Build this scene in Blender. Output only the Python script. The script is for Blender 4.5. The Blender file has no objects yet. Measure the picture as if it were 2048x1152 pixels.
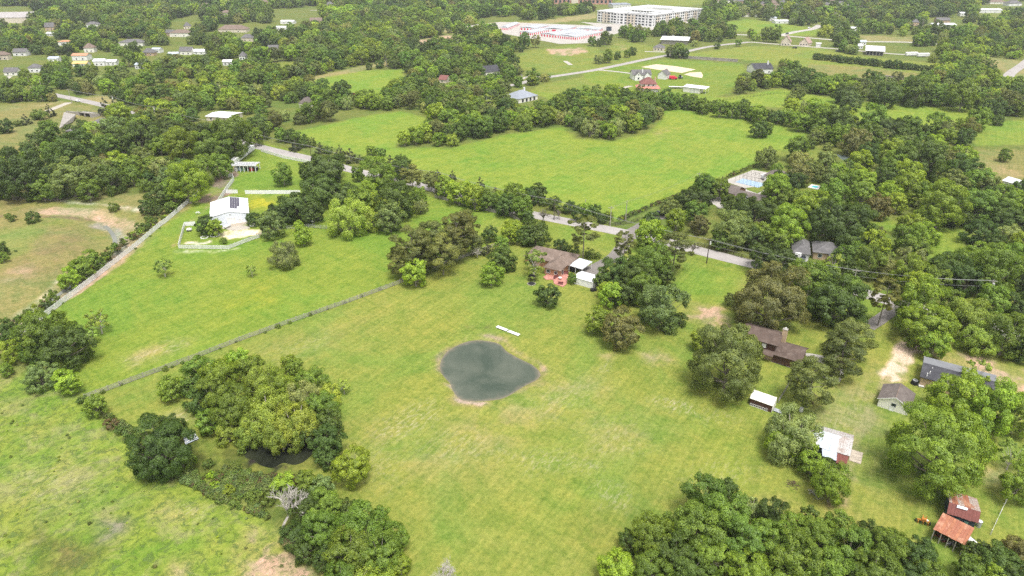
import bpy, bmesh, math, random
import numpy as np
from mathutils import Vector, Matrix

# ------------------------------------------------------------------ camera, world, sun, exposure
scene = bpy.context.scene
col = scene.collection
CAM_H = 100.0
PITCH = math.radians(27.0)
FPX = 1365.0                      # focal length in pixels of the 2048 px wide photograph
cam_data = bpy.data.cameras.new("camera")
cam = bpy.data.objects.new("camera", cam_data)
col.objects.link(cam)
cam.location = (0, 0, CAM_H)
cam.rotation_euler = (math.radians(90) - PITCH, 0, 0)
cam_data.sensor_width = 36.0
cam_data.lens = 36.0 * FPX / 2048.0
cam_data.clip_start = 0.5
cam_data.clip_end = 20000.0
scene.camera = cam

SUN_EL, SUN_AZ = math.radians(68), math.radians(160)   # azimuth from +Y (the view direction) towards +X
world = bpy.data.worlds.new("World")
scene.world = world
world.use_nodes = True
wn = world.node_tree
wn.nodes.clear()
w_out = wn.nodes.new("ShaderNodeOutputWorld")
w_bg = wn.nodes.new("ShaderNodeBackground")
w_sky = wn.nodes.new("ShaderNodeTexSky")
w_sky.sky_type = 'NISHITA'
w_sky.sun_disc = False
w_sky.sun_elevation = SUN_EL
w_sky.sun_rotation = SUN_AZ
w_sky.air_density = 1.0
w_sky.dust_density = 5.0
w_sky.ozone_density = 1.0
w_hs = wn.nodes.new("ShaderNodeHueSaturation")
w_hs.inputs['Saturation'].default_value = 0.12
wn.links.new(w_sky.outputs[0], w_hs.inputs['Color'])
wn.links.new(w_hs.outputs[0], w_bg.inputs[0])
w_bg.inputs[1].default_value = 0.13
wn.links.new(w_bg.outputs[0], w_out.inputs[0])

sun_data = bpy.data.lights.new("sun", 'SUN')
sun_data.energy = 1.5
sun_data.angle = math.radians(15)
sun_data.color = (1.0, 0.95, 0.88)
sun = bpy.data.objects.new("sun", sun_data)
col.objects.link(sun)
sun_dir = Vector((math.sin(SUN_AZ) * math.cos(SUN_EL), math.cos(SUN_AZ) * math.cos(SUN_EL), math.sin(SUN_EL)))
sun.rotation_euler = sun_dir.to_track_quat('Z', 'Y').to_euler()
sun.location = (0, 0, 300)

scene.view_settings.view_transform = 'Standard'
scene.view_settings.look = 'None'
scene.view_settings.gamma = 1.0
scene.view_settings.exposure = 0.98
scene.view_settings.use_curve_mapping = False
scene.cycles.max_bounces = 8
scene.cycles.diffuse_bounces = 5
scene.cycles.glossy_bounces = 2
scene.cycles.transmission_bounces = 5
scene.cycles.volume_bounces = 0
scene.cycles.transparent_max_bounces = 4
scene.cycles.use_denoising = False
try:
    scene.cycles.denoising_input_passes = 'RGB_ALBEDO_NORMAL'
    scene.cycles.denoising_prefilter = 'NONE'
except Exception:
    pass

# ------------------------------------------------------------------ pixel to ground
CP, SP = math.cos(PITCH), math.sin(PITCH)
def ray(px, py):
    a = (px - 1024.0) / FPX
    b = (576.0 - py) / FPX
    return (a, CP + b * SP, -SP + b * CP)
def P(px, py, z=0.0):
    """the point at height z that the photograph shows at this pixel"""
    r = ray(px, py)
    t = (CAM_H - z) / -r[2]
    return Vector((r[0] * t, r[1] * t, z))
def depth_at(v):
    """distance along the view axis, for sizes: metres per pixel = depth / FPX"""
    return v[1] * CP + (CAM_H - v[2]) * SP
def mpp(px, py):
    return depth_at(P(px, py)) / FPX
def PX(x, y, z=0.0):
    d = y * CP + (CAM_H - z) * SP
    return 1024 + FPX * x / d, 576 - FPX * (y * SP - (CAM_H - z) * CP) / d

# ------------------------------------------------------------------ tagging
def tag(o, label=None, cat=None, group=None, kind=None):
    if label: o['label'] = label
    if cat: o['category'] = cat
    if group: o['group'] = group
    if kind: o['kind'] = kind
    return o
def thing(name, label, cat, loc=(0, 0, 0), rz=0.0, group=None):
    o = bpy.data.objects.new(name, None)
    col.objects.link(o)
    o.empty_display_size = 0.5
    o.location = loc
    o.rotation_euler = (0, 0, rz)
    return tag(o, label, cat, group)
def mesh_obj(name, me, parent=None, mat=None):
    o = bpy.data.objects.new(name, me)
    col.objects.link(o)
    if parent is not None: o.parent = parent
    if mat is not None and len(me.materials) == 0: me.materials.append(mat)
    return o

# ------------------------------------------------------------------ materials
def new_mat(name):
    m = bpy.data.materials.new(name)
    m.use_nodes = True
    nt = m.node_tree
    b = nt.nodes['Principled BSDF']
    return m, nt, b
def N(nt, t, **kw):
    n = nt.nodes.new(t)
    for k, v in kw.items():
        if k.startswith('_'): setattr(n, k[1:], v)
        else: n.inputs[k].default_value = v
    return n
def L(nt, a, b): nt.links.new(a, b)
def mixc(nt, fac, a, b, blend='MIX'):
    n = nt.nodes.new('ShaderNodeMix'); n.data_type = 'RGBA'; n.blend_type = blend
    for s, v in ((n.inputs[0], fac), (n.inputs[6], a), (n.inputs[7], b)):
        if isinstance(v, bpy.types.NodeSocket): L(nt, v, s)
        elif isinstance(v, (int, float)): s.default_value = v
        else: s.default_value = (*v, 1.0)
    return n.outputs[2]
def maprange(nt, v, a, b, c=0.0, d=1.0):
    n = nt.nodes.new('ShaderNodeMapRange')
    L(nt, v, n.inputs[0])
    for i, x in enumerate((a, b, c, d)): n.inputs[i + 1].default_value = x
    return n.outputs[0]
def noise(nt, vec, scale, detail=2.0, rough=0.5, dist=0.0):
    n = nt.nodes.new('ShaderNodeTexNoise')
    n.inputs['Scale'].default_value = scale; n.inputs['Detail'].default_value = detail
    n.inputs['Roughness'].default_value = rough; n.inputs['Distortion'].default_value = dist
    if vec is not None: L(nt, vec, n.inputs['Vector'])
    return n.outputs['Fac']
def mapping(nt, vec, scale=(1, 1, 1), rot=(0, 0, 0), loc=(0, 0, 0)):
    n = nt.nodes.new('ShaderNodeMapping')
    n.inputs['Scale'].default_value = scale; n.inputs['Rotation'].default_value = rot; n.inputs['Location'].default_value = loc
    L(nt, vec, n.inputs['Vector'])
    return n.outputs[0]
_mats = {}
def surf(name, color, rough=0.7, var=0.18, vscale=0.6, stain=None, metal=0.0, streak=None, fine=8.0, spec=0.3):
    """plain painted, metal or masonry surface with blotches, fine grain and optional stains or run-down streaks"""
    if name in _mats: return _mats[name]
    m, nt, b = new_mat(name)
    geo = N(nt, 'ShaderNodeNewGeometry')
    pos = geo.outputs['Position']
    n1 = noise(nt, pos, vscale, 4.0, 0.6)
    n2 = noise(nt, pos, fine, 2.0, 0.6)
    dark = tuple(c * (1 - var) for c in color)
    light = tuple(min(1, c * (1 + var * 0.6)) for c in color)
    c = mixc(nt, maprange(nt, n1, 0.3, 0.7), dark, light)
    c = mixc(nt, maprange(nt, n2, 0.35, 0.65, 0.0, 0.35), c, tuple(x * 0.8 for x in color))
    if stain:
        n3 = noise(nt, mapping(nt, pos, streak or (1, 1, 1)), vscale * 1.3, 5.0, 0.65, 0.6)
        c = mixc(nt, maprange(nt, n3, 0.5, 0.68, 0.0, 0.85), c, stain)
    L(nt, c, b.inputs['Base Color'])
    b.inputs['Roughness'].default_value = rough
    b.inputs['Metallic'].default_value = metal
    b.inputs['Specular IOR Level'].default_value = spec
    bp = N(nt, 'ShaderNodeBump', Strength=0.25, Distance=0.03)
    L(nt, n2, bp.inputs['Height']); L(nt, bp.outputs[0], b.inputs['Normal'])
    _mats[name] = m
    return m
# ------------------------------------------------------------------ ground sheet
def vnoise(x, y, seed=0):
    xi = np.floor(x).astype(np.int64); yi = np.floor(y).astype(np.int64)
    xf = x - xi; yf = y - yi
    def h(a, b):
        n = (a * 374761393 + b * 668265263 + seed * 974634777) & 0xffffffff
        n = ((n ^ (n >> 13)) * 1274126177) & 0xffffffff
        return ((n ^ (n >> 16)) & 0xffff) / 65535.0
    u = xf * xf * (3 - 2 * xf); v = yf * yf * (3 - 2 * yf)
    return (h(xi, yi) * (1 - u) + h(xi + 1, yi) * u) * (1 - v) + (h(xi, yi + 1) * (1 - u) + h(xi + 1, yi + 1) * u) * v
def fbm(x, y, s, seed=0, o=4):
    t = 0; a = 0.5; w = 0
    for i in range(o):
        t = t + a * vnoise(x / s, y / s, seed + i * 17); w += a
        a *= 0.55; s *= 0.5
    return t / w
def smooth(t):
    t = np.clip(t, 0, 1); return t * t * (3 - 2 * t)
def poly_dist(X, Y, pts):
    """signed distance (positive inside) of points to a polygon"""
    n = len(pts); inside = np.zeros(X.shape, bool); d2 = np.full(X.shape, 1e18)
    for i in range(n):
        x1, y1 = pts[i]; x2, y2 = pts[(i + 1) % n]
        if y1 != y2:
            c = ((y1 > Y) != (y2 > Y)) & (X < (x2 - x1) * (Y - y1) / (y2 - y1) + x1)
            inside ^= c
        dx, dy = x2 - x1, y2 - y1
        t = np.clip(((X - x1) * dx + (Y - y1) * dy) / (dx * dx + dy * dy + 1e-9), 0, 1)
        d2 = np.minimum(d2, (X - x1 - t * dx) ** 2 + (Y - y1 - t * dy) ** 2)
    d = np.sqrt(d2)
    return np.where(inside, d, -d)
def line_dist(X, Y, pts):
    d2 = np.full(X.shape, 1e18)
    for (x1, y1), (x2, y2) in zip(pts[:-1], pts[1:]):
        dx, dy = x2 - x1, y2 - y1
        t = np.clip(((X - x1) * dx + (Y - y1) * dy) / (dx * dx + dy * dy + 1e-9), 0, 1)
        d2 = np.minimum(d2, (X - x1 - t * dx) ** 2 + (Y - y1 - t * dy) ** 2)
    return np.sqrt(d2)
def G(pts): return [tuple(P(a, b)[:2]) for a, b in pts]
def spline(pts, k=6):
    """Catmull-Rom through the points"""
    out = []
    n = len(pts)
    for i in range(n - 1):
        p0 = pts[max(i - 1, 0)]; p1 = pts[i]; p2 = pts[i + 1]; p3 = pts[min(i + 2, n - 1)]
        for j in range(k):
            t = j / k
            out.append(tuple(0.5 * ((2 * p1[c]) + (-p0[c] + p2[c]) * t + (2 * p0[c] - 5 * p1[c] + 4 * p2[c] - p3[c]) * t * t + (-p0[c] + 3 * p1[c] - 3 * p2[c] + p3[c]) * t ** 3) for c in range(2)))
    out.append(tuple(pts[-1][:2]))
    return out

POND_PX = [(877,742),(876,725),(885,705),(905,690),(935,678),(965,676),(1000,683),(1016,698),(1040,712),(1070,727),(1085,744),(1078,757),(1050,772),(1015,793),(985,800),(940,802),(915,796),(902,780),(896,765),(886,754)]
pond = G(POND_PX); pond = spline(pond + [pond[0]], 5)[:-1]
CREEK_PX = [(206,440),(216,449),(226,466),(222,486),(200,508),(170,532),(120,570),(60,612),(-40,680),(-150,760)]
creek = spline(G(CREEK_PX), 5)
CHAN_PX = [(-80,340),(0,318),(60,292),(110,262),(160,232)]
chan = spline(G(CHAN_PX), 4)
CULV_PX = [(150,258),(172,236)]

def ground_z(X, Y):
    z = np.zeros_like(X)
    # pond basin
    m = (np.abs(X + 8) < 40) & (Y > 120) & (Y < 210)
    if m.any():
        d = poly_dist(X[m], Y[m], pond)
        z[m] += -1.6 * smooth((d + 1.3) / 5.0) + 0.25 * np.exp(-((d + 3.5) / 2.2) ** 2)
    m = (X < -80) & (Y < 420) & (Y > 120)
    if m.any():
        d = line_dist(X[m], Y[m], creek)
        z[m] += -2.6 * smooth(1 - d / 17.0)
    m = (X < -150) & (Y > 300) & (Y < 620)
    if m.any():
        d = line_dist(X[m], Y[m], chan)
        z[m] += -2.4 * smooth(1 - (d - 4.0) / 11.0)
    return z

FLOOR = (0.150, 0.185, 0.055)
LAWN = (0.208, 0.256, 0.062)
BRIGHT = (0.186, 0.264, 0.048)
FIELD = (0.200, 0.285, 0.052)
MEADOW = (0.185, 0.265, 0.048)
DITCH = (0.230, 0.225, 0.085)
DRY = (0.310, 0.280, 0.130)
DIRT = (0.460, 0.340, 0.235)
BROWN = (0.190, 0.150, 0.080)
SAND = (0.80, 0.70, 0.52)
PALE = (0.62, 0.57, 0.46)
MUD = (0.10, 0.095, 0.060)
GREYG = (0.30, 0.30, 0.26)

# open land: (polygon in photo pixels, colour, soft edge m, strength, also keeps the woods out)
ZONES = [
 ('fwd', [(-400,395),(-100,395),(0,378),(120,385),(280,385),(370,395),(410,410),(330,470),(30,668),(-300,900)], DITCH, 3, 1, 1),
 ('fwd', [(-60,560),(-60,470),(60,452),(92,462),(60,500),(10,530)], (0.21,0.25,0.09), 3, .9, 1),
 ('paddock', [(30,672),(400,398),(460,312),(530,285),(640,318),(740,350),(880,398),(1020,425),(1045,470),(800,568),(170,797),(100,740)], BRIGHT, 2, 1, 1),
 ('lawn', [(170,797),(480,685),(800,566),(940,520),(1020,470),(1050,440),(1130,432),(1300,470),(1500,530),(1700,580),(1830,620),(2200,760),(2400,1400),(600,1500),(700,1000),(420,930),(280,878),(212,830)], LAWN, 1.5, 1, 1),
 ('meadow', [(-500,700),(0,730),(100,775),(170,802),(280,885),(520,1020),(640,1152),(760,1600),(-900,1600)], MEADOW, 2, 1, 1),
 ('verge', [(1010,430),(1200,465),(1500,520),(1700,560),(1850,600),(1780,640),(1640,600),(1400,530),(1260,505),(1010,460)], (0.18,0.25,0.05), 2, .8, 1),
 ('strip', [(1385,530),(1480,545),(1460,620),(1360,600),(1340,570)], BRIGHT, 3, .8, 1),
 ('bigfield', [(556,268),(640,252),(740,230),(800,222),(850,235),(858,262),(810,275),(790,296),(900,297),(1000,272),(1125,254),(1150,278),(1225,282),(1290,268),(1328,235),(1322,210),(1400,222),(1500,238),(1625,262),(1600,285),(1560,315),(1500,340),(1240,440),(1190,432),(1100,402),(960,372),(850,345),(740,315),(640,290)], FIELD, 2, 1, 1),
 ('backfield', [(612,160),(720,142),(806,138),(812,170),(760,200),(700,190),(640,172)], FIELD, 2, 1, 1),
 ('backverge', [(480,180),(560,168),(620,155),(770,122),(775,130),(640,158),(500,190)], DRY, 3, .8, 1),
 ('rfield', [(1340,186),(1450,196),(1560,178),(1700,203),(1940,216),(1942,240),(1850,262),(1700,238),(1560,215),(1420,206)], FIELD, 2, 1, 1),
 ('rfield2', [(1868,300),(1950,298),(2100,300),(2150,370),(2010,372),(1950,345),(1900,318)], DITCH, 2, .8, 1),
 ('rfield3', [(1940,250),(2048,238),(2200,235),(2200,285),(1950,292)], FIELD, 2, .8, 1),
 ('yard', [(1075,170),(1130,160),(1190,150),(1240,152),(1250,185),(1150,190),(1070,192),(1060,182)], LAWN, 2, .8, 1),
 ('yard', [(1110,205),(1060,182),(1120,187),(1122,212),(1080,222)], BRIGHT, 2, .9, 1),
 ('yard2', [(1160,140),(1330,118),(1480,125),(1500,150),(1460,185),(1420,198),(1330,190),(1250,182),(1180,165)], BRIGHT, 2, .8, 1),
 ('rstrip', [(1340,112),(1500,92),(1640,96),(1700,110),(1900,130),(1850,146),(1730,150),(1630,140),(1480,120)], LAWN, 2, 1, 1),
 ('rstrip2', [(1620,128),(1740,135),(1860,150),(1850,165),(1690,170),(1600,155)], DITCH, 2, .9, 1),
 ('farfield', [(1060,100),(1160,88),(1200,98),(1180,140),(1120,150),(1040,140),(1024,115)], LAWN, 2, .8, 1),
 ('yard3', [(1240,82),(1300,92),(1340,104),(1260,130),(1190,140),(1150,132),(1210,100)], LAWN, 3, .7, 1),
 ('farfield2', [(1440,45),(1500,38),(1640,58),(1640,72),(1560,70),(1470,62)], FIELD, 3, .9, 1),
 ('farfield3', [(1240,-8),(1500,-9),(1490,6),(1340,12),(1230,6)], LAWN, 3, .9, 1),
 ('clear', [(1690,424),(1722,446),(1780,436),(1822,455),(1768,480),(1740,492),(1715,478),(1700,455)], BRIGHT, 3, .9, 1),
 ('clear2', [(1830,462),(1905,448),(1945,470),(1930,510),(1880,520),(1820,505)], BRIGHT, 3, .9, 1),
 ('lot', [(820,84),(895,70),(945,78),(880,86),(832,90)], DIRT, 2, 1, 1),
 ('canal', [(880,60),(975,46),(1080,42),(1190,26),(1194,36),(1080,50),(975,56),(890,66)], DRY, 3, 1, 1),
 ('leftlawn', [(-60,312),(-60,215),(60,205),(130,205),(190,215),(240,232),(215,255),(180,268),(130,290),(60,312),(0,314)], DITCH, 3, 1, 1),
 ('leftlawn2', [(60,290),(150,272),(165,285),(130,300),(60,318)], LAWN, 3, .9, 1),
 ('lawnl', [(240,306),(300,290),(330,300),(300,322),(280,330),(250,322)], LAWN, 3, .8, 1),
 ('ydl', [(455,225),(480,228),(478,262),(455,265)], BRIGHT, 2, .8, 1),
 ('verge2', [(160,196),(225,190),(240,205),(180,212)], DRY, 2, .8, 1),
 ('gap1', [(262,162),(300,158),(300,166),(268,168)], LAWN, 2, .8, 1),
 ('gap2', [(290,178),(345,172),(348,180),(296,190)], LAWN, 2, .7, 1),
 ('gap3', [(510,130),(600,122),(605,136),(520,142)], LAWN, 3, .7, 1),
 ('far4', [(1930,110),(2048,122),(2100,130),(2100,160),(2040,165),(2000,140)], DRY, 4, .7, 1),
 ('far5', [(1720,70),(1830,75),(1830,84),(1730,84)], DRY, 3, .7, 1),
 ('far6', [(1930,30),(2060,20),(2080,60),(1950,66)], LAWN, 6, .5, 0),
 ('yard4', [(1560,300),(1640,290),(1660,330),(1640,400),(1540,400),(1420,410),(1400,392),(1490,335)], (0.17,0.22,0.055), 3, .9, 0),
 ('yard5', [(1370,440),(1440,430),(1500,500),(1460,510),(1380,480)], (0.17,0.20,0.06), 4, .6, 0),
]
# things painted on the land by use: (kind, pts, colour, width m or None, soft edge, strength)
PATCH = [
 ('l', [(100,421),(190,424),(232,436),(258,456),(254,486),(230,512),(198,540)], DIRT, 4.0, 1.6, 1.15),
 ('l', [(60,440),(150,452),(196,468),(206,486),(190,505),(140,545),(60,600)], (0.20,0.25,0.075), 3.0, 5, .5),
 ('l', [(60,408),(180,414),(262,432),(286,462),(268,500),(225,535)], (0.21,0.25,0.08), 3.0, 4, .5),
 ('l', [(-20,430),(90,434),(180,434)], (0.20,0.15,0.09), .6, 1, .8),
 ('l', [(50,421),(78,421)], DIRT, 2, 2.5, .5),
 ('l', [(196,540),(140,580),(60,625),(0,662),(-60,705)], DIRT, 3.2, 1.6, 1.15),
 ('l', [(-10,393),(60,398),(140,402),(225,410),(285,418)], PALE, 1.0, 1.4, .65),
 ('l', [(185,442),(222,450),(236,470),(225,500),(180,540),(100,592),(0,655)], GREYG, 2.0, 2.0, .8),
 ('p', [(110,455),(180,440),(185,470),(120,530),(30,560),(20,545)], BROWN, None, 9, .40),
 ('l', [(130,540),(80,580),(20,625)], PALE, 1.2, 2, .5),
 ('p', [(20,540),(60,530),(50,550),(15,560)], DIRT, None, 4, .5),
 ('l', [(455,335),(448,365),(428,392),(420,402)], (0.26,0.20,0.15), 4.5, 1.5, 1),
 ('l', [(425,402),(400,425),(370,455)], DRY, .8, .8, .5),
 ('p', [(438,467),(470,457),(530,458),(528,466),(460,477)], SAND, None, 1, 1),
 ('p', [(445,470),(462,466),(455,478)], SAND, None, 1, .8),
 ('l', [(375,485),(400,488),(425,482)], PALE, 1, 1, .8),
 ('l', [(355,500),(430,502),(470,497)], PALE, .7, .9, .6),
 ('l', [(352,490),(362,460),(368,450)], DRY, .6, .8, .6),
 ('p', [(500,395),(545,398),(545,420),(500,412)], (0.42,0.40,0.03), None, 5, .55),
 ('p', [(255,715),(330,680),(375,680),(340,700),(270,730)], DRY, None, 5, .55),
 ('p', [(440,610),(520,570),(560,590),(480,640)], (0.28,0.30,0.04), None, 10, .45),
 ('p', [(900,470),(1000,440),(1010,452),(950,475)], DRY, None, 4, .3),
 ('p', [(545,680),(600,662),(610,680),(560,690)], BROWN, None, 9, .30),
 ('p', [(560,700),(660,640),(760,600),(800,640),(700,700),(600,730)], DRY, None, 18, .32),
 ('p', [(760,640),(1000,600),(1100,650),(860,660)], (0.26,0.28,0.07), None, 15, .35),
 ('p', [(330,835),(360,822),(400,835),(370,855)], DIRT, None, 5, .30),
 # pond rim
 ('p', [(868,745),(868,722),(880,698),(905,682),(940,668),(975,668),(1010,676),(1030,695),(1065,715),(1094,742),(1086,765),(1052,785),(1015,803),(980,812),(930,815),(900,808),(885,785)], (0.27,0.265,0.10), None, 1.2, .7),
 ('l', [(893,765),(905,785),(925,800),(975,803)], (0.42,0.35,0.28), .6, 1.2, .9),
 ('l', [(877,742),(878,722),(890,700),(930,677)], (0.30,0.24,0.15), .4, 1.0, .8),
 ('l', [(960,674),(1000,682),(1018,698),(1060,722),(1084,745)], (0.34,0.27,0.19), .5, 1.0, .85),
 ('p', [(932,655),(978,655),(975,662),(935,662)], BROWN, None, 2, .5),
 # bare places in the lawn
 ('p', [(1378,610),(1440,618),(1465,650),(1430,660),(1380,632)], DIRT, None, 4, .75),
 ('p', [(1290,706),(1335,715),(1345,728),(1310,730)], DIRT, None, 3, .5),
 ('p', [(1200,712),(1225,712),(1220,722)], DIRT, None, 3, .4),
 ('p', [(750,870),(960,880),(1000,960),(880,1000),(760,900)], DRY, None, 16, .45),
 ('p', [(1080,760),(1190,770),(1150,800),(1060,830),(1000,870),(960,850)], DRY, None, 12, .55),
 ('p', [(1180,860),(1300,830),(1340,880),(1240,930),(1190,910)], DRY, None, 12, .5),
 ('p', [(1230,1000),(1350,1010),(1340,1060),(1200,1100),(1180,1140),(1150,1120)], BROWN, None, 14, .42),
 ('p', [(1000,1000),(1200,940),(1250,990),(1100,1080),(980,1060)], (0.17,0.26,0.045), None, 22, .5),
 ('p', [(960,1060),(1040,1040),(1060,1120),(940,1180)], DRY, None, 20, .3),
 ('p', [(850,1000),(920,960),(960,1010),(880,1060)], (0.17,0.25,0.05), None, 14, .45),
 ('p', [(1400,860),(1520,840),(1560,920),(1500,990),(1400,930)], (0.17,0.26,0.045), None, 22, .5),
 ('p', [(1530,1000),(1580,1010),(1640,1030),(1600,1040),(1540,1025)], DRY, None, 4, .8),
 ('p', [(1640,860),(1740,800),(1780,850),(1740,960),(1700,1000),(1720,1080),(1640,1020),(1690,940)], DRY, None, 18, .42),
 ('p', [(1660,800),(1760,740),(1750,810),(1700,860),(1640,850)], DRY, None, 14, .55),
 # tracks
 ('l', [(1828,690),(1805,712),(1790,735),(1778,752)], (0.62,0.52,0.40), 2.6, 1.5, 1),
 ('l', [(1846,670),(1830,688)], (0.50,0.42,0.33), 1.8, 1.5, .9),
 ('p', [(1880,715),(1940,712),(2060,750),(2080,790),(2000,765),(1900,735)], DIRT, None, 4, .75),
 ('p', [(1965,930),(2010,920),(2020,960),(1980,970)], DIRT, None, 5, .4),
 ('l', [(1480,560),(1500,600),(1470,640)], DRY, 1, 3, .3),
 ('l', [(1650,740),(1700,700),(1780,640)], (0.24,0.28,0.07), 2, 2, .5),
 ('l', [(1778,752),(1750,800),(1722,870),(1700,940),(1690,1000)], DRY, .55, .9, .7),
 ('l', [(1768,752),(1738,800),(1708,870),(1684,940),(1672,1000)], DRY, .55, .9, .7),
 ('l', [(1500,960),(1560,880),(1600,800)], DRY, .5, 1.2, .35),
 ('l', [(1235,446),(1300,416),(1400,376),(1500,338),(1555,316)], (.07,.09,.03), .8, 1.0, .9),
 # meadow
 ('p', [(0,745),(30,740),(60,790),(20,830),(-20,810)], DRY, None, 6, .5),
 ('p', [(0,890),(60,870),(140,940),(200,990),(120,1010),(0,960)], DRY, None, 14, .55),
 ('p', [(190,1040),(235,1045),(230,1070),(195,1085)], (0.24,0.22,0.20), None, 3, .6),
 ('p', [(80,1070),(150,1090),(190,1110),(150,1150),(90,1120)], (0.13,0.12,0.05), None, 7, .65),
 ('p', [(480,1105),(512,1075),(560,1090),(620,1150),(640,1230),(520,1200)], (0.42,0.32,0.22), None, 5, .85),
 ('p', [(350,1130),(380,1125),(390,1160),(360,1170)], DIRT, None, 4, .5),
 ('p', [(310,1025),(340,1015),(390,1030),(350,1040)], DIRT, None, 4, .5),
 ('l', [(140,870),(215,915),(290,990),(390,1070),(470,1150)], (0.26,0.30,0.08), .7, .8, .5),
 ('l', [(160,868),(235,910),(310,985),(405,1062),(490,1140)], (0.26,0.30,0.08), .7, .8, .5),
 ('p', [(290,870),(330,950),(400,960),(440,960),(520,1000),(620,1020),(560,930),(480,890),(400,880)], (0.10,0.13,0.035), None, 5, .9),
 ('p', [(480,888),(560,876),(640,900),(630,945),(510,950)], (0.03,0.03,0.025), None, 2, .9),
 ('p', [(180,800),(215,835),(270,880),(285,900),(240,880),(195,840)], (0.13,0.12,0.05), None, 1.5, .7),
 # fields behind
 ('l', [(720,262),(730,275),(760,287)], (0.22,0.27,0.07), .8, 1, .5),
 ('p', [(1100,300),(1250,285),(1350,260),(1450,300),(1300,330),(1150,340)], (0.22,0.26,0.06), None, 30, .35),
 ('p', [(1300,262),(1350,255),(1340,270),(1310,275)], DRY, None, 6, .5),
 ('p', [(880,300),(1000,290),(1060,330),(960,340)], (0.15,0.24,0.04), None, 25, .4),
 ('p', [(690,78),(760,70),(770,76),(700,82)], DRY, None, 4, .6),
 ('l', [(1540,100),(1700,120),(1850,145)], BROWN, 4, 6, .35),
 ('l', [(1360,118),(1500,128),(1640,148),(1720,158)], (0.16,0.17,0.07), 3, 4, .6),
 ('p', [(1235,88),(1260,92),(1262,102),(1240,100)], DRY, None, 3, .5),
 ('p', [(1095,98),(1170,96),(1175,104),(1130,112),(1100,108)], DIRT, None, 2, .9),
 ('l', [(10,340),(50,320),(80,300)], PALE, 1.2, 1.5, .7),
 ('l', [(0,222),(40,215),(90,210),(118,204)], DRY, 2, 3, .7),
 ('p', [(300,330),(325,322),(360,330),(350,341),(320,340)], (0.22,0.12,0.07), None, 1, .95),
 ('p', [(1880,310),(1990,330),(2040,340),(2040,355),(1960,345)], (0.32,0.27,0.13), None, 12, .6),
]
BARE = [([(1300,798),(1332,797),(1392,818),(1386,829),(1340,821)], .8, 2), ([(1190,737),(1216,725),(1216,742),(1195,748)], .7, 2), ([(770,845),(850,808),(864,835),(800,865),(755,872)], .75, 6),
 ([(900,868),(960,872),(985,905),(900,915),(850,890)], .5, 9), ([(1020,918),(1120,905),(1150,918),(1060,936)], .7, 5), ([(1200,970),(1236,980),(1245,1008),(1215,1004)], .75, 4), ([(1150,910),(1195,915),(1190,935),(1160,930)], .6, 4),
 ([(1100,790),(1190,770),(1160,800),(1080,830)], .5, 8), ([(1400,820),(1470,835),(1460,845),(1400,835)], .5, 5), ([(690,900),(780,920),(760,960),(700,930)], .45, 9), ([(1180,860),(1240,850),(1260,900),(1200,905)], .5, 9),
 ([(1440,930),(1480,940),(1400,1000),(1380,990)], .45, 8), ([(430,800),(470,790),(460,815)], .5, 5), ([(330,838),(365,825),(380,845),(345,855)], .7, 4), ([(550,700),(640,660),(650,680),(570,715)], .4, 7),
 ([(1650,840),(1720,800),(1700,880),(1660,900)], .5, 9), ([(260,715),(340,682),(372,685),(330,705),(275,728)], .7, 5), ([(350,1020),(400,1030),(380,1050)], .8, 4), ([(40,950),(140,930),(180,990),(90,1000)], .5, 9)]
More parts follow.
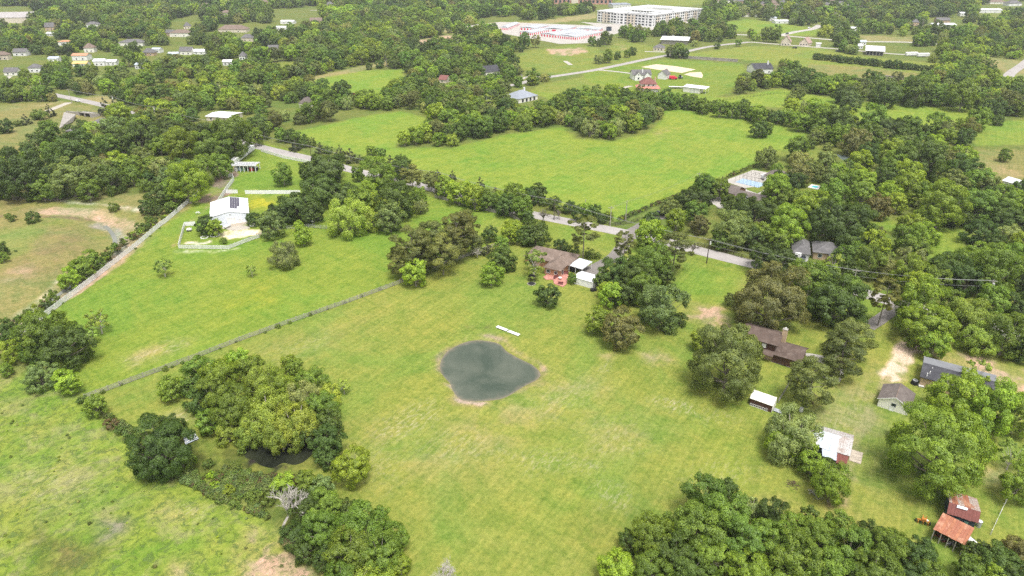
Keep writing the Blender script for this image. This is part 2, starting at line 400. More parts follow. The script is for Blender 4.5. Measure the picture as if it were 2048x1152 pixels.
def build_ground():
    xs = []
    r = -3.2
    while r < 3.2:
        xs.append(r); r += 0.00185 if abs(r) < 0.80 else 0.05
    ratios = np.array(xs)
    ys = [-3500.0, -800.0, -150.0, 20.0, 60.0]
    y = 76.0
    while y < 3000:
        ys.append(y); y += min(max((y * y + CAM_H ** 2) / (CAM_H * FPX) * 2.4, 0.35), 80)
    ys += [3400, 4200, 5600, 8000]
    ys = np.array(ys)
    Rr, Yr = np.meshgrid(ratios, ys)
    Wd = np.where(Yr > 60, Yr * CP + CAM_H * SP, 60 * CP + CAM_H * SP + (60 - Yr) * 1.3)
    X = (Rr * Wd).ravel(); Y = Yr.ravel().astype(float)
    ny, nx = Rr.shape
    C = np.empty((X.size, 3)); C[:] = FLOOR
    jx = X + 5 * (fbm(X, Y, 14, 3) - .5) + 2.2 * (fbm(X, Y, 4, 5) - .5)
    jy = Y + 5 * (fbm(X, Y, 14, 9) - .5) + 2.2 * (fbm(X, Y, 4, 11) - .5)
    rag = fbm(X, Y, 5.0, 31, 5)
    def put(poly, colr, width, soft, st, ragged):
        pts = G(poly)
        if width is not None and len(pts) > 2: pts = spline(pts, 4)
        a = np.array(pts); mg = soft * 2 + (width or 0) + 8
        m = (X > a[:, 0].min() - mg) & (X < a[:, 0].max() + mg) & (Y > a[:, 1].min() - mg) & (Y < a[:, 1].max() + mg)
        if not m.any(): return
        d = (width - line_dist(jx[m], jy[m], pts)) if width is not None else poly_dist(jx[m], jy[m], pts)
        al = smooth(d / soft * .5 + .5) * st
        if ragged: al = np.clip(al * (0.35 + 1.9 * smooth((rag[m] - .33) / .34)), 0, 1) * min(1, st * 1.15 + .1)
        C[m] = C[m] * (1 - al[:, None]) + np.array(colr) * al[:, None]
    for _, poly, c, s, st, _o in ZONES: put(poly, c, None, s, st, False)
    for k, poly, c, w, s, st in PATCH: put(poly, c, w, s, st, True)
    lush = smooth((C[:, 1] / C[:, 0] - .88) / .28)[:, None]
    C *= np.array([.80, .80, .80]) * (1 - lush) + np.array([.80, .80, .62]) * lush
    Z = ground_z(X, Y)
    # mud below the pond's and the ditch's waterline
    wet = smooth((-Z - .42) / .25) * ((np.abs(X + 8) < 40) & (Y < 210))
    C = C * (1 - wet[:, None]) + np.array(MUD) * wet[:, None]
    me = bpy.data.meshes.new('ground')
    nv = X.size
    idx = np.arange(nv).reshape(ny, nx)
    q = np.stack([idx[:-1, :-1], idx[:-1, 1:], idx[1:, 1:], idx[1:, :-1]], -1).reshape(-1, 4)
    me.vertices.add(nv); me.vertices.foreach_set('co', np.stack([X, Y, Z], -1).ravel().astype(np.float32))
    me.loops.add(q.size); me.loops.foreach_set('vertex_index', q.ravel().astype(np.int32))
    me.polygons.add(len(q)); me.polygons.foreach_set('loop_start', np.arange(0, q.size, 4, dtype=np.int32))
    me.polygons.foreach_set('use_smooth', np.ones(len(q), bool))
    me.update(calc_edges=True)
    at = me.attributes.new('soil', 'FLOAT_COLOR', 'POINT')
    at.data.foreach_set('color', np.concatenate([C, np.ones((nv, 1))], 1).ravel().astype(np.float32))
    # how rough the growth is: mown lawn 0, rank meadow 1
    Mw = smooth(poly_dist(X, Y, G(ZONES[4][1])) / 4 + .5)
    at = me.attributes.new('rank', 'FLOAT', 'POINT'); at.data.foreach_set('value', Mw.astype(np.float32))
    Bw = np.zeros(X.size)
    for q_, st_, so_ in BARE:
        qq = G(q_); a_ = np.array(qq); mm = (np.abs(X - a_[:, 0].mean()) < 60) & (np.abs(Y - a_[:, 1].mean()) < 60)
        Bw[mm] = np.maximum(Bw[mm], smooth(poly_dist(jx[mm], jy[mm], qq) / so_ * .5 + .5) * st_)
    at = me.attributes.new('bare', 'FLOAT', 'POINT'); at.data.foreach_set('value', Bw.astype(np.float32))
    m, nt, b = new_mat('grassland')
    geo = N(nt, 'ShaderNodeNewGeometry'); pos = geo.outputs['Position']
    ca = N(nt, 'ShaderNodeAttribute', _attribute_name='soil'); base = ca.outputs['Color']
    ra = N(nt, 'ShaderNodeAttribute', _attribute_name='rank'); rank = ra.outputs['Fac']
    n_big = noise(nt, pos, 0.03, 6, .65, .5)
    n_mid = noise(nt, pos, 0.20, 5, .65, .4)
    st3 = noise(nt, mapping(nt, mapping(nt, pos, rot=(0, 0, math.radians(-58))), (0.03, 1.0, 1)), 1.0, 3, .6)
    n_fin = noise(nt, pos, .9, 6, .8)
    st1 = noise(nt, mapping(nt, mapping(nt, pos, rot=(0, 0, math.radians(-56))), (0.05, .55, 1)), 1.0, 6, .75)
    st2 = noise(nt, mapping(nt, mapping(nt, pos, rot=(0, 0, math.radians(42))), (0.06, .5, 1)), 1.0, 6, .75)
    c = mixc(nt, maprange(nt, n_big, .42, .60, 0, .6), base, mixc(nt, 1.0, base, (1.22, 1.04, 1.0), 'MULTIPLY'))
    c = mixc(nt, maprange(nt, n_big, .49, .40, 0, .6), c, mixc(nt, 1.0, c, (.80, .98, .82), 'MULTIPLY'))
    c = mixc(nt, maprange(nt, n_mid, .49, .38, 0, .75), c, mixc(nt, 1.0, c, (.74, .86, .72), 'MULTIPLY'))
    c = mixc(nt, maprange(nt, n_mid, .52, .62, 0, .6), c, mixc(nt, 1.0, c, (1.18, 1.08, 1.10), 'MULTIPLY'))
    c = mixc(nt, maprange(nt, st1, .51, .62, 0, .7), c, mixc(nt, 1.0, c, (1.20, 1.12, 1.25), 'MULTIPLY'))
    c = mixc(nt, maprange(nt, st2, .49, .38, 0, .65), c, mixc(nt, 1.0, c, (.76, .86, .75), 'MULTIPLY'))
    c = mixc(nt, maprange(nt, n_fin, .49, .40, 0, .7), c, mixc(nt, 1.0, c, (.62, .72, .60), 'MULTIPLY'))
    c = mixc(nt, maprange(nt, n_fin, .52, .60, 0, .7), c, mixc(nt, 1.0, c, (1.28, 1.20, 1.30), 'MULTIPLY'))
    c = mixc(nt, maprange(nt, st3, .47, .57, 0, .5), c, mixc(nt, 1.0, c, (1.14, 1.10, 1.12), 'MULTIPLY'))
    c = mixc(nt, maprange(nt, st3, .50, .40, 0, .5), c, mixc(nt, 1.0, c, (.84, .88, .84), 'MULTIPLY'))
    # rank growth: darker weeds, yellow and straw tufts
    w1 = noise(nt, pos, 0.55, 6, .75, .8)
    w2 = noise(nt, mapping(nt, pos, (1, 1, 1), loc=(40, 9, 0)), 0.11, 5, .7, .6)
    mul = nt.nodes.new('ShaderNodeMath'); mul.operation = 'MULTIPLY'
    L(nt, rank, mul.inputs[0]); L(nt, maprange(nt, w1, .48, .38, 0, .8), mul.inputs[1])
    c = mixc(nt, mul.outputs[0], c, (.085, .13, .035))
    mul2 = nt.nodes.new('ShaderNodeMath'); mul2.operation = 'MULTIPLY'
    L(nt, rank, mul2.inputs[0]); L(nt, maprange(nt, w2, .52, .64, 0, .42), mul2.inputs[1])
    c = mixc(nt, mul2.outputs[0], c, (.30, .27, .13))
    mul3 = nt.nodes.new('ShaderNodeMath'); mul3.operation = 'MULTIPLY'
    L(nt, rank, mul3.inputs[0]); L(nt, maprange(nt, w1, .54, .66, 0, .45), mul3.inputs[1])
    c = mixc(nt, mul3.outputs[0], c, (.24, .28, .05))
    ba = N(nt, 'ShaderNodeAttribute', _attribute_name='bare')
    nb = noise(nt, mapping(nt, mapping(nt, pos, rot=(0, 0, math.radians(-56))), (.45, 1.3, 1)), 1.0, 6, .85)
    mb = nt.nodes.new('ShaderNodeMath'); mb.operation = 'MULTIPLY'; L(nt, ba.outputs['Fac'], mb.inputs[0]); L(nt, maprange(nt, nb, .50, .60, 0, .9), mb.inputs[1])
    c = mixc(nt, mb.outputs[0], c, (.47, .40, .28))
    L(nt, c, b.inputs['Base Color'])
    b.inputs['Roughness'].default_value = 0.9
    b.inputs['Specular IOR Level'].default_value = 0.12
    bp = N(nt, 'ShaderNodeBump', Strength=0.55, Distance=0.25)
    add = nt.nodes.new('ShaderNodeMath'); add.operation = 'ADD'
    L(nt, n_fin, add.inputs[0]); L(nt, mul.outputs[0], add.inputs[1])
    L(nt, add.outputs[0], bp.inputs['Height']); L(nt, bp.outputs[0], b.inputs['Normal'])
    o = mesh_obj('ground', me, None, m)
    tag(o, kind='structure')
    return o
ground = build_ground()

# ------------------------------------------------------------------ water
def sheet(name, pts2, z, mat, kind='structure', parent=None, thick=0.0):
    bm = bmesh.new()
    vs = [bm.verts.new((p[0], p[1], z)) for p in pts2]
    f = bm.faces.new(vs)
    if f.normal.z < 0: f.normal_flip()
    bmesh.ops.triangulate(bm, faces=bm.faces[:])
    if thick:
        r = bmesh.ops.extrude_face_region(bm, geom=bm.faces[:])
        for v in r['geom']:
            if isinstance(v, bmesh.types.BMVert): v.co.z -= thick
        bmesh.ops.recalc_face_normals(bm, faces=bm.faces[:])
    me = bpy.data.meshes.new(name); bm.to_mesh(me); bm.free()
    o = mesh_obj(name, me, parent, mat)
    if kind: tag(o, kind=kind)
    return o
def water_mat(name, c1, c2, rough=.12):
    m, nt, b = new_mat(name)
    geo = N(nt, 'ShaderNodeNewGeometry'); pos = geo.outputs['Position']
    n1 = noise(nt, pos, .09, 3, .55, .5)
    L(nt, mixc(nt, maprange(nt, n1, .35, .65), c1, c2), b.inputs['Base Color'])
    b.inputs['Roughness'].default_value = rough
    b.inputs['IOR'].default_value = 1.333
    b.inputs['Specular IOR Level'].default_value = .5
    n2 = noise(nt, mapping(nt, pos, (1, 2.2, 1), (0, 0, .5)), 1.6, 3, .6)
    bp = N(nt, 'ShaderNodeBump', Strength=0.12, Distance=0.05)
    L(nt, n2, bp.inputs['Height']); L(nt, bp.outputs[0], b.inputs['Normal'])
    return m
M_WATER = water_mat('pond_water', (.060, .078, .058), (.085, .105, .078))
big = [(p[0] + (p[0] + 8) * .08, p[1] + (p[1] - 172) * .08) for p in pond]
def pond_sheet():
    ca = np.array(pond).mean(0); V = []; F = []; A = []
    n = len(pond); ks = [1.10, 1.0, .965, .92, .84, .6, .3]
    for k, a in zip(ks, (1, 1, .8, .35, .1, 0, 0)):
        for p in pond: V.append((ca[0] + (p[0] - ca[0]) * k, ca[1] + (p[1] - ca[1]) * k, -.48)); A.append(a)
    V.append((ca[0], ca[1], -.48)); A.append(0)
    for r_ in range(len(ks) - 1):
        for i in range(n): F.append((r_ * n + i, r_ * n + (i + 1) % n, (r_ + 1) * n + (i + 1) % n, (r_ + 1) * n + i))
    b0 = (len(ks) - 1) * n
    for i in range(n): F.append((b0 + i, b0 + (i + 1) % n, len(V) - 1))
    me = bpy.data.meshes.new('pond_water'); me.from_pydata(V, [], F); me.update()
    at = me.attributes.new('shallow', 'FLOAT', 'POINT'); at.data.foreach_set('value', np.array(A, np.float32))
    m, nt, b = new_mat('pond_water')
    geo = N(nt, 'ShaderNodeNewGeometry'); pos = geo.outputs['Position']
    n1 = noise(nt, pos, .07, 4, .6, .6); sh = N(nt, 'ShaderNodeAttribute', _attribute_name='shallow')
    c = mixc(nt, maprange(nt, n1, .38, .62), (.046, .064, .046), (.095, .108, .082))
    n3 = noise(nt, pos, .5, 4, .65, .5)
    add = nt.nodes.new('ShaderNodeMath'); add.operation = 'MULTIPLY_ADD'; L(nt, n3, add.inputs[0]); add.inputs[1].default_value = .9; L(nt, sh.outputs['Fac'], add.inputs[2])
    c = mixc(nt, maprange(nt, add.outputs[0], .62, 1.25, 0, .85), c, (.20, .165, .12))
    L(nt, c, b.inputs['Base Color']); b.inputs['Roughness'].default_value = .09; b.inputs['IOR'].default_value = 1.333
    n2 = noise(nt, mapping(nt, pos, (1, 2.4, 1), (0, 0, .5)), 1.1, 4, .65)
    bp = N(nt, 'ShaderNodeBump', Strength=0.2, Distance=0.06); L(nt, n2, bp.inputs['Height']); L(nt, bp.outputs[0], b.inputs['Normal'])
    bm = bmesh.new(); bm.from_mesh(me)
    if sum(f.normal.z for f in bm.faces) < 0: bmesh.ops.reverse_faces(bm, faces=bm.faces[:])
    bm.to_mesh(me); bm.free()
    tag(mesh_obj('pond_water', me, None, m), kind='structure')
pond_sheet()
def ribbon(name, pts, w, z, mat, kind='structure', parent=None, crown=0.0, jag=0.0, n=5):
    """a strip w metres wide along a line"""
    rnd = random.Random(len(pts) * 7 + int(w * 10))
    V = []; F = []
    for i, p in enumerate(pts):
        a = Vector(pts[max(i - 1, 0)][:2]); c = Vector(pts[min(i + 1, len(pts) - 1)][:2])
        t = (c - a); t = t.normalized() if t.length > 1e-6 else Vector((1, 0)); nrm = Vector((-t.y, t.x))
        wi = w[i] if isinstance(w, (list, tuple)) else w
        wi = wi + rnd.uniform(-jag, jag)
        for k in range(n):
            s = k / (n - 1) * 2 - 1
            q = Vector(p[:2]) + nrm * (s * wi / 2)
            V.append((q.x, q.y, z + crown * (1 - s * s)))
    for i in range(len(pts) - 1):
        for k in range(n - 1):
            a = i * n + k
            F.append((a, a + n, a + n + 1, a + 1))
    me = bpy.data.meshes.new(name); me.from_pydata(V, [], F); me.update()
    for p_ in me.polygons:
        pass
    o = mesh_obj(name, me, parent, mat)
    bm = bmesh.new(); bm.from_mesh(me); bmesh.ops.recalc_face_normals(bm, faces=bm.faces[:])
    if bm.faces and sum(f.normal.z for f in bm.faces) < 0: bmesh.ops.reverse_faces(bm, faces=bm.faces[:])
    bm.to_mesh(me); bm.free()
    if kind: tag(o, kind=kind)
    return o
ribbon('creek_water', creek, 1.5, -2.5, water_mat('creek_water', (.16, .17, .15), (.22, .22, .19), .2))
sheet('swamp_water', spline(G([(490,892),(520,876),(590,880),(626,900),(610,922),(588,930),(566,926),(545,936),(520,930),(508,920),(490,914),(490,892)]), 4)[:-1], 0.02, water_mat('swamp_water', (.010, .012, .009), (.035, .040, .022), .1))
sheet('pond_water', spline(G([(1672,309),(1690,311),(1708,318),(1700,324),(1684,319),(1672,309)]), 4)[:-1], 0.02, water_mat('silver_water', (.12, .15, .14), (.18, .2, .19), .06))

# ------------------------------------------------------------------ roads
def road_mat(name, c, crack=(.5,)):
    m, nt, b = new_mat(name)
    geo = N(nt, 'ShaderNodeNewGeometry'); pos = geo.outputs['Position']
    n1 = noise(nt, pos, .15, 5, .65, .4); n2 = noise(nt, pos, 3.0, 3, .6)
    cc = mixc(nt, maprange(nt, n1, .3, .7), tuple(x * .82 for x in c), tuple(x * 1.1 for x in c))
    cc = mixc(nt, maprange(nt, n2, .3, .7, 0, .3), cc, tuple(x * .7 for x in c))
    v = nt.nodes.new('ShaderNodeTexVoronoi'); v.feature = 'DISTANCE_TO_EDGE'; v.inputs['Scale'].default_value = .22
    L(nt, pos, v.inputs['Vector'])
    cc = mixc(nt, maprange(nt, v.outputs['Distance'], .012, .0, 0, .5), cc, tuple(x * .5 for x in c))
    L(nt, cc, b.inputs['Base Color']); b.inputs['Roughness'].default_value = .85
    b.inputs['Specular IOR Level'].default_value = .2
    return m
M_ROAD = road_mat('pale_asphalt', (.36, .335, .32))
M_CONC = road_mat('concrete_paving', (.42, .395, .36))
M_DRIVE = road_mat('worn_driveway', (.22, .20, .185))
M_GRAVEL = road_mat('gravel_track', (.42, .385, .33))
ROADS = [
 ('road', [(-120,150),(0,168),(60,178),(100,188),(150,198),(220,214),(300,238),(400,262),(520,294),(640,322),(720,344),(860,376),(960,404),(1060,428),(1160,448),(1260,468),(1330,483),(1400,502),(1500,527),(1620,555),(1740,590),(1820,612),(1960,650),(2200,715)], 7.0, M_ROAD),
 ('road', [(860,195),(960,180),(1030,169),(1080,157),(1140,148),(1200,138),(1300,117),(1360,106),(1420,93),(1500,84)], 7.0, M_ROAD),
 ('road', [(1500,84),(1600,92),(1700,100),(1790,108),(1850,110)], 6.0, M_CONC),
 ('road', [(1560,71),(1590,64),(1625,58),(1640,50)], 9.0, M_CONC),
 ('road', [(1300,66),(1420,68),(1500,70),(1560,71),(1700,82),(1830,85),(1960,95)], 8.0, M_CONC),
 ('road', [(640,22),(720,19),(800,17)], 9.0, M_CONC),
 ('road', [(620,21),(700,18),(760,17)], 6.0, M_CONC),
 ('road', [(40,27),(90,31),(150,39),(170,46)], 6.0, M_CONC),
 ('road', [(2075,105),(2048,128),(2018,150),(2030,160)], 8.0, M_ROAD),
 ('driveway', [(20,152),(10,162),(20,168),(60,178)], 4.0, M_CONC),
 ('driveway', [(138,205),(120,212),(95,222)], 5.0, M_GRAVEL),
 ('driveway', [(1285,458),(1262,470),(1240,500),(1225,516),(1205,528),(1180,540)], 5.0, M_DRIVE),
 ('driveway', [(1262,462),(1280,452),(1300,440),(1330,433),(1345,425)], 4.0, M_DRIVE),
 ('driveway', [(1808,606),(1780,625),(1755,642),(1735,655)], 4.0, M_DRIVE),
 ('driveway', [(1612,714),(1645,720),(1670,735),(1662,760)], 4.2, M_CONC),
 ('driveway', [(1197,140),(1230,143),(1262,147)], 4.0, M_CONC),
 ('driveway', [(1200,195),(1240,178),(1262,172)], 4.0, M_GRAVEL),
 ('driveway', [(980,182),(1000,186),(1016,191)], 4.0, M_CONC),
 ('driveway', [(1036,163),(1060,150),(1068,152),(1085,155)], 3.0, M_CONC),
 ('driveway', [(1130,122),(1142,130)], 4.0, M_CONC),
 ('driveway', [(1290,103),(1340,104),(1380,102)], 5.0, M_CONC),
 ('driveway', [(560,275),(575,272),(600,270)], 3.0, M_DRIVE),
 ('driveway', [(198,318),(250,303),(300,293)], 4.0, M_DRIVE),
]
ROAD_LINES = []
for i, (nm, px, w, mt) in enumerate(ROADS):
    ln = spline(G(px), 6)
    ROAD_LINES.append((ln, w))
    ribbon(nm, ln, w, .03 + .006 * (i % 9), mt, jag=.12 if w < 6 else 0.05, crown=.02)
M_SAND = surf('sand', (.58, .47, .34), .95, .12, .2, stain=(.64, .54, .42), fine=2)
PAVED = [
 ('sand_arena', [(1282,134),(1313,128.3),(1352,132.5),(1392,139),(1363,146),(1320,140)], M_SAND),
 ('sand_arena', [(1368,149),(1380,145),(1402,144),(1406,150),(1404,156),(1385,153)], M_SAND),
 ('concrete_yard', [(1392,398),(1418,388),(1436,390),(1446,400),(1447,418),(1438,417),(1430,410)], M_CONC),
 ('concrete_yard', [(1447,362),(1506,340),(1536,345),(1540,358),(1526,372),(1490,376)], M_CONC),
 ('garden_path', [(1488,372),(1494,380),(1515,387),(1541,373),(1543,375),(1516,391),(1490,384),(1484,374)], M_CONC),
 ('concrete_yard', [(1155,540),(1180,532),(1212,540),(1196,552),(1172,548)], M_DRIVE),
 ('driveway', [(1590,528),(1602,518),(1615,520),(1610,534),(1596,545)], M_CONC),
 ('concrete_yard', [(930,52),(1000,44),(1215,52),(1260,60),(1230,68),(1180,86),(1120,88),(1000,66),(960,60)], M_CONC),
 ('concrete_yard', [(1160,44),(1260,50),(1390,42),(1450,44),(1330,62),(1230,60)], M_CONC),
 ('gravel_apron', [(416,452),(432,446),(498,452),(500,457),(470,462)], M_GRAVEL),
]
for i, (nm, px, mt) in enumerate(PAVED):
    sheet(nm, G(px), .018 + .002 * i, mt)
# ------------------------------------------------------------------ building kit
def sheetmat(name, c, rough=.5, metal=0.0, axis=0, pitch=.30, stain=None, var=.15, depth=.04):
    """ribbed metal sheet; ribs run along the object's own X (axis 0) or Y (axis 1)"""
    if name in _mats: return _mats[name]
    m, nt, b = new_mat(name)
    tc = N(nt, 'ShaderNodeTexCoord'); geo = N(nt, 'ShaderNodeNewGeometry'); pos = geo.outputs['Position']
    n1 = noise(nt, pos, .5, 5, .65, .4); n2 = noise(nt, pos, 4, 3, .65)
    cc = mixc(nt, maprange(nt, n1, .35, .65), tuple(x * (1 - var) for x in c), c)
    if stain:
        cc = mixc(nt, maprange(nt, n1, .50, .60, 0, .9), cc, stain)
        cc = mixc(nt, maprange(nt, n2, .52, .62, 0, .7), cc, tuple(x * .6 for x in stain))
    else: cc = mixc(nt, maprange(nt, n2, .5, .65, 0, .2), cc, tuple(x * .75 for x in c))
    w = N(nt, 'ShaderNodeTexWave'); w.bands_direction = 'Y' if axis == 0 else 'X'
    w.inputs['Scale'].default_value = 1 / pitch * .314 * 1.0
    L(nt, tc.outputs['Object'], w.inputs['Vector'])
    cc = mixc(nt, maprange(nt, w.outputs['Fac'], 0, .35, .22, 0), cc, tuple(x * .6 for x in c))
    L(nt, cc, b.inputs['Base Color']); b.inputs['Roughness'].default_value = rough; b.inputs['Metallic'].default_value = metal
    bp = N(nt, 'ShaderNodeBump', Strength=.5, Distance=depth); L(nt, w.outputs['Fac'], bp.inputs['Height']); L(nt, bp.outputs[0], b.inputs['Normal'])
    _mats[name] = m
    return m
M_SHG_BROWN = surf('brown_shingle', (.112, .080, .066), .9, .3, .5, stain=(.16, .125, .105), fine=5)
M_SHG_TAN = surf('tan_brown_shingle', (.185, .138, .112), .9, .3, .5, stain=(.25, .195, .165), fine=5)
M_SHG_GREY = surf('grey_shingle', (.135, .130, .132), .9, .25, .5, stain=(.19, .18, .18), fine=5)
M_SHG_DARK = surf('slate_roof', (.055, .055, .064), .85, .25, .4, stain=(.09, .09, .10), fine=4)
M_SHG_TAUPE = surf('taupe_shingle', (.138, .115, .105), .9, .28, .5, stain=(.19, .165, .15), fine=5)
M_SHG_BLUE = surf('pale_blue_shingle', (.26, .285, .33), .85, .15, .4, fine=5)
M_SHG_RED = surf('dark_red_shingle', (.20, .085, .075), .85, .2, .5, fine=5)
M_TIN_RED = sheetmat('pale_red_tin', (.52, .20, .16), .6, 0, 1, .4)
M_WHITE = surf('white_paint', (.74, .74, .74), .55, .06, .5)
M_CREAM = surf('cream_siding', (.76, .74, .68), .7, .06, .5)
M_BEIGE = surf('beige_render', (.62, .55, .46), .8, .1, .5)
M_OFFW = surf('offwhite_siding', (.66, .66, .64), .7, .1, .5)
M_BWOOD = surf('dark_brown_siding', (.085, .042, .030), .8, .3, .8)
M_BRICK = surf('orange_brick', (.40, .21, .125), .9, .3, 1.2, stain=(.48, .30, .19), fine=6)
M_TANBRICK = surf('tan_brick', (.50, .37, .25), .9, .2, 1.2, fine=6)
M_PATIO = surf('red_brick_paving', (.45, .20, .16), .9, .25, .8, stain=(.56, .33, .28), fine=5)
M_MAROON = surf('maroon_board', (.16, .045, .045), .8, .2, .8)
M_DARK = surf('dark_interior', (.02, .02, .022), .9, .2, 1)
M_GLASS = surf('dark_glass', (.03, .04, .05), .12, .2, 1, spec=.6)
M_GREYW = surf('weathered_wood', (.33, .31, .28), .9, .25, .9, stain=(.22, .21, .18))
M_PIPE = surf('galvanised_pipe', (.36, .37, .37), .5, .2, .8, metal=.2)
M_DKPOST = surf('creosote_wood', (.06, .045, .035), .9, .3, .8)
M_PALEPOST = surf('grey_pole_wood', (.38, .35, .31), .9, .2, .8)
M_RUST = sheetmat('rusty_tin', (.34, .120, .068), .75, .0, 1, .22, stain=(.46, .24, .15), depth=.03)
M_RUSTPALE = sheetmat('half_rusted_tin', (.42, .35, .31), .65, 0, 1, .22, stain=(.33, .14, .085), depth=.03)
M_RUSTDK = sheetmat('dark_red_tin', (.175, .050, .038), .7, 0, 1, .22, depth=.03)
M_TINBLUE = sheetmat('pale_blue_tin', (.50, .555, .63), .45, .1, 1, .3)
M_TINWHITE = sheetmat('white_tin', (.74, .75, .78), .4, 0, 1, .4, var=.05)
M_TINGREY = sheetmat('zinc_tin', (.50, .53, .58), .4, .3, 1, .3, stain=(.40, .41, .42))
M_TINPATCH = sheetmat('streaked_tin', (.50, .48, .47), .5, .1, 1, .55, stain=(.33, .26, .23))
M_STORER = sheetmat('storage_roof', (.43, .45, .48), .5, 0, 1, .6, var=.06)
M_REDDOOR = surf('red_door', (.62, .035, .07), .5, .08, .5)
M_NAVY = surf('navy_board', (.055, .075, .10), .7, .2, .6)
M_TEAL = surf('teal_shutter', (.16, .32, .28), .6, .1, .6)
M_SOLAR = surf('solar_cells', (.055, .045, .075), .25, .1, 2, spec=.6)
M_CAR_W = surf('white_car_paint', (.80, .80, .82), .25, .03, .5, spec=.5)
M_CAR_D = surf('dark_car_paint', (.025, .028, .035), .2, .1, .5, spec=.6)
M_CAR_G = surf('grey_car_paint', (.30, .31, .33), .3, .05, .5, spec=.5)
M_TYRE = surf('tyre_rubber', (.02, .02, .02), .9, .2, 1)
M_CONCW = surf('stained_concrete', (.34, .315, .285), .9, .2, .3, stain=(.19, .175, .16), fine=3)
M_WIRE = surf('wire', (.30, .30, .30), .6, .1, 1)
M_BLUE = surf('faded_blue_mat', (.30, .42, .55), .8, .2, .6, stain=(.50, .55, .60))
M_ORANGE = surf('orange_machine_paint', (.50, .20, .04), .6, .3, 2, stain=(.20, .08, .03))
M_YELLOW = surf('tan_yellow_roof', (.70, .42, .17), .8, .1, .5)
M_ORNROOF = surf('brown_orange_roof', (.50, .26, .16), .8, .1, .5)

def shape(name, V, F, mat, parent, bevel=0.0, smooth_=False):
    me = bpy.data.meshes.new(name); me.from_pydata([tuple(v) for v in V], [], F); me.update()
    bm = bmesh.new(); bm.from_mesh(me); bmesh.ops.recalc_face_normals(bm, faces=bm.faces[:])
    if bevel: bmesh.ops.bevel(bm, geom=bm.edges[:], offset=bevel, segments=1, affect='EDGES')
    bm.to_mesh(me); bm.free()
    if smooth_:
        for p in me.polygons: p.use_smooth = True
    return mesh_obj(name, me, parent, mat)
def boxVF(x0, x1, y0, y1, z0, z1, V=None, F=None):
    V = [] if V is None else V; F = [] if F is None else F
    b = len(V)
    V += [(x0, y0, z0), (x1, y0, z0), (x1, y1, z0), (x0, y1, z0), (x0, y0, z1), (x1, y0, z1), (x1, y1, z1), (x0, y1, z1)]
    F += [tuple(b + i for i in f) for f in ((0, 3, 2, 1), (4, 5, 6, 7), (0, 1, 5, 4), (1, 2, 6, 5), (2, 3, 7, 6), (3, 0, 4, 7))]
    return V, F
def box(name, x0, x1, y0, y1, z0, z1, mat, parent, bevel=0.0):
    V, F = boxVF(x0, x1, y0, y1, z0, z1); return shape(name, V, F, mat, parent, bevel)
def slabVF(q, t, V, F):
    """a thick sheet from four top corners"""
    b = len(V); V += [tuple(p) for p in q] + [(p[0], p[1], p[2] - t) for p in q]
    F += [(b, b + 1, b + 2, b + 3), (b + 7, b + 6, b + 5, b + 4)] + [(b + i, b + 4 + i, b + 4 + (i + 1) % 4, b + (i + 1) % 4) for i in range(4)]
def slab(name, q, t, mat, parent):
    V = []; F = []; slabVF(q, t, V, F); return shape(name, V, F, mat, parent)
def cyl(name, x, y, z0, z1, r0, r1, mat, parent, k=10):
    V = []; F = []
    for z, r in ((z0, r0), (z1, r1)):
        for j in range(k): V.append((x + r * math.cos(6.2832 * j / k), y + r * math.sin(6.2832 * j / k), z))
    F = [tuple(range(k))[::-1], tuple(range(k, 2 * k))] + [(j, (j + 1) % k, k + (j + 1) % k, k + j) for j in range(k)]
    return shape(name, V, F, mat, parent)
HOUSE_PX = []
class Frame:
    """local frame of a building: X along its front from pixel a to pixel b (both seen at height z), Y away from the camera"""
    def __init__(s, name, label, cat, a, b, z=0.0, group=None, length=None):
        A = P(a[0], a[1], z); B = P(b[0], b[1], z)
        s.A = Vector((A.x, A.y, 0)); d = Vector((B.x - A.x, B.y - A.y)); s.len = length or d.length
        s.rz = math.atan2(d.y, d.x)
        s.root = thing(name, label, cat, s.A, s.rz, group)
        if cat not in ('culvert', 'wall', 'panels', 'trough', 'ramp', 'deck'): HOUSE_PX.append(((a[0] + b[0]) / 2, max(a[1], b[1]), abs(a[0] - b[0])))
    def loc(s, px, py, z=0.0):
        p = P(px, py, z) - s.A
        c, sn = math.cos(-s.rz), math.sin(-s.rz)
        return Vector((p.x * c - p.y * sn, p.x * sn + p.y * c, z))
def walls(fr, x0, x1, y0, y1, zw, mat, rise=0.0, axis='x', name='wall', z0=0.0):
    """closed wall body with gable ends when rise > 0"""
    if rise <= 0:
        return box(name, x0, x1, y0, y1, z0 - .3 if z0 == 0 else z0, zw, mat, fr.root)
    V, F = boxVF(x0, x1, y0, y1, z0 - .3 if z0 == 0 else z0, zw); F = [f for i, f in enumerate(F) if i != 1]
    zr = zw + rise
    if axis == 'x':
        ym = (y0 + y1) / 2; V += [(x0, ym, zr), (x1, ym, zr)]; F += [(7, 4, 8), (5, 6, 9), (4, 5, 9, 8), (6, 7, 8, 9)]
    else:
        xm = (x0 + x1) / 2; V += [(xm, y0, zr), (xm, y1, zr)]; F += [(4, 5, 8), (6, 7, 9), (5, 6, 9, 8), (7, 4, 8, 9)]
    return shape(name, V, F, mat, fr.root)
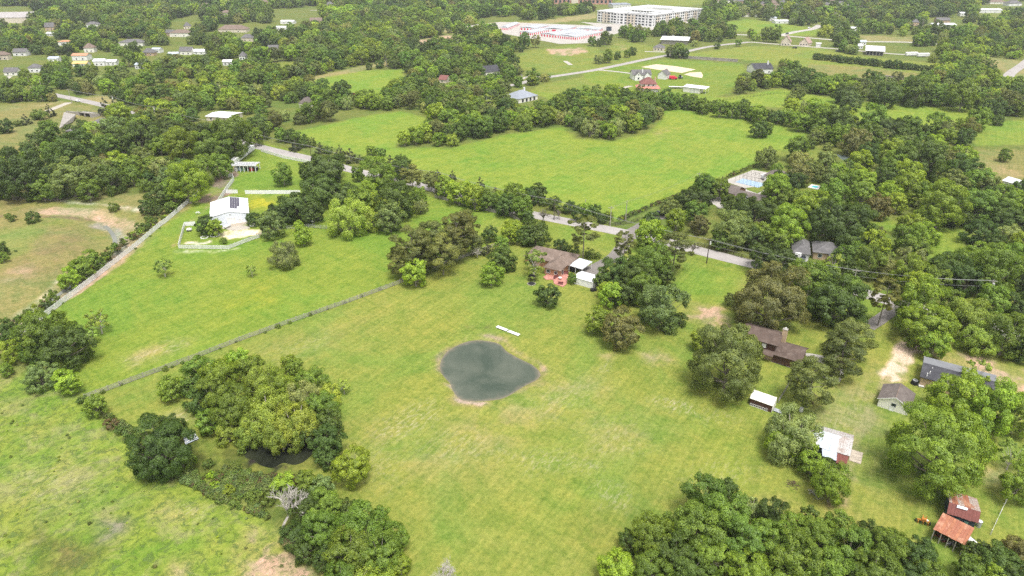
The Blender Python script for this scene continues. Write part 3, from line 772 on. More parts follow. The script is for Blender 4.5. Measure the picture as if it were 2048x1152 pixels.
def gable(fr, x0, x1, y0, y1, zw, rise, mat, axis='x', ov=.45, t=.14, name='roof'):
    V = []; F = []; up = .05 + t
    k = rise / ((y1 - y0) / 2 if axis == 'x' else (x1 - x0) / 2)
    ze = zw - ov * k + up; zr = zw + rise + up
    if axis == 'x':
        ym = (y0 + y1) / 2
        slabVF([(x0 - ov, y0 - ov, ze), (x1 + ov, y0 - ov, ze), (x1 + ov, ym, zr), (x0 - ov, ym, zr)], t, V, F)
        slabVF([(x0 - ov, ym, zr), (x1 + ov, ym, zr), (x1 + ov, y1 + ov, ze), (x0 - ov, y1 + ov, ze)], t, V, F)
    else:
        xm = (x0 + x1) / 2
        slabVF([(x0 - ov, y0 - ov, ze), (xm, y0 - ov, zr), (xm, y1 + ov, zr), (x0 - ov, y1 + ov, ze)], t, V, F)
        slabVF([(xm, y0 - ov, zr), (x1 + ov, y0 - ov, ze), (x1 + ov, y1 + ov, ze), (xm, y1 + ov, zr)], t, V, F)
    return shape(name, V, F, mat, fr.root)
def hip(fr, x0, x1, y0, y1, zw, rise, mat, ov=.5, t=.16, name='roof'):
    x0 -= ov; x1 += ov; y0 -= ov; y1 += ov; w, d = x1 - x0, y1 - y0; z = zw + .04
    h = min(w, d) / 2
    if w >= d: r1, r2 = (x0 + h, (y0 + y1) / 2, z + t + rise), (x1 - h, (y0 + y1) / 2, z + t + rise)
    else: r1, r2 = ((x0 + x1) / 2, y0 + h, z + t + rise), ((x0 + x1) / 2, y1 - h, z + t + rise)
    V = [(x0, y0, z), (x1, y0, z), (x1, y1, z), (x0, y1, z), (x0, y0, z + t), (x1, y0, z + t), (x1, y1, z + t), (x0, y1, z + t), r1, r2]
    F = [(3, 2, 1, 0), (0, 1, 5, 4), (1, 2, 6, 5), (2, 3, 7, 6), (3, 0, 4, 7)]
    if w >= d: F += [(4, 5, 9, 8), (5, 6, 9), (6, 7, 8, 9), (7, 4, 8)]
    else: F += [(4, 5, 8), (5, 6, 9, 8), (6, 7, 9), (7, 4, 8, 9)]
    return shape(name, V, F, mat, fr.root)
_wm = {}
def window(fr, side, at, z, w, h, y=0.0, frame=None, glass=None, name='window', parent=None):
    """framed window proud of a wall: side 'f' front (y=const), 'l' or 'r' ends (x=const), 'b' back"""
    key = (name, round(w, 2), round(h, 2), (frame or M_WHITE).name, (glass or M_GLASS).name)
    if key not in _wm:
        V = []; F = []; t = .09; f = .10
        boxVF(-w / 2 - f, w / 2 + f, -t, .0, -f, 0, V, F); boxVF(-w / 2 - f, w / 2 + f, -t, .0, h, h + f, V, F)
        boxVF(-w / 2 - f, -w / 2, -t, .0, 0, h, V, F); boxVF(w / 2, w / 2 + f, -t, .0, 0, h, V, F)
        a = bpy.data.meshes.new(name); a.from_pydata(V, [], F); a.update(); a.materials.append(frame or M_WHITE)
        V, F = boxVF(-w / 2, w / 2, -.045, -.01, 0, h)
        b = bpy.data.meshes.new('pane'); b.from_pydata(V, [], F); b.update(); b.materials.append(glass or M_GLASS)
        _wm[key] = (a, b)
    a, b = _wm[key]
    o = mesh_obj(name, a, parent or fr.root); g = mesh_obj('pane' if name == 'window' else 'panel', b, o)
    if side == 'f': o.location = (at, y - .005, z)
    elif side == 'b': o.location = (at, y + .005, z); o.rotation_euler.z = math.pi
    elif side == 'l': o.location = (y - .005, at, z); o.rotation_euler.z = -math.pi / 2
    else: o.location = (y + .005, at, z); o.rotation_euler.z = math.pi / 2
    return o
def sheets(fr, q, n, mat, t=.05, gap=.03, name='roof_sheet', mats=None, seed=1, jit=.012, parent=None):
    """a roof slope laid with n separate metal sheets from q0-q1 (eave) to q3-q2 (ridge)"""
    r = random.Random(seed); q = [Vector(p) for p in q]
    for i in range(n):
        a, b = i / n, (i + 1) / n - gap / n
        dz = r.uniform(0, jit) + (.014 if i % 2 else 0)
        e = r.uniform(-.06, .06)
        up = Vector((0, 0, dz))
        A = q[0].lerp(q[1], a) + up; B = q[0].lerp(q[1], b) + up; C_ = q[3].lerp(q[2], b) + up; D = q[3].lerp(q[2], a) + up
        A = A + (A - D).normalized() * e; B = B + (B - C_).normalized() * e
        m = mats[r.randrange(len(mats))] if mats else mat
        slab(name, [A, B, C_, D], t, m, parent or fr.root)
# ------------------------------------------------------------------ vehicles
def vehicle(label, px, py, heading, kind='sedan', paint=None, name='parked_car', group=None, z=0.06, cat='car'):
    """heading: pixel the nose points at"""
    p = P(px, py); q = P(*heading); rz = math.atan2(q.y - p.y, q.x - p.x)
    root = thing(name, label, cat, (p.x, p.y, z), rz, group)
    paint = paint or M_CAR_W
    Ln, W, H = {'sedan': (4.6, 1.8, 1.42), 'suv': (4.8, 1.95, 1.75), 'pickup': (5.7, 2.0, 1.85), 'van': (5.4, 2.0, 2.2)}[kind]
    prof = {'sedan': [(-.5, .30), (-.5, .62), (-.36, .66), (-.24, .98), (.10, 1.0), (.26, .66), (.48, .56), (.5, .30)],
            'suv': [(-.5, .28), (-.5, .60), (-.47, .97), (-.40, 1.0), (.10, 1.0), (.24, .64), (.48, .56), (.5, .28)],
            'pickup': [(-.5, .32), (-.5, .60), (-.10, .60), (-.08, .97), (.10, 1.0), (.22, .66), (.48, .60), (.5, .32)],
            'van': [(-.5, .22), (-.5, .96), (-.46, 1.0), (.30, 1.0), (.42, .62), (.5, .52), (.5, .22), (.49, .2)]}[kind]
    V = []; n = len(prof)
    for sgn in (-1, 1):
        for x, zz in prof: V.append((x * Ln, sgn * W / 2 * (.84 if zz > .8 else 1), zz * H))
    F = [tuple(range(n)), tuple(range(2 * n - 1, n - 1, -1))] + [(i, (i + 1) % n, n + (i + 1) % n, n + i) for i in range(n)]
    shape('body', V, F, paint, root, bevel=.05)
    def glass(x0, x1, z0, z1, nm='windscreen'):
        V = [(x0 * Ln, -W * .37, z0 * H), (x0 * Ln, W * .37, z0 * H), (x1 * Ln, W * .37, z1 * H), (x1 * Ln, -W * .37, z1 * H)]
        V += [(v[0] + .03, v[1], v[2] + .035) if x1 < x0 else (v[0] - .03, v[1], v[2] + .035) for v in V]
        shape(nm, V, [(0, 1, 2, 3), (7, 6, 5, 4), (0, 4, 5, 1), (1, 5, 6, 2), (2, 6, 7, 3), (3, 7, 4, 0)], M_GLASS, root)
    fx = prof[5] if kind != 'van' else prof[4]
    tx = prof[4] if kind != 'van' else prof[3]
    glass(fx[0] - .015, tx[0] + .015, fx[1] + .03, tx[1] - .02)
    if kind == 'sedan': glass(-.35, -.25, .70, .95, 'rear_window')
    xs = {'sedan': (-.26, .14), 'suv': (-.42, .12), 'pickup': (-.07, .12), 'van': (-.1, .3)}[kind]
    for sgn in (-1, 1):
        y = sgn * W * .47
        V = [(xs[0] * Ln, y, .70 * H), (xs[1] * Ln + .25, y, .70 * H), (xs[1] * Ln - .1, y * .93, .93 * H), (xs[0] * Ln + .15, y * .93, .93 * H)]
        V += [(v[0], v[1] - sgn * .12, v[2]) for v in V]
        shape('side_window', V, [(0, 1, 2, 3), (7, 6, 5, 4), (0, 4, 5, 1), (1, 5, 6, 2), (2, 6, 7, 3), (3, 7, 4, 0)], M_GLASS, root)
        for x in (-.31, .31):
            V = []; F = []; k = 10; r = .34 if kind != 'pickup' else .4
            for yy in (sgn * W * .36, sgn * W * .505):
                for j in range(k): V.append((x * Ln + r * math.cos(6.2832 * j / k), yy, r + r * math.sin(6.2832 * j / k) - .02))
            F = [tuple(range(k)), tuple(range(2 * k - 1, k - 1, -1))] + [(j, (j + 1) % k, k + (j + 1) % k, k + j) for j in range(k)]
            shape('wheel', V, F, M_TYRE, root)
        box('headlight', .485 * Ln, .505 * Ln, sgn * W * .40 - .18, sgn * W * .40 + .12, .42 * H, .50 * H, M_WHITE, root)
    if kind == 'pickup':
        box('cargo_bed', -.485 * Ln, -.12 * Ln, -W * .42, W * .42, .50 * H, .612 * H, M_DARK, root)
    return root
# ------------------------------------------------------------------ fences
def fence(label, px, style='picket', h=1.5, bay=2.4, name='fence', mat=None, group=None, cat='fence', lim=300):
    pts = [P(*p) for p in px]
    root = thing(name, label, cat, pts[0], 0, group); o0 = pts[0]
    mat = mat or M_WHITE
    V, F = boxVF(-.07, .07, -.07, .07, -.15, h + .06)
    pm = bpy.data.meshes.new('post'); pm.from_pydata(V, [], F); pm.update(); pm.materials.append(mat)
    meshes = {}
    def panel(Lb):
        k = round(Lb, 2)
        if k in meshes: return meshes[k]
        V = []; F = []
        if style == 'picket':
            boxVF(0, Lb, -.03, .03, .18, .30, V, F); boxVF(0, Lb, -.03, .03, h - .22, h - .10, V, F)
            n = max(2, int(Lb / .17))
            for i in range(n): x = (i + .5) * Lb / n; boxVF(x - .055, x + .055, -.052, -.031, .08, h, V, F)
        elif style == 'solid':
            boxVF(0, Lb, -.03, .03, .05, h, V, F); boxVF(0, Lb, -.05, .05, h, h + .06, V, F)
        elif style == 'pipe':
            for z in (.3, .62, .94, h): boxVF(0, Lb, -.03, .03, z - .03, z + .03, V, F)
            for i in range(int(Lb / .35)): x = (i + .5) * .35; boxVF(x - .012, x + .012, -.012, .012, .1, h, V, F)
        elif style == 'wire':
            for z in (.3, .6, .9, 1.2): boxVF(0, Lb, -.012, .012, z - .012, z + .012, V, F)
        me = bpy.data.meshes.new('panel'); me.from_pydata(V, [], F); me.update(); me.materials.append(mat)
        meshes[k] = me; return me
    bm_ = {}
    def board(Lb):
        k = round(Lb, 2)
        if k not in bm_:
            V, F = boxVF(.02, Lb - .02, -.035, .0, 0, .17)
            me = bpy.data.meshes.new('board'); me.from_pydata(V, [], F); me.update(); me.materials.append(mat); bm_[k] = me
        return bm_[k]
    r = random.Random(len(px) * 13 + int(px[0][0])); cnt_ = 0; nb = 0
    JV = []; JF = []
    for a, b in zip(pts[:-1], pts[1:]):
        d = b - a; n = max(1, int(d.length / bay)); Lb = d.length / n; an = math.atan2(d.y, d.x)
        for i in range(n):
            p = a + d * (i / n)
            gz = float(ground_z(np.array([p.x]), np.array([p.y]))[0])
            if cnt_ < lim:
                o = mesh_obj('post', pm, root); o.location = (p.x - o0.x, p.y - o0.y, gz); o.rotation_euler = (r.uniform(-.02, .02), r.uniform(-.02, .02), an)
            if style == 'boards':
                for q in range(4):
                    if nb < lim - 4:
                        o = mesh_obj('board', board(Lb), root); o.location = (p.x - o0.x + .1 * math.sin(an), p.y - o0.y - .1 * math.cos(an), gz + .16 + q * .36 + r.uniform(-.02, .02)); o.rotation_euler = (0, r.uniform(-.012, .012), an); nb += 1
                    else:
                        c, s = math.cos(an), math.sin(an)
                        V, F = boxVF(0, Lb, -.135, -.10, .16 + q * .36, .33 + q * .36)
                        b0 = len(JV); JV += [(p.x - o0.x + v[0] * c - v[1] * s, p.y - o0.y + v[0] * s + v[1] * c, v[2]) for v in V]; JF += [tuple(b0 + k for k in f) for f in F]
            elif cnt_ < lim:
                o = mesh_obj('panel' if style != 'wire' else 'wires', panel(Lb), root); o.location = (p.x - o0.x, p.y - o0.y, gz); o.rotation_euler = (0, 0, an)
            cnt_ += 1
    if JV: tag(shape('far_boards', JV, JF, mat, root), kind='stuff')
    return root
# ------------------------------------------------------------------ the brown two-storey house
f = Frame('brown_house', 'dark brown two storey house with low wings and tan brick chimney', 'house', (1483.6, 670.6), (1553.1, 690.6), 5.2)
w = f.len; dR = f.loc(1495.4, 647.3, 6.9).y
dp = max(6.0, min(9.0, dR * 2))
walls(f, .3, w - .3, .4, dp - .4, 5.1, M_BWOOD, 1.5)
gable(f, 0, w, .4, dp - .4, 5.1, 1.5, M_SHG_BROWN, ov=.5)
box('brick_base', .28, w - .28, .36, .42, -.2, 2.3, M_TANBRICK, f.root)
slab('skirt_roof', [(.2, -1.5, 2.35), (w - .1, -1.5, 2.35), (w - .1, .34, 2.95), (.2, .34, 2.95)], .14, M_SHG_BROWN, f.root)
for x in (w * .26, w * .66): window(f, 'f', x, 3.4, .85, 1.0, .4, glass=M_WHITE)
window(f, 'f', w * .62, .9, 1.2, .9, .36)
xr = f.loc(1606.2, 710.7, 2.8).x; 
walls(f, w - .28, xr, -.2, 7.2, 2.7, M_BWOOD, 1.7, name='wing_wall')
gable(f, w + .2, xr, -.2, 7.2, 2.7, 1.7, M_SHG_BROWN, ov=.5, name='wing_roof')
q = [f.loc(1548.9, 707.5, 2.3), f.loc(1598.5, 725, 2.3), f.loc(1605.2, 711.6, 2.65), f.loc(1558.4, 697.9, 2.65)]
slab('porch_roof', q, .10, M_TINGREY, f.root)
for t in (0.02, .33, .66, .98):
    p = q[0].lerp(q[1], t); cyl('porch_post', p.x + .1, p.y + .15, 0, 2.2, .07, .07, M_DKPOST, f.root, 6)
slab('patio', [(q[0].x - .4, q[0].y - .3, .12), (q[1].x, q[1].y - .3, .12), (xr, -.25, .12), (q[0].x - .4, -.25, .12)], .3, M_CONCW, f.root)
xl = f.loc(1448.6, 650.5, 3.6).x
walls(f, xl, .28, 1.0, 7.0, 2.6, M_BWOOD, 1.2, name='wing_wall'); gable(f, xl, .0, 1.0, 7.0, 2.6, 1.2, M_SHG_BROWN, ov=.4, name='wing_roof')
c = f.loc(1567.0, 683, 4.6)
ch = box('chimney', w + .15, w + 1.35, dp * .5 - .5, dp * .5 + .5, 0, 8.3, M_TANBRICK, f.root); box('chimney_cap', w + .10, w + 1.40, dp * .5 - .55, dp * .5 + .55, 8.3, 8.45, M_CONCW, f.root); cyl('flue', w + .75, dp * .5, 8.45, 8.85, .2, .2, M_WHITE, ch, 8)

# ------------------------------------------------------------------ the little gambrel stable
f = Frame('stable', 'small dark brown stable with white curved roof and white rail', 'stable', (1498.6, 809.5), (1542.2, 825.3), 0)
w = f.len; d = 3.4
walls(f, 0, w, 0, d, 1.9, M_BWOOD)
V = []; F = []
slabVF([(-.15, -.12, 2.0), (w + .15, -.12, 2.0), (w + .15, .75, 2.75), (-.15, .75, 2.75)], .08, V, F)
slabVF([(-.15, .75, 2.75), (w + .15, .75, 2.75), (w + .15, 2.5, 2.95), (-.15, 2.5, 2.95)], .08, V, F)
shape('roof', V, F, M_CREAM, f.root)
slab('back_roof', [(-.15, 2.5, 2.95), (w + .15, 2.5, 2.95), (w + .15, d + .2, 1.9), (-.15, d + .2, 1.9)], .08, M_SHG_BROWN, f.root)
V = [(0, .05, 1.9), (0, d - .05, 1.9), (0, 2.5, 2.85), (0, .75, 2.65)]; V += [(v[0] + w, v[1], v[2]) for v in V]
shape('gable_wall', V, [(3, 2, 1, 0), (4, 5, 6, 7), (0, 1, 5, 4), (1, 2, 6, 5), (2, 3, 7, 6), (3, 0, 4, 7)], M_CREAM, f.root)
box('end_board', w, w + .03, .05, d - .05, 0, 1.9, M_CREAM, f.root)
V = []; F = []
boxVF(.1, w - .8, -.16, -.10, .62, .70, V, F); boxVF(.1, w - .8, -.16, -.10, .05, .13, V, F)
for i in range(int((w - .9) / .42)): boxVF(.15 + i * .42, .25 + i * .42, -.17, -.11, .0, .7, V, F)
shape('rail', V, F, M_WHITE, f.root)
f = Frame('metal_ramp', 'short zinc ramp lying at the end of the small stable', 'ramp', (1546, 823), (1562, 828.5), 0)
slab('deck', [(0, 0, .35), (f.len, 0, .2), (f.len, 1.3, .2), (0, 1.3, .35)], .05, M_TINGREY, f.root); box('skid', .1, f.len - .1, .1, 1.2, 0, .14, M_PIPE, f.root)

# ------------------------------------------------------------------ the beige shed
f = Frame('beige_shed', 'beige shed with brown shingle gable roof and one small window', 'shed', (1754, 812), (1814, 831.5), 0)
w = f.len; d = 6.6
walls(f, 0, w, 0, d, 2.35, M_CREAM, 1.5, 'y')
gable(f, 0, w, 0, d, 2.35, 1.5, M_SHG_TAUPE, 'y', ov=.35)
box('ridge_cap', w / 2 - .09, w / 2 + .09, -.36, d + .36, 4.03, 4.08, M_SHG_TAN, f.root)
V = []; F = []
for sx, x0, x1 in ((1, -.37, w / 2), (-1, w / 2, w + .37)):
    z0, z1 = (2.15, 3.86) if sx == 1 else (3.86, 2.15)
    V_ = [(x0, -.39, z0), (x1, -.39, z1), (x1, -.39, z1 + .2), (x0, -.39, z0 + .2)]; b = len(V); V += V_ + [(v[0], -.36, v[2]) for v in V_]
    F += [(b, b + 1, b + 2, b + 3), (b + 7, b + 6, b + 5, b + 4), (b, b + 4, b + 5, b + 1), (b + 3, b + 2, b + 6, b + 7)]
shape('barge_board', V, F, M_WHITE, f.root)
window(f, 'f', w * .50, 1.25, .75, .75, 0, frame=M_NAVY); window(f, 'f', w * .47, .02, .85, 1.15, 0, glass=M_WHITE, name='door')
window(f, 'r', d * .4, .9, .8, .9, w)

# ------------------------------------------------------------------ the patched tin barn under the pecan
f = Frame('tin_barn', 'patched tin barn, white and rusty roof half under a leafy tree', 'barn', (1622, 889), (1699.8, 912), 2.5)
w = f.len; dr = f.loc(1710.8, 880.6, 3.8).y
walls(f, .2, w - .2, .2, dr * 1.5, 2.3, M_NAVY)
sheets(f, [(-.1, -.2, 2.55), (w * .66, -.2, 2.55), (w * .66, dr, 3.8), (-.1, dr, 3.8)], 7, M_TINBLUE, mats=[M_TINBLUE, M_TINBLUE, M_TINWHITE], seed=3)
sheets(f, [(w * .66, -.2, 2.57), (w + .1, -.2, 2.57), (w + .1, dr, 3.82), (w * .66, dr, 3.82)], 6, M_TINPATCH, seed=4)
sheets(f, [(w + .1, dr * 1.6, 3.2), (-.1, dr * 1.6, 3.2), (-.1, dr, 3.80), (w + .1, dr, 3.80)], 9, M_TINPATCH, seed=5)
V = [(.2, .2, 2.3), (.2, dr * 1.5, 2.3), (.2, dr, 3.65)]; V += [(v[0] + w - .4, v[1], v[2]) for v in V]
shape('gable_wall', V, [(0, 2, 1), (3, 4, 5), (0, 1, 4, 3), (1, 2, 5, 4), (2, 0, 3, 5)], M_GREYW, f.root)
q = [f.loc(1672, 925, 1.9), f.loc(1692, 932, 1.9), f.loc(1699.5, 909.5, 2.5), f.loc(1675, 901, 2.5)]
sheets(f, q, 4, M_RUSTDK, seed=6)
for p in (q[0], q[1]): cyl('post', p.x, p.y + .1, 0, 1.85, .07, .07, M_GREYW, f.root, 6)
V = []; F = []; slabVF([(q[0].x - 2.8, q[0].y + .6, 2.1), (q[0].x, q[0].y + .4, 2.1), (q[3].x, -.25, 2.5), (q[3].x - 3.0, -.25, 2.5)], .05, V, F)
shape('lean_roof', V, F, M_TINBLUE, f.root)
f = Frame('wooden_deck', 'square of pale timber boards laid on grass beside the tin barn', 'deck', (1697.5, 920.5), (1721.7, 928.3), .1)
dd = f.loc(1705.3, 899.4, .1).y
for i in range(4): box('board', 0.02, f.len - .02, i * dd / 4 + .03, (i + 1) * dd / 4 - .03, 0, .16 + .01 * (i % 2), surf('old_boards', (.50, .43, .35), .9, .25, .8, stain=(.34, .29, .24)), f.root)

# ------------------------------------------------------------------ the two rusty barns
f = Frame('rusty_barn', 'old barn with red rusty gable roof and dark blue wall', 'barn', (1895, 1025.3), (1956, 1044.7), 2.9)
w = f.len; dr = f.loc(1899, 1004.4, 4.5).y; db = f.loc(1904.7, 983, 2.9).y; db = max(db, dr * 1.8)
walls(f, .25, w - .25, .25, db - .25, 2.75, M_NAVY)
V = [(.25, .25, 2.75), (.25, db - .25, 2.75), (.25, dr, 4.3)]; V += [(v[0] + w - .5, v[1], v[2]) for v in V]
shape('gable_wall', V, [(0, 2, 1), (3, 4, 5), (0, 1, 4, 3), (1, 2, 5, 4), (2, 0, 3, 5)], M_NAVY, f.root)
sheets(f, [(-.1, -.2, 2.85), (w + .1, -.2, 2.85), (w + .1, dr, 4.5), (-.1, dr, 4.5)], 9, M_RUSTDK, seed=8)
sheets(f, [(w + .1, db + .2, 2.85), (-.1, db + .2, 2.85), (-.1, dr, 4.52), (w + .1, dr, 4.52)], 10, M_RUSTPALE, mats=[M_RUSTPALE, M_RUSTPALE, M_RUST], seed=9)
slab('pale_patch', [(w * .24, dr - .55, 4.28), (w * .58, dr - .5, 4.30), (w * .60, dr - .1, 4.54), (w * .25, dr - .1, 4.54)], .03, M_TINWHITE, f.root)
for x in (w * .38, w * .68): window(f, 'f', x, 1.4, .7, .75, .25, glass=M_TEAL, frame=M_NAVY)
f = Frame('open_shed', 'open fronted shed with orange rusted tin roof full of old machinery', 'shed', (1867.9, 1058.6), (1929.7, 1089.9), 2.7)
w = f.len; db = f.loc(1886.7, 1026.4, 3.3).y
sheets(f, [(-.1, -.1, 2.75), (w + .1, -.1, 2.75), (w + .1, db, 3.4), (-.1, db, 3.4)], 11, M_RUST, mats=[M_RUST, M_RUST, M_RUST, surf('orange_rust', (.38, .16, .09), .85, .3, 1.2, stain=(.26, .09, .05))], seed=12)
box('back_wall', .1, w - .1, db - .35, db - .25, 0, 3.1, M_GREYW, f.root); box('side_wall', w - .12, w - .02, .1, db - .36, 0, 2.62, M_TINGREY, f.root); box('side_wall', .02, .12, .1, db - .36, 0, 2.62, M_GREYW, f.root)
for i in range(5): cyl('post', .12 + i * (w - .24) / 4, .05, 0, 2.62, .08, .08, M_GREYW, f.root, 6)
for i in range(4): box('beam', .1, w - .1, .2 + i * (db - .8) / 3, .3 + i * (db - .8) / 3, 2.62 + i * .15, 2.68 + i * .15, M_GREYW, f.root)
fr0 = f
def junk(label, x, y, mat, seed, s=1.0, name='scrap_pile'):
    r = random.Random(seed); root = thing(name, label, 'scrap', (x, y, 0), r.uniform(0, 3))
    for i in range(7):
        a = r.uniform(0, 3.14); l_ = r.uniform(.5, 1.5) * s
        V, F = boxVF(-l_ / 2, l_ / 2, -.07, .07, 0, r.uniform(.08, .5) * s)
        c, sn = math.cos(a), math.sin(a); ox, oy = r.uniform(-.6, .6) * s, r.uniform(-.45, .45) * s
        V = [(v[0] * c - v[1] * sn + ox, v[0] * sn + v[1] * c + oy, v[2] + (v[0] * r.uniform(-.1, .1) if 0 else 0)) for v in V]
        shape('piece', V, F, mat[i % len(mat)], root)
    return root
for i, (px, py, m, lb) in enumerate([(1875, 1073, [M_ORANGE, M_RUSTDK], 'orange rusty machine parts at the open end of the rusted shed'), (1886, 1080, [M_GREYW, M_RUSTDK, M_DARK], 'brown scrap heaped under the middle of the rusted shed'),
        (1902, 1089, [M_WHITE, M_GREYW, M_DARK], 'white and grey boards lying before the rusted shed')]):
    p = P(px, py); junk(lb, p.x, p.y, m, 20 + i, .9)
def wheel(name, x, y, r, t, rz, mat, root, z=0.0, k=12):
    V = []; c, s = math.cos(rz), math.sin(rz)
    for yy in (-t / 2, t / 2):
        for j in range(k): a = 6.2832 * j / k; u = r * math.cos(a); V.append((x + u * c - yy * s, y + u * s + yy * c, z + r + r * math.sin(a)))
    F = [tuple(range(k)), tuple(range(2 * k - 1, k - 1, -1))] + [(j, (j + 1) % k, k + (j + 1) % k, k + j) for j in range(k)]
    return shape(name, V, F, mat, root)
p = P(1845, 1046); t = thing('farm_implement', 'rusty orange farm implement with small black wheels on the grass', 'farm machine', (p.x, p.y, 0), -.45)
box('tool_bar', -1.05, 1.05, -.12, .12, .55, .75, M_ORANGE, t); box('draw_bar', .0, .14, .1, 1.7, .45, .58, M_ORANGE, t); box('draw_bar', .55, .68, .1, 1.6, .45, .58, M_ORANGE, t)
for i in range(5): box('tine', -.9 + i * .42, -.82 + i * .42, -.55, .0, .05, .6, M_DARK if i % 2 else M_ORANGE, t)
box('hitch_frame', -.35, .45, -.15, .35, .75, 1.1, M_ORANGE, t); box('seat', .5, .8, -.1, .25, .76, .95, M_CREAM, t)
for x in (-1.2, 1.2): wheel('wheel', x, 0, .33, .18, math.pi / 2, M_TYRE, t)
p = P(1941, 1085); t = thing('flat_trailer', 'small pale flat trailer parked beside the rusted open shed', 'trailer', (p.x, p.y, 0), .3)
box('deck', -.65, .65, -1.1, 1.1, .45, .55, M_OFFW, t); box('draw_bar', -.05, .05, 1.1, 1.9, .4, .48, M_DARK, t); wheel('wheel', -.72, 0, .3, .15, math.pi / 2, M_TYRE, t); wheel('wheel', .72, 0, .3, .15, math.pi / 2, M_TYRE, t)
p = P(1956, 1053); t = thing('water_tank', 'short grey tank standing at the end wall of the rusty barn', 'tank', (p.x, p.y, 0)); cyl('drum', 0, 0, 0, 1.4, .45, .45, M_PIPE, t, 12); cyl('lid', 0, 0, 1.4, 1.5, .47, .3, M_OFFW, t, 12)
# brush heaps on the grass
def brush_heap(label, px, py, s, mat, seed):
    p = P(px, py); r = random.Random(seed); root = thing('brush_heap', label, 'brush heap', (p.x, p.y, 0)); V = []; F = []
    for i in range(60):
        a = r.uniform(0, 6.28); rr = r.uniform(0, s); z = max(.05, (1 - rr / s) * s * .55 * r.uniform(.5, 1)); b = r.uniform(0, 6.28); l_ = r.uniform(.4, 1.0) * s * .6
        x, y = rr * math.cos(a), rr * math.sin(a)
        tube(V, F, [(x, y, z), (x + l_ * math.cos(b) * .5, y + l_ * math.sin(b) * .5, z + r.uniform(-.05, .25)), (x + l_ * math.cos(b), y + l_ * math.sin(b), max(.03, z + r.uniform(-.3, .2)))], [.05, .04, .015], 3)
    shape('sticks', V, F, mat, root)
def unit_(a): return a
def tube(V, F, pts, rad, k=5):
    base = len(V)
    for i, p in enumerate(pts):
        a = np.array(pts[max(i - 1, 0)]); c = np.array(pts[min(i + 1, len(pts) - 1)]); t = c - a
        t = t / (np.linalg.norm(t) + 1e-9)
        u = np.cross(t, (0.31, .9, .2)); u /= np.linalg.norm(u) + 1e-9
        v = np.cross(t, u)
        for j in range(k):
            an = 2 * math.pi * j / k
            V.append(tuple(np.array(p) + (u * math.cos(an) + v * math.sin(an)) * rad[i]))
    for i in range(len(pts) - 1):
        for j in range(k):
            a = base + i * k + j; b2 = base + i * k + (j + 1) % k
            F.append((a, b2, b2 + k, a + k))
M_BARK_ = surf('brush_wood', (.12, .08, .06), .9, .3, 1); M_GBARK_ = surf('bleached_wood', (.48, .46, .43), .9, .3, 1, stain=(.2, .18, .16))
brush_heap('dark brown heap of branches on the lawn beyond the corner wood', 1586, 970, 1.3, M_BARK_, 2)
brush_heap('pale grey heap of dead wood beside the bright green tree', 1630, 989, 1.4, M_GBARK_, 3)
brush_heap('grey roots at the edge of the corner wood', 1545, 1022, 1.0, M_GBARK_, 4)
brush_heap('brown brush at the foot of the tall pine', 1618, 808, 1.6, M_BARK_, 5)

# ------------------------------------------------------------------ slate roofed long house, tank and crate
f = Frame('slate_house', 'long low house with dark slate roof and white gutter edge', 'house', (1839.4, 753.4), (1990, 795), 2.8)
db = f.loc(1848, 715.2, 2.8).y; w = f.len; db = max(9.5, min(db, 13))
walls(f, .4, w - .4, .4, db - .4, 2.7, M_TANBRICK)
slab('roof', [(0, 0, 2.85), (w, 0, 2.85), (w, db * .55, 3.9), (0, db * .55, 3.9)], .18, M_SHG_DARK, f.root)
slab('back_roof', [(0, db * .55, 3.9), (w, db * .55, 3.9), (w, db, 3.2), (0, db, 3.2)], .18, M_SHG_DARK if 0 else surf('grey_roof', (.20, .205, .22), .8, .15, .4), f.root)
box('gutter', -.05, w + .05, db + .005, db + .16, 2.95, 3.12, M_WHITE, f.root)
for x, y in ((w * .12, db * .2), (w * .14, db * .42), (w * .09, db * .08)): cyl('roof_vent', x, y, 3.0, 3.95, .12, .12, M_WHITE, f.root, 8)
window(f, 'l', db * .5, 1, 1.2, 1.1, .4)
p = P(1828.5, 768); t = thing('round_tank', 'black round tank with a pale ring lid beside the slate roofed house', 'tank', (p.x, p.y, 0))
cyl('drum', 0, 0, 0, 1.1, .85, .8, M_TYRE, t, 16)
V = []; F = []; k = 16
for r, z in ((.62, 1.1), (.62, 1.22), (.30, 1.22), (.30, 1.1)):
    for j in range(k): V.append((r * math.cos(6.2832 * j / k), r * math.sin(6.2832 * j / k), z))
for q_ in range(4):
    for j in range(k): a = q_ * k; b = ((q_ + 1) % 4) * k; F.append((a + j, a + (j + 1) % k, b + (j + 1) % k, b + j))
shape('lid_ring', V, F, M_PIPE, t)
p = P(1841.5, 773); t = thing('crate', 'pale wooden crate next to the black round tank', 'crate', (p.x, p.y, 0), -.3)
for i in range(4): box('plank', -.6, .6, -.5 + i * .26, -.28 + i * .26, .35, .40, M_OFFW, t)
box('base', -.58, .58, -.48, .48, 0, .34, M_GREYW, t)

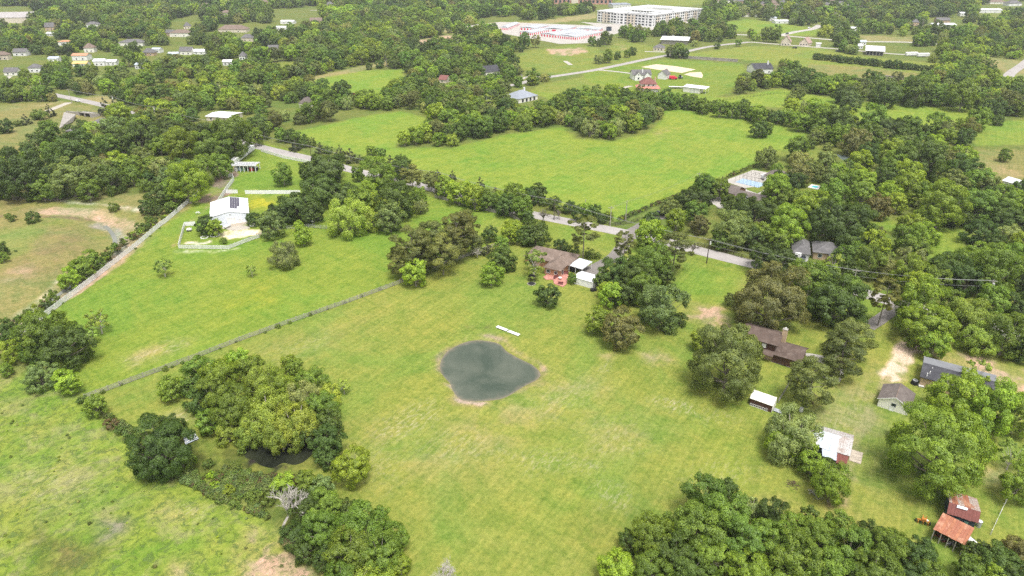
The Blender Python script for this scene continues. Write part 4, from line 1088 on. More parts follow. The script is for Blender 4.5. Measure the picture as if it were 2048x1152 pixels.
# ------------------------------------------------------------------ the brown-roofed house, carport, shed, patio
f = Frame('brick_house', 'orange brick house with brown hipped shingle roof beside a carport', 'house', (1047, 512), (1137, 531.5), 2.7)
w = f.len; db = 9.6
walls(f, .5, w - .5, .5, db, 2.6, M_BRICK)
hip(f, .5, w - .3, .5, db, 2.6, 2.3, M_SHG_TAN, ov=.5)
x0 = f.loc(1093, 545, 0).x; x1 = x0 + 5.6
walls(f, x0, x1, -4.6, .5, 2.5, M_BRICK, name='wing_wall')
V = []; F = []
yc = (x0 + x1) / 2
V = [(x0 - .5, -5.1, 2.6), (x1 + .5, -5.1, 2.6), (x1 + .5, 4, 2.6), (x0 - .5, 4, 2.6), (x0 - .5, -5.1, 2.74), (x1 + .5, -5.1, 2.74), (x1 + .5, 4, 2.74), (x0 - .5, 4, 2.74), (yc, -2.6, 4.6), (yc, 4, 4.6)]
shape('wing_roof', V, [(3, 2, 1, 0), (0, 1, 5, 4), (1, 2, 6, 5), (3, 0, 4, 7), (4, 5, 8), (5, 6, 9, 8), (7, 4, 8, 9), (2, 3, 7, 9, 6)], M_SHG_TAN, f.root)
window(f, 'f', x0 + 1.4, .9, 1.2, 1.1, -4.6); window(f, 'f', x0 + 4.1, .9, 1.0, 1.1, -4.6); window(f, 'f', w * .80, .9, 1.3, 1.1, .5); window(f, 'f', w * .15, .9, 1.3, 1.1, .5)
window(f, 'r', -2.5, .05, 1.0, 2.0, x1, name='door', glass=M_DARK)
f = Frame('carport', 'white roofed open carport between brick house and driveway', 'carport', (1136.8, 530.5), (1164.8, 539), 2.6)
q = [f.loc(1136.8, 530.2, 2.6), f.loc(1164.8, 538.6, 2.6), f.loc(1185, 523.4, 2.75), f.loc(1158.9, 515.6, 2.75)]
slab('roof', q, .16, sheetmat('white_carport_tin', (.58, .60, .64), .45, 0, 1, .35, stain=(.62, .62, .64), var=.08), f.root)
for u in (0.04, .5, .96):
    for a, b in ((q[0], q[1]), (q[3], q[2])): p = a.lerp(b, u); cyl('post', p.x, p.y + (.15 if a is q[0] else -.15), 0, 2.42 if a is q[0] else 2.55, .08, .08, M_WHITE, f.root, 6)
box('store_cupboard', q[0].x + .4, q[0].x + 1.5, q[0].y + .8, q[0].y + 4, 0, 2.1, M_DARK, f.root)  # near black box standing in for the shade beneath the carport roof
f = Frame('long_shed', 'long bright white metal shed with low gable roof', 'shed', (1147.8, 567), (1185.6, 578), 0)
w = f.len; db = f.loc(1199.3, 563, 0).y; db = 5.2
walls(f, 0, w, 0, db, 2.3, M_WHITE, .45)
gable(f, 0, w, 0, db, 2.3, .45, M_TINWHITE, ov=.15, t=.06)
window(f, 'r', db * .5, .02, 1.6, 1.9, w, name='door', glass=M_OFFW); window(f, 'f', w * .2, 1.0, .8, .6, 0, glass=M_OFFW)
sheet('patio', G([(1086, 555), (1100, 546), (1113, 542.5), (1137, 548), (1133, 569), (1126, 574.5), (1108, 568), (1106, 560), (1092, 560)]), .22, M_PATIO, None, None, .3)
tag(bpy.data.objects['patio.001'] if 'patio.001' in bpy.data.objects else bpy.data.objects['patio'], kind='structure')
def table_set(label, px, py, mt, mc, seats=4):
    p = P(px, py); t = thing('garden_table', label, 'table', (p.x, p.y, .22)); cyl('table_top', 0, 0, .68, .74, .6, .6, mt, t, 12); cyl('leg', 0, 0, 0, .68, .06, .06, mt, t, 6)
    return t
table_set('white round table on the red brick patio', 1120, 560, M_WHITE, M_PATIO)
def bench(label, px, py, rz, mat, Ln=1.7, z=.22):
    p = P(px, py); t = thing('garden_bench', label, 'bench', (p.x, p.y, z), rz)
    box('seat', -Ln / 2, Ln / 2, -.22, .22, .40, .46, mat, t); box('backrest', -Ln / 2, Ln / 2, .20, .26, .48, .9, mat, t)
    for x in (-Ln / 2 + .1, Ln / 2 - .1):
        for y in (-.18, .18): box('leg', x - .04, x + .04, y - .04, y + .04, 0, .40, mat, t)
bench('long dark red bench at the left edge of the brick patio', 1112, 557, .9, M_MAROON, 2.4); bench('dark red bench across the far side of the patio', 1132, 549, -.2, M_MAROON); bench('dark red bench at the near end of the patio', 1121, 570, -.3, M_MAROON)
p = P(1064.5, 562); t = thing('barbecue_shelter', 'small black barbecue shelter on the lawn by the brick house', 'shelter', (p.x, p.y, 0), -.2)
slab('roof', [(-1.1, -.8, 2.0), (1.1, -.8, 2.0), (1.1, .8, 2.1), (-1.1, .8, 2.1)], .08, M_DARK, t)
for x in (-1, 1):
    for y in (-.7, .7): cyl('post', x, y, 0, 1.92, .04, .04, M_DARK, t, 6)
box('grill', -.6, .6, -.3, .3, .5, 1.0, M_TYRE, t)
p = P(1063, 568); t = thing('fire_pit', 'round dark fire pit ringed with pale stones', 'fire pit', (p.x, p.y, 0)); cyl('bowl', 0, 0, 0, .3, 1.0, 1.1, M_DARK, t, 14)
for j in range(14): a = j * .449; box('stone', 1.25 * math.cos(a) - .16, 1.25 * math.cos(a) + .16, 1.25 * math.sin(a) - .14, 1.25 * math.sin(a) + .14, 0, .22, M_CONCW, t, .04)
p = P(1187, 582); t = thing('covered_grill', 'dark covered grill and cart behind the long white shed', 'grill', (p.x, p.y, 0), .3); box('cover', -1.0, 1.0, -.5, .5, 0.0, 1.0, M_TYRE, t, .12); box('handle', 1.0, 1.3, -.3, .3, .6, .68, M_PIPE, t)

# ------------------------------------------------------------------ the solar barn
f = Frame('solar_barn', 'big white metal barn with a dark solar array on its roof', 'barn', (419.3, 434.9), (497.2, 425.8), 4.6)
w = f.len; db = f.loc(418.4, 404.9, 4.6).y
walls(f, .1, w - .1, .1, db - .1, 4.5, surf('pale_blue_white_wall', (.70, .74, .82), .6, .05, .4), 1.5, 'y')
gable(f, 0, w, 0, db, 4.5, 1.5, M_TINWHITE, 'y', ov=.12, t=.08)
k = 1.5 / (w / 2)
def rz_(x): return 4.5 + 1.5 - abs(x - w / 2) * k + .14
for i in range(4):
    for j in range(5):
        if (i, j) == (3, 0): continue
        xa = w * .53 + i * w * .062; ya = db * .22 + j * db * .15
        slab('solar_panel', [(xa + .03, ya + .03, rz_(xa) + .10), (xa + w * .062 - .04, ya + .03, rz_(xa + w * .062) + .10), (xa + w * .062 - .04, ya + db * .15 - .04, rz_(xa + w * .062) + .10), (xa + .03, ya + db * .15 - .04, rz_(xa) + .10)], .05, M_SOLAR, f.root)
for y in (.22, .48, .74):
    xa, xb = w * .17, w * .33
    slab('roof_slot', [(xa, db * y, rz_(xa) + .04), (xb, db * y, rz_(xb) + .04), (xb, db * y + .3, rz_(xb) + .04), (xa, db * y + .3, rz_(xa) + .04)], .05, M_PIPE, f.root)
window(f, 'f', w * .52, .3, 3.0, 3.0, .1, glass=M_WHITE, name='roller_door', frame=M_OFFW); window(f, 'f', w * .76, .3, .95, 2.1, .1, glass=M_WHITE, name='door', frame=M_OFFW); window(f, 'f', w * .52, 4.6, .5, .4, .1, glass=M_PIPE)
box('wainscot', w * .50, w * .995, -.35, .08, -.2, 1.1, M_BEIGE, f.root)
p = P(455, 456); t = thing('propane_tank', 'white capsule tank standing by the roller door of the white barn', 'tank', (p.x, p.y, 0), 1.2)
V = []; F = []
k_ = 10
for x, r in ((-1.5, .05), (-1.4, .4), (-1.2, .55), (1.2, .55), (1.4, .4), (1.5, .05)):
    for j in range(k_): V.append((x, r * math.cos(6.2832 * j / k_), .85 + r * math.sin(6.2832 * j / k_)))
for q_ in range(5):
    for j in range(k_): F.append((q_ * k_ + j, q_ * k_ + (j + 1) % k_, (q_ + 1) * k_ + (j + 1) % k_, (q_ + 1) * k_ + j))
shape('vessel', V, F, M_WHITE, t, smooth_=True); box('saddle', -1, -.8, -.4, .4, 0, .45, M_PIPE, t); box('saddle', .8, 1.0, -.4, .4, 0, .45, M_PIPE, t)
p = P(379, 462); t = thing('garden_cart', 'small pale cart inside the corner of the white yard fence', 'cart', (p.x, p.y, 0), .2); box('tub', -.9, .9, -.6, .6, .4, 1.0, M_OFFW, t, .08); box('load', -.6, .6, -.4, .4, 1.0, 1.25, M_BEIGE, t, .06); wheel('wheel', -.5, -.68, .3, .14, 0, M_TYRE, t); wheel('wheel', .5, -.68, .3, .14, 0, M_TYRE, t); wheel('wheel', .0, .68, .3, .14, 0, M_TYRE, t)
def ring_bed(label, px, py, r, mat):
    p = P(px, py); t = thing('tree_ring', label, 'stone ring', (p.x, p.y, 0))
    n = 14
    for j in range(n):
        a = 6.2832 * j / n; V, F = boxVF(-.3, .3, -.14, .14, 0, .22); c, s = math.cos(a + 1.57), math.sin(a + 1.57)
        V = [(v[0] * c - v[1] * s + r * math.cos(a), v[0] * s + v[1] * c + r * math.sin(a), v[2]) for v in V]; shape('stone', V, F, mat, t)
ring_bed('pale stone ring round the darker tree in the barn yard', 409, 475, 1.3, M_OFFW); ring_bed('pale stone ring round the bright green tree in the barn yard', 430, 471, 1.6, M_OFFW)

# pergola, long white trailers, round bed, yard things
f = Frame('pergola', 'white pergola with slatted top sheltering coloured stalls', 'pergola', (466, 344), (512, 344.5), 0)
w = f.len; d = 5.5
for i in range(7):
    for y in (0, d): box('post', i * w / 6 - .12, i * w / 6 + .12, y - .12, y + .12, 0, 3.0, M_WHITE, f.root)
for y in (-.1, d - .1): box('beam', -.6, w + .6, y, y + .2, 3.0, 3.25, M_WHITE, f.root)
for i in range(26): box('rafter', -.5 + i * (w + 1) / 26, -.34 + i * (w + 1) / 26, -.7, d + .5, 3.26, 3.42, M_WHITE, f.root)
slab('awning', [(.2, .8, 2.95), (w - .3, .8, 2.95), (w - .3, d - .3, 2.98), (.2, d - .3, 2.98)], .04, surf('navy_awning', (.06, .08, .14), .7, .2, .5), f.root)
for i, m in enumerate([M_WHITE, M_BLUE, surf('green_board', (.25, .40, .25), .6), M_DARK, M_REDDOOR, M_DARK]):
    p = f.root.matrix_basis @ Vector((w * (i + .5) / 6, d * .5, 0))
    t = thing('stall_box', ['white', 'pale blue', 'pale green', 'dark', 'red', 'black'][i] + ' box standing in a bay of the white pergola', 'box', p, f.rz); box('case', -.9, .9, -.9, .9, 0, 1.7, m, t, .05); box('lid', -.95, .95, -.95, .95, 1.7, 1.8, M_PIPE, t)
for i, (a, b, lb) in enumerate([((466, 331), (485, 316.5), 'long white trailer behind the pergola, the nearer of two'), ((486, 315.5), (506, 300), 'long white trailer behind the pergola, the farther of two')]):
    f = Frame('long_trailer', lb, 'trailer', a, b, 0, 'white trailers behind the pergola'); w = f.len
    box('body', 0, w - .2, -1.2, 1.2, .5, 2.8, M_WHITE, f.root, .06); box('roof_hatch', w * .3, w * .4, -.4, .4, 2.8, 2.92, M_GREYW, f.root)
    for x in (w * .35, w * .5): wheel('wheel', x, -1.15, .45, .25, 0, M_TYRE, f.root)
    window(f, 'f', w * .7, 1.3, .9, .7, -1.2); window(f, 'f', w * .25, 1.3, .9, .7, -1.2)
p = P(340, 332); t = thing('garden_bed', 'oval garden bed with pale stone kerb and red brown mulch', 'garden bed', (p.x, p.y, 0))
n = 26
for j in range(n):
    a = 6.2832 * j / n; V, F = boxVF(-.75, .75, -.2, .2, 0, .3); an = math.atan2(3.6 * math.cos(a), -5.4 * math.sin(a)); c, s = math.cos(an), math.sin(an)
    V = [(v[0] * c - v[1] * s + 5.4 * math.cos(a), v[0] * s + v[1] * c + 3.6 * math.sin(a), v[2]) for v in V]; shape('kerb_stone', V, F, M_OFFW, t)
V = [(5.2 * math.cos(j * .3), 3.4 * math.sin(j * .3), .15) for j in range(21)]; shape('mulch', V + [(0, 0, .5)], [(j, (j + 1) % 21, 21) for j in range(21)], surf('mulch', (.15, .07, .045), .95, .3, 1.5), t)
# a white pony grazing in the paddock
def pony(label, px, py, rz, s=1.0, mat=M_OFFW):
    p = P(px, py); t = thing('pony', label, 'pony', (p.x, p.y, 0), rz)
    bm = bmesh.new(); sk = bm.verts.layers.skin.verify()
    def v(x, y, z, r): q = bm.verts.new((x * s, y * s, z * s)); q[sk].radius = (r * s, r * s); return q
    hip_ = v(-.5, 0, 1.05, .24); hip_[sk].use_root = True; mid = v(0, 0, 1.0, .25); sh = v(.45, 0, 1.08, .22); nk = v(.78, 0, 1.0, .13); hd = v(1.0, 0, .62, .10); mz = v(1.12, 0, .34, .065)
    for a, b in ((hip_, mid), (mid, sh), (sh, nk), (nk, hd), (hd, mz)): bm.edges.new((a, b))
    for y in (-.17, .17):
        a = v(.48, y, .62, .085); b = v(.47, y * 1.05, .34, .05); c = v(.50, y * 1.05, .03, .05); bm.edges.new((sh, a)); bm.edges.new((a, b)); bm.edges.new((b, c))
        a = v(-.48, y, .68, .11); b = v(-.62, y * 1.05, .40, .055); c = v(-.56, y * 1.05, .03, .05); bm.edges.new((hip_, a)); bm.edges.new((a, b)); bm.edges.new((b, c))
    a = v(-.78, 0, .85, .05); b = v(-.84, 0, .45, .035); bm.edges.new((hip_, a)); bm.edges.new((a, b))
    me = bpy.data.meshes.new('pony_body'); bm.to_mesh(me); bm.free()
    o = mesh_obj('body', me, t, mat); o.modifiers.new('skin', 'SKIN'); m = o.modifiers.new('sub', 'SUBSURF'); m.levels = 1; m.render_levels = 1
    V, F = boxVF(.5 * s, .85 * s, -.02 * s, .02 * s, 1.10 * s, 1.22 * s); shape('mane', V, F, M_GREYW, t)
    for y in (-.06, .06): V, F = boxVF(.93 * s, .97 * s, (y - .02) * s, (y + .02) * s, .72 * s, .84 * s); shape('ear', V, F, mat, t)
pony('white pony grazing in the green paddock left of the white barn', 396, 429, .1)

# ------------------------------------------------------------------ pipes by the pond, panels by the swamp
for i, (a, b, lb) in enumerate([((991, 656.5), (1012.5, 665), 'long white double trough by the pond, the farther of the pair'), ((1014, 665.8), (1036.5, 674.5), 'long white double trough by the pond, the nearer of the pair')]):
    f = Frame('white_trough', lb, 'trough', a, b, 0, 'white troughs beside the pond'); w = f.len
    for y in (0, .62):
        box('beam', .05, w - .05, y, y + .46, .32, .55, M_WHITE, f.root, .05)
    for x in (.3, w / 2, w - .3): box('support', x - .08, x + .08, .05, 1.0, 0, .32, M_PIPE, f.root)
f = Frame('sheet_stack', 'stack of pale blue and white metal panels at the edge of the grove', 'panels', (371, 889), (399, 877), .3)
for i in range(5): slab('panel', [(0 + i * .1, i * .5, .35 + .03 * i), (f.len * .95, i * .5, .40 + .03 * i), (f.len * .95, i * .5 + .34, .40 + .03 * i), (i * .1, i * .5 + .34, .35 + .03 * i)], .05, M_TINWHITE if i % 2 else M_TINBLUE, f.root)
box('bearer', .3, .5, 0, 2.4, 0, .3, M_GREYW, f.root); box('bearer', f.len * .8, f.len * .8 + .2, 0, 2.4, 0, .32, M_GREYW, f.root)

# ------------------------------------------------------------------ grey ranch house and drive
f = Frame('ranch_house', 'low grey shingle roofed ranch house among big trees', 'house', (1626, 504), (1690, 512), 2.7)
w = f.len; db = 10
walls(f, .4, w - .4, .4, db, 2.6, M_TANBRICK); hip(f, .4, w - .4, .4, db, 2.6, 2.4, M_SHG_GREY)
x0 = f.loc(1584, 500, 2.7).x; x1 = f.loc(1621, 508, 2.7).x
walls(f, x0 + .4, x1 - .4, -2.6, db - 1, 2.6, M_CREAM, name='wing_wall'); hip(f, x0 + .4, x1 - .4, -2.6, db - 1, 2.6, 2.5, M_SHG_GREY, name='wing_roof')
walls(f, w - 4.8, w - .3, -2.6, .4, 2.6, M_TANBRICK, name='wing_wall'); hip(f, w - 4.8, w - .3, -2.6, 4, 2.6, 1.8, M_SHG_GREY, name='wing_roof')
window(f, 'f', x0 + 4.2, .1, 2.6, 2.1, -2.6, glass=M_WHITE, name='garage_door'); window(f, 'f', x1 - 2.2, .9, 1.2, 1.2, -2.6); window(f, 'f', 2.5, .9, 1.2, 1.2, .4); window(f, 'f', 6, .05, 1, 2, .4, name='door', glass=M_MAROON)
f = Frame('camper_trailer', 'white camper trailer parked beside the grey ranch house', 'trailer', (1584, 519), (1596, 523), 0)
box('body', 0, 2.5, 0, 7.2, .45, 3.0, M_WHITE, f.root, .1); box('roof_unit', .8, 1.6, 4.2, 5.0, 3.0, 3.25, M_DARK, f.root)
wheel('wheel', 2.52, 3.2, .38, .2, math.pi / 2, M_TYRE, f.root); wheel('wheel', 0.0, 3.2, .38, .2, math.pi / 2, M_TYRE, f.root); window(f, 'r', 5.2, 1.5, .9, .7, 2.5); window(f, 'f', 1.25, 1.5, 1.2, .8, 0)
vehicle('dark suv parked on the drive of the grey ranch house', 1604, 524, (1600, 535), 'suv', M_CAR_D)
vehicle('white pickup parked on grass among the trees behind the ranch house', 1853, 497, (1851, 508), 'pickup', M_CAR_W)
vehicle('dark open topped car beside the white pickup', 1843, 511, (1860, 510), 'sedan', M_CAR_D)

# ------------------------------------------------------------------ brick garage, dormer house, court
f = Frame('brick_garage', 'brick garage with taupe shingle roof and dark open door', 'garage', (1432.6, 378.4), (1468, 388.2), 2.9)
w = f.len; db = f.loc(1441, 361.7, 5.2).y * 2
db = max(7, min(db, 11))
walls(f, .3, w - .3, .3, db - .3, 2.8, M_BRICK, 2.0); gable(f, 0, w, .1, db - .1, 2.8, 2.0, M_SHG_TAUPE, ov=.35)
window(f, 'f', w * .38, .02, 5.2, 2.2, .3, glass=M_DARK, name='garage_door'); window(f, 'l', db * .5, 1, 1, 1.1, .3)
f = Frame('dormer_house', 'taupe shingle roofed house with two white dormers', 'house', (1466, 397.5), (1520, 410), 2.8)
w = f.len; db = 10.5
walls(f, .3, w - .3, .3, db - .3, 2.7, M_BRICK, 2.6); gable(f, 0, w, 0, db, 2.7, 2.6, M_SHG_TAUPE, ov=.3)
for x in (w * .28, w * .46):
    V = [(x - .8, 1.3, 3.2), (x + .8, 1.3, 3.2), (x + .8, 3.2, 3.2), (x - .8, 3.2, 3.2), (x - .8, 1.3, 4.5), (x + .8, 1.3, 4.5), (x + .8, 3.6, 4.5), (x - .8, 3.6, 4.5), (x, 1.3, 5.2), (x, 4.4, 5.2)]
    d_ = shape('dormer', V, [(0, 1, 5, 8, 4), (1, 2, 6, 5), (3, 0, 4, 7), (2, 3, 7, 9, 6)], M_WHITE, f.root)
    V = []; F = []; slabVF([(x - 1.0, 1.1, 4.40), (x, 1.1, 5.30), (x, 4.6, 5.30), (x - 1.0, 4.2, 4.40)], .08, V, F); slabVF([(x, 1.1, 5.30), (x + 1.0, 1.1, 4.40), (x + 1.0, 4.2, 4.40), (x, 4.6, 5.30)], .08, V, F); shape('dormer_roof', V, F, M_SHG_TAUPE, d_)
    window(f, 'f', x, 3.55, .7, .8, 1.3, parent=d_)
f = Frame('gabled_house', 'brown grey gabled roof house showing above dark oaks', 'house', (1545, 398), (1583, 402), 3)
w = f.len
walls(f, 0, w, 0, 9, 2.9, M_BRICK, 2.8); gable(f, 0, w, 0, 9, 2.9, 2.8, M_SHG_TAUPE); walls(f, w * .45, w * .95, -3, 3, 2.9, M_BRICK, 2.6, 'y', name='wing_wall'); gable(f, w * .45, w * .95, -3, 4, 2.9, 2.6, M_SHG_TAN, 'y', name='wing_roof')
f = Frame('pool_house', 'grey roofed house with pale wall behind the ball court', 'house', (1530, 350), (1569, 358), 2.8)
w = f.len
walls(f, 0, w, 0, 9, 2.7, M_CREAM); hip(f, 0, w, 0, 9, 2.7, 2.4, M_SHG_TAUPE); window(f, 'f', w * .25, .8, 1.4, 1.3, 0); window(f, 'f', w * .6, .8, 1.4, 1.3, 0)
f = Frame('ball_court', 'netted batting court with faded blue floor on concrete', 'court', (1470, 364.4), (1516.7, 375.5), 0)
w = f.len; dc = 7.5
slab('floor_mat', [(0, 0, .07), (w, 0, .07), (w, dc, .07), (0, dc, .07)], .05, M_BLUE, f.root)
for i in range(7):
    for y in (0, dc): cyl('pole', i * w / 6, y, 0, 4.2, .05, .05, M_DKPOST, f.root, 6)
for i in range(7): box('top_rail', i * w / 6 - .03, i * w / 6 + .03, 0, dc, 4.2, 4.25, M_DKPOST, f.root)
for y in (0, dc): box('top_rail', 0, w, y - .03, y + .03, 4.26, 4.31, M_DKPOST, f.root)
V = []; F = []
for y in (0, dc):
    for i in range(int(w / .8)): boxVF(i * .8 - .008, i * .8 + .008, y - .008, y + .008, .1, 4.2, V, F)
    for z in range(1, 5): boxVF(0, w, y + .012, y + .024, z * .85, z * .85 + .015, V, F)
tag(shape('net', V, F, M_TYRE, f.root), kind='stuff')
p = P(1529, 358); t = thing('small_camper', 'small white rounded camper beside the ball court', 'camper', (p.x, p.y, .07), .4); box('body', -1.8, 1.8, -1.1, 1.1, .4, 2.4, M_WHITE, t, .35); wheel('wheel', 0, -1.12, .33, .16, 0, M_TYRE, t); wheel('wheel', 0, 1.12, .33, .16, 0, M_TYRE, t); box('window', -.5, .5, -1.13, -1.105, 1.3, 1.8, M_GLASS, t)
f = Frame('swimming_pool', 'small turquoise swimming pool in a white surround', 'pool', (1615, 375), (1636, 379.5), 0)
w = f.len
V = []; F = []
for a in ((0, w, 0, 1.1), (0, w, 4.2, 5.3), (0, 1.1, 1.1, 4.2), (w - 1.1, w, 1.1, 4.2)): boxVF(a[0], a[1], a[2], a[3], 0, .25, V, F)
shape('surround', V, F, M_WHITE, f.root); slab('water', [(1.1, 1.1, .16), (w - 1.1, 1.1, .16), (w - 1.1, 4.2, .16), (1.1, 4.2, .16)], .1, surf('pool_water', (.12, .55, .60), .08, .1, .5, spec=.6), f.root)
vehicle('black pickup driving up the lane beside the hay field fence', 1318, 431, (1300, 434), 'pickup', M_CAR_D)
vehicle('white sedan driving along the road above the culvert', 155.5, 203.5, (120, 195), 'sedan', M_CAR_W)

# ------------------------------------------------------------------ culvert
f = Frame('culvert', 'grey concrete culvert headwall with two square dark openings', 'culvert', (148, 231), (197, 235), -1.6)
w = f.len
V = []; F = []
hz0, hz1 = -2.4, .9
x1, x2, x3, x4 = w * .24, w * .43, w * .47, w * .66
for a in ((-6, x1), (x2, x3), (x4, w + 2)): boxVF(a[0], a[1], 0, .6, hz0, hz1, V, F)
boxVF(x1, x2, 0, .6, .35, hz1, V, F); boxVF(x3, x4, 0, .6, .35, hz1, V, F)
shape('headwall', V, F, M_CONCW, f.root)
for a, b in ((x1, x2), (x3, x4)): box('opening', a, b, 2.0, 2.2, hz0, .35, M_DARK, f.root); 
V = []; F = []; boxVF(x1 - .2, x1, .6, 4, hz0, .35, V, F); boxVF(x4, x4 + .2, .6, 4, hz0, .35, V, F); boxVF(x1, x4, .6, 4, .36, .5, V, F); shape('barrel', V, F, M_CONCW, f.root)
A1 = [f.loc(*q) for q in ((128, 224, .3), (152, 229, .3), (146, 243, -1.9), (118, 257, -.3))]
slab('apron_slab', [A1[3], A1[2], A1[1], A1[0]], .25, M_CONCW, f.root)
for i in range(9): box('rail_post', i * w / 8 - .06, i * w / 8 + .06, 3.4, 3.5, 0, .8, M_GREYW, f.root)
box('guard_rail', -1, w + 1, 3.3, 3.38, .5, .75, M_PIPE, f.root)

# ------------------------------------------------------------------ middle distance houses
def house(name, label, a, b, z, depth, wall, kind='hip', rise=2.2, wm=None, rm=None, group=None, cat='house', wins=3, ov=.4, axis='x', door=True):
    f = Frame(name, label, cat, a, b, z, group); w = f.len
    wm = wm or M_CREAM; rm = rm or M_SHG_GREY
    if kind == 'hip': walls(f, 0, w, 0, depth, wall, wm); hip(f, 0, w, 0, depth, wall, rise, rm, ov=ov)
    elif kind == 'gable': walls(f, 0, w, 0, depth, wall, wm, rise, axis); gable(f, 0, w, 0, depth, wall, rise, rm, axis, ov=ov)
    else:
        walls(f, .1, w - .1, .1, depth - .1, wall, wm); slab('roof', [(-ov, -ov, wall + .1 + (rise if rise < 0 else 0) * 0), (w + ov, -ov, wall + .1), (w + ov, depth + ov, wall + rise + .1), (-ov, depth + ov, wall + rise + .1)], .15, rm, f.root)
    for i in range(wins): window(f, 'f', w * (i + .7) / (wins + .4), .9, min(1.3, w / (wins + 2)), 1.1, 0 if kind != 'flat' else .1)
    return f
house('maroon_shed', 'maroon shed with grey hipped roof near the culvert', (134.5, 270.6), (151, 272.5), 0, 5.5, 2.3, rise=1.5, wm=M_MAROON, rm=M_SHG_GREY, cat='shed', wins=0)
house('creekside_house', 'grey shingle roof house half hidden below the culvert', (184, 247), (210, 250), 2, 8, 2.6, rise=2.2, wm=M_CREAM, rm=M_SHG_GREY)
f = house('flat_house', 'low house with broad white metal roof by the road', (412, 233), (457, 236), 2.6, 14, 2.7, 'gable', .7, wm=M_BEIGE, rm=M_TINWHITE, axis='x', ov=.5)
vehicle('white van beside the white roofed house', 461, 238, (470, 237), 'van', M_CAR_W, 'van', cat='van'); vehicle('dark suv behind the white van', 471, 236, (480, 235), 'suv', M_CAR_D)
f = house('blue_roof_house', 'white house with large pale blue grey hipped roof', (1037, 207), (1075, 199), 0, 15, 2.8, rise=3.8, wm=M_CREAM, rm=M_SHG_BLUE, wins=0)
for i in range(4): window(f, 'f', f.len * (.22 + i * .2), .2, 1.8, 2.2, 0, glass=M_DARK, name='porch_bay')
box('chimney', f.len * .72, f.len * .72 + 1, 8, 9, 2, 8.0, M_WHITE, f.root); walls(f, -5, 0, 6, 12, 2.6, M_CREAM, name='wing_wall'); hip(f, -5, .5, 6, 12, 2.6, 1.8, M_SHG_BLUE, name='wing_roof')
f = house('white_house', 'white two gabled farmhouse with grey shingle roof', (1265.5, 160), (1302, 159.5), 0, 11, 4.0, 'gable', 3.0, wm=M_WHITE, rm=M_SHG_GREY, wins=4)
walls(f, 1, 6.5, -3, 4, 3.8, M_WHITE, 2.8, 'y', name='wing_wall'); gable(f, 1, 6.5, -3, 5, 3.8, 2.8, M_SHG_GREY, 'y', name='wing_roof', ov=.3); window(f, 'f', 3.8, .9, 1.2, 1.6, -3); window(f, 'f', 3.8, 4.0, .9, 1.0, -3)
walls(f, f.len - 6, f.len - 1.5, -2, 4, 3.8, M_WHITE, 2.4, 'y', name='wing_wall'); gable(f, f.len - 6, f.len - 1.5, -2, 5, 3.8, 2.4, M_SHG_GREY, 'y', name='wing_roof', ov=.3); box('chimney', f.len * .5, f.len * .5 + .9, 2, 2.9, 3, 8.0, M_WHITE, f.root)
house('white_garage', 'white garage with plain gable end beside the white farmhouse', (1315, 157.5), (1331, 159.3), 0, 9, 3.6, 'gable', 3.2, wm=M_WHITE, rm=M_SHG_GREY, axis='y', cat='garage', wins=0)
p = P(1346, 158.5); t = thing('red_tractor_shed', 'bright red implement box next to the white garage', 'machine', (p.x, p.y, 0), -.1); box('body', -3.2, 1.5, -1.4, 1.4, .4, 2.6, M_REDDOOR, t, .1); box('hood', 1.5, 3.2, -1.0, 1.0, .4, 1.8, M_REDDOOR, t, .1)
for x in (-2.2, 2.2): wheel('wheel', x, -1.5, .6, .3, 0, M_TYRE, t)
p = P(1361, 157); t = thing('grey_tractor', 'dark and white tractor parked by the sand arena', 'tractor', (p.x, p.y, 0), .4); box('body', -1.5, 1.6, -.6, .6, .7, 1.6, M_CAR_G, t, .1); box('cab', -1.3, .1, -.7, .7, 1.6, 2.9, M_DARK, t, .1); wheel('wheel', -.9, -.9, .8, .4, 0, M_TYRE, t); wheel('wheel', -.9, .9, .8, .4, 0, M_TYRE, t); wheel('wheel', 1.2, -.8, .45, .3, 0, M_TYRE, t); wheel('wheel', 1.2, .8, .45, .3, 0, M_TYRE, t)
f = Frame('red_roof_house', 'white house with dark red hipped roof and red porch roof all round', 'house', (1275, 184.3), (1319, 184.8), 0)
w = f.len; walls(f, 2.5, w - 2.5, 2.5, 12, 5.4, M_WHITE); hip(f, 2.5, w - 2.5, 2.5, 12, 5.4, 4.2, M_SHG_RED, ov=.7)
box('porch_wall', 1.0, w - 1.0, 1.2, 2.4, 0, 2.4, M_WHITE, f.root)
V = []; F = []
slabVF([(-.6, -.6, 2.7), (w + .6, -.6, 2.7), (w - 2.4, 2.45, 3.8), (2.4, 2.45, 3.8)], .12, V, F); slabVF([(w + .6, -.6, 2.7), (w + .6, 13, 2.7), (w - 2.4, 12, 3.8), (w - 2.4, 2.45, 3.8)], .12, V, F); slabVF([(-.6, 13, 2.7), (-.6, -.6, 2.7), (2.4, 2.45, 3.8), (2.4, 12, 3.8)], .12, V, F)
shape('porch_roof', V, F, M_TIN_RED, f.root)
for i in range(6): cyl('porch_post', .2 + i * (w - .4) / 5, 0, 0, 2.6, .12, .12, M_WHITE, f.root, 6)
for i in range(3): window(f, 'f', w * (.3 + i * .2), 4.0, 1.0, 1.1, 2.5)
box('chimney', w * .76, w * .76 + 1.0, 4, 5, 4, 10.2, M_TANBRICK, f.root)
f = Frame('white_metal_shed', 'white metal shed with two doors and wide overhanging roof', 'shed', (1366, 183.4), (1399, 187.2), 0)
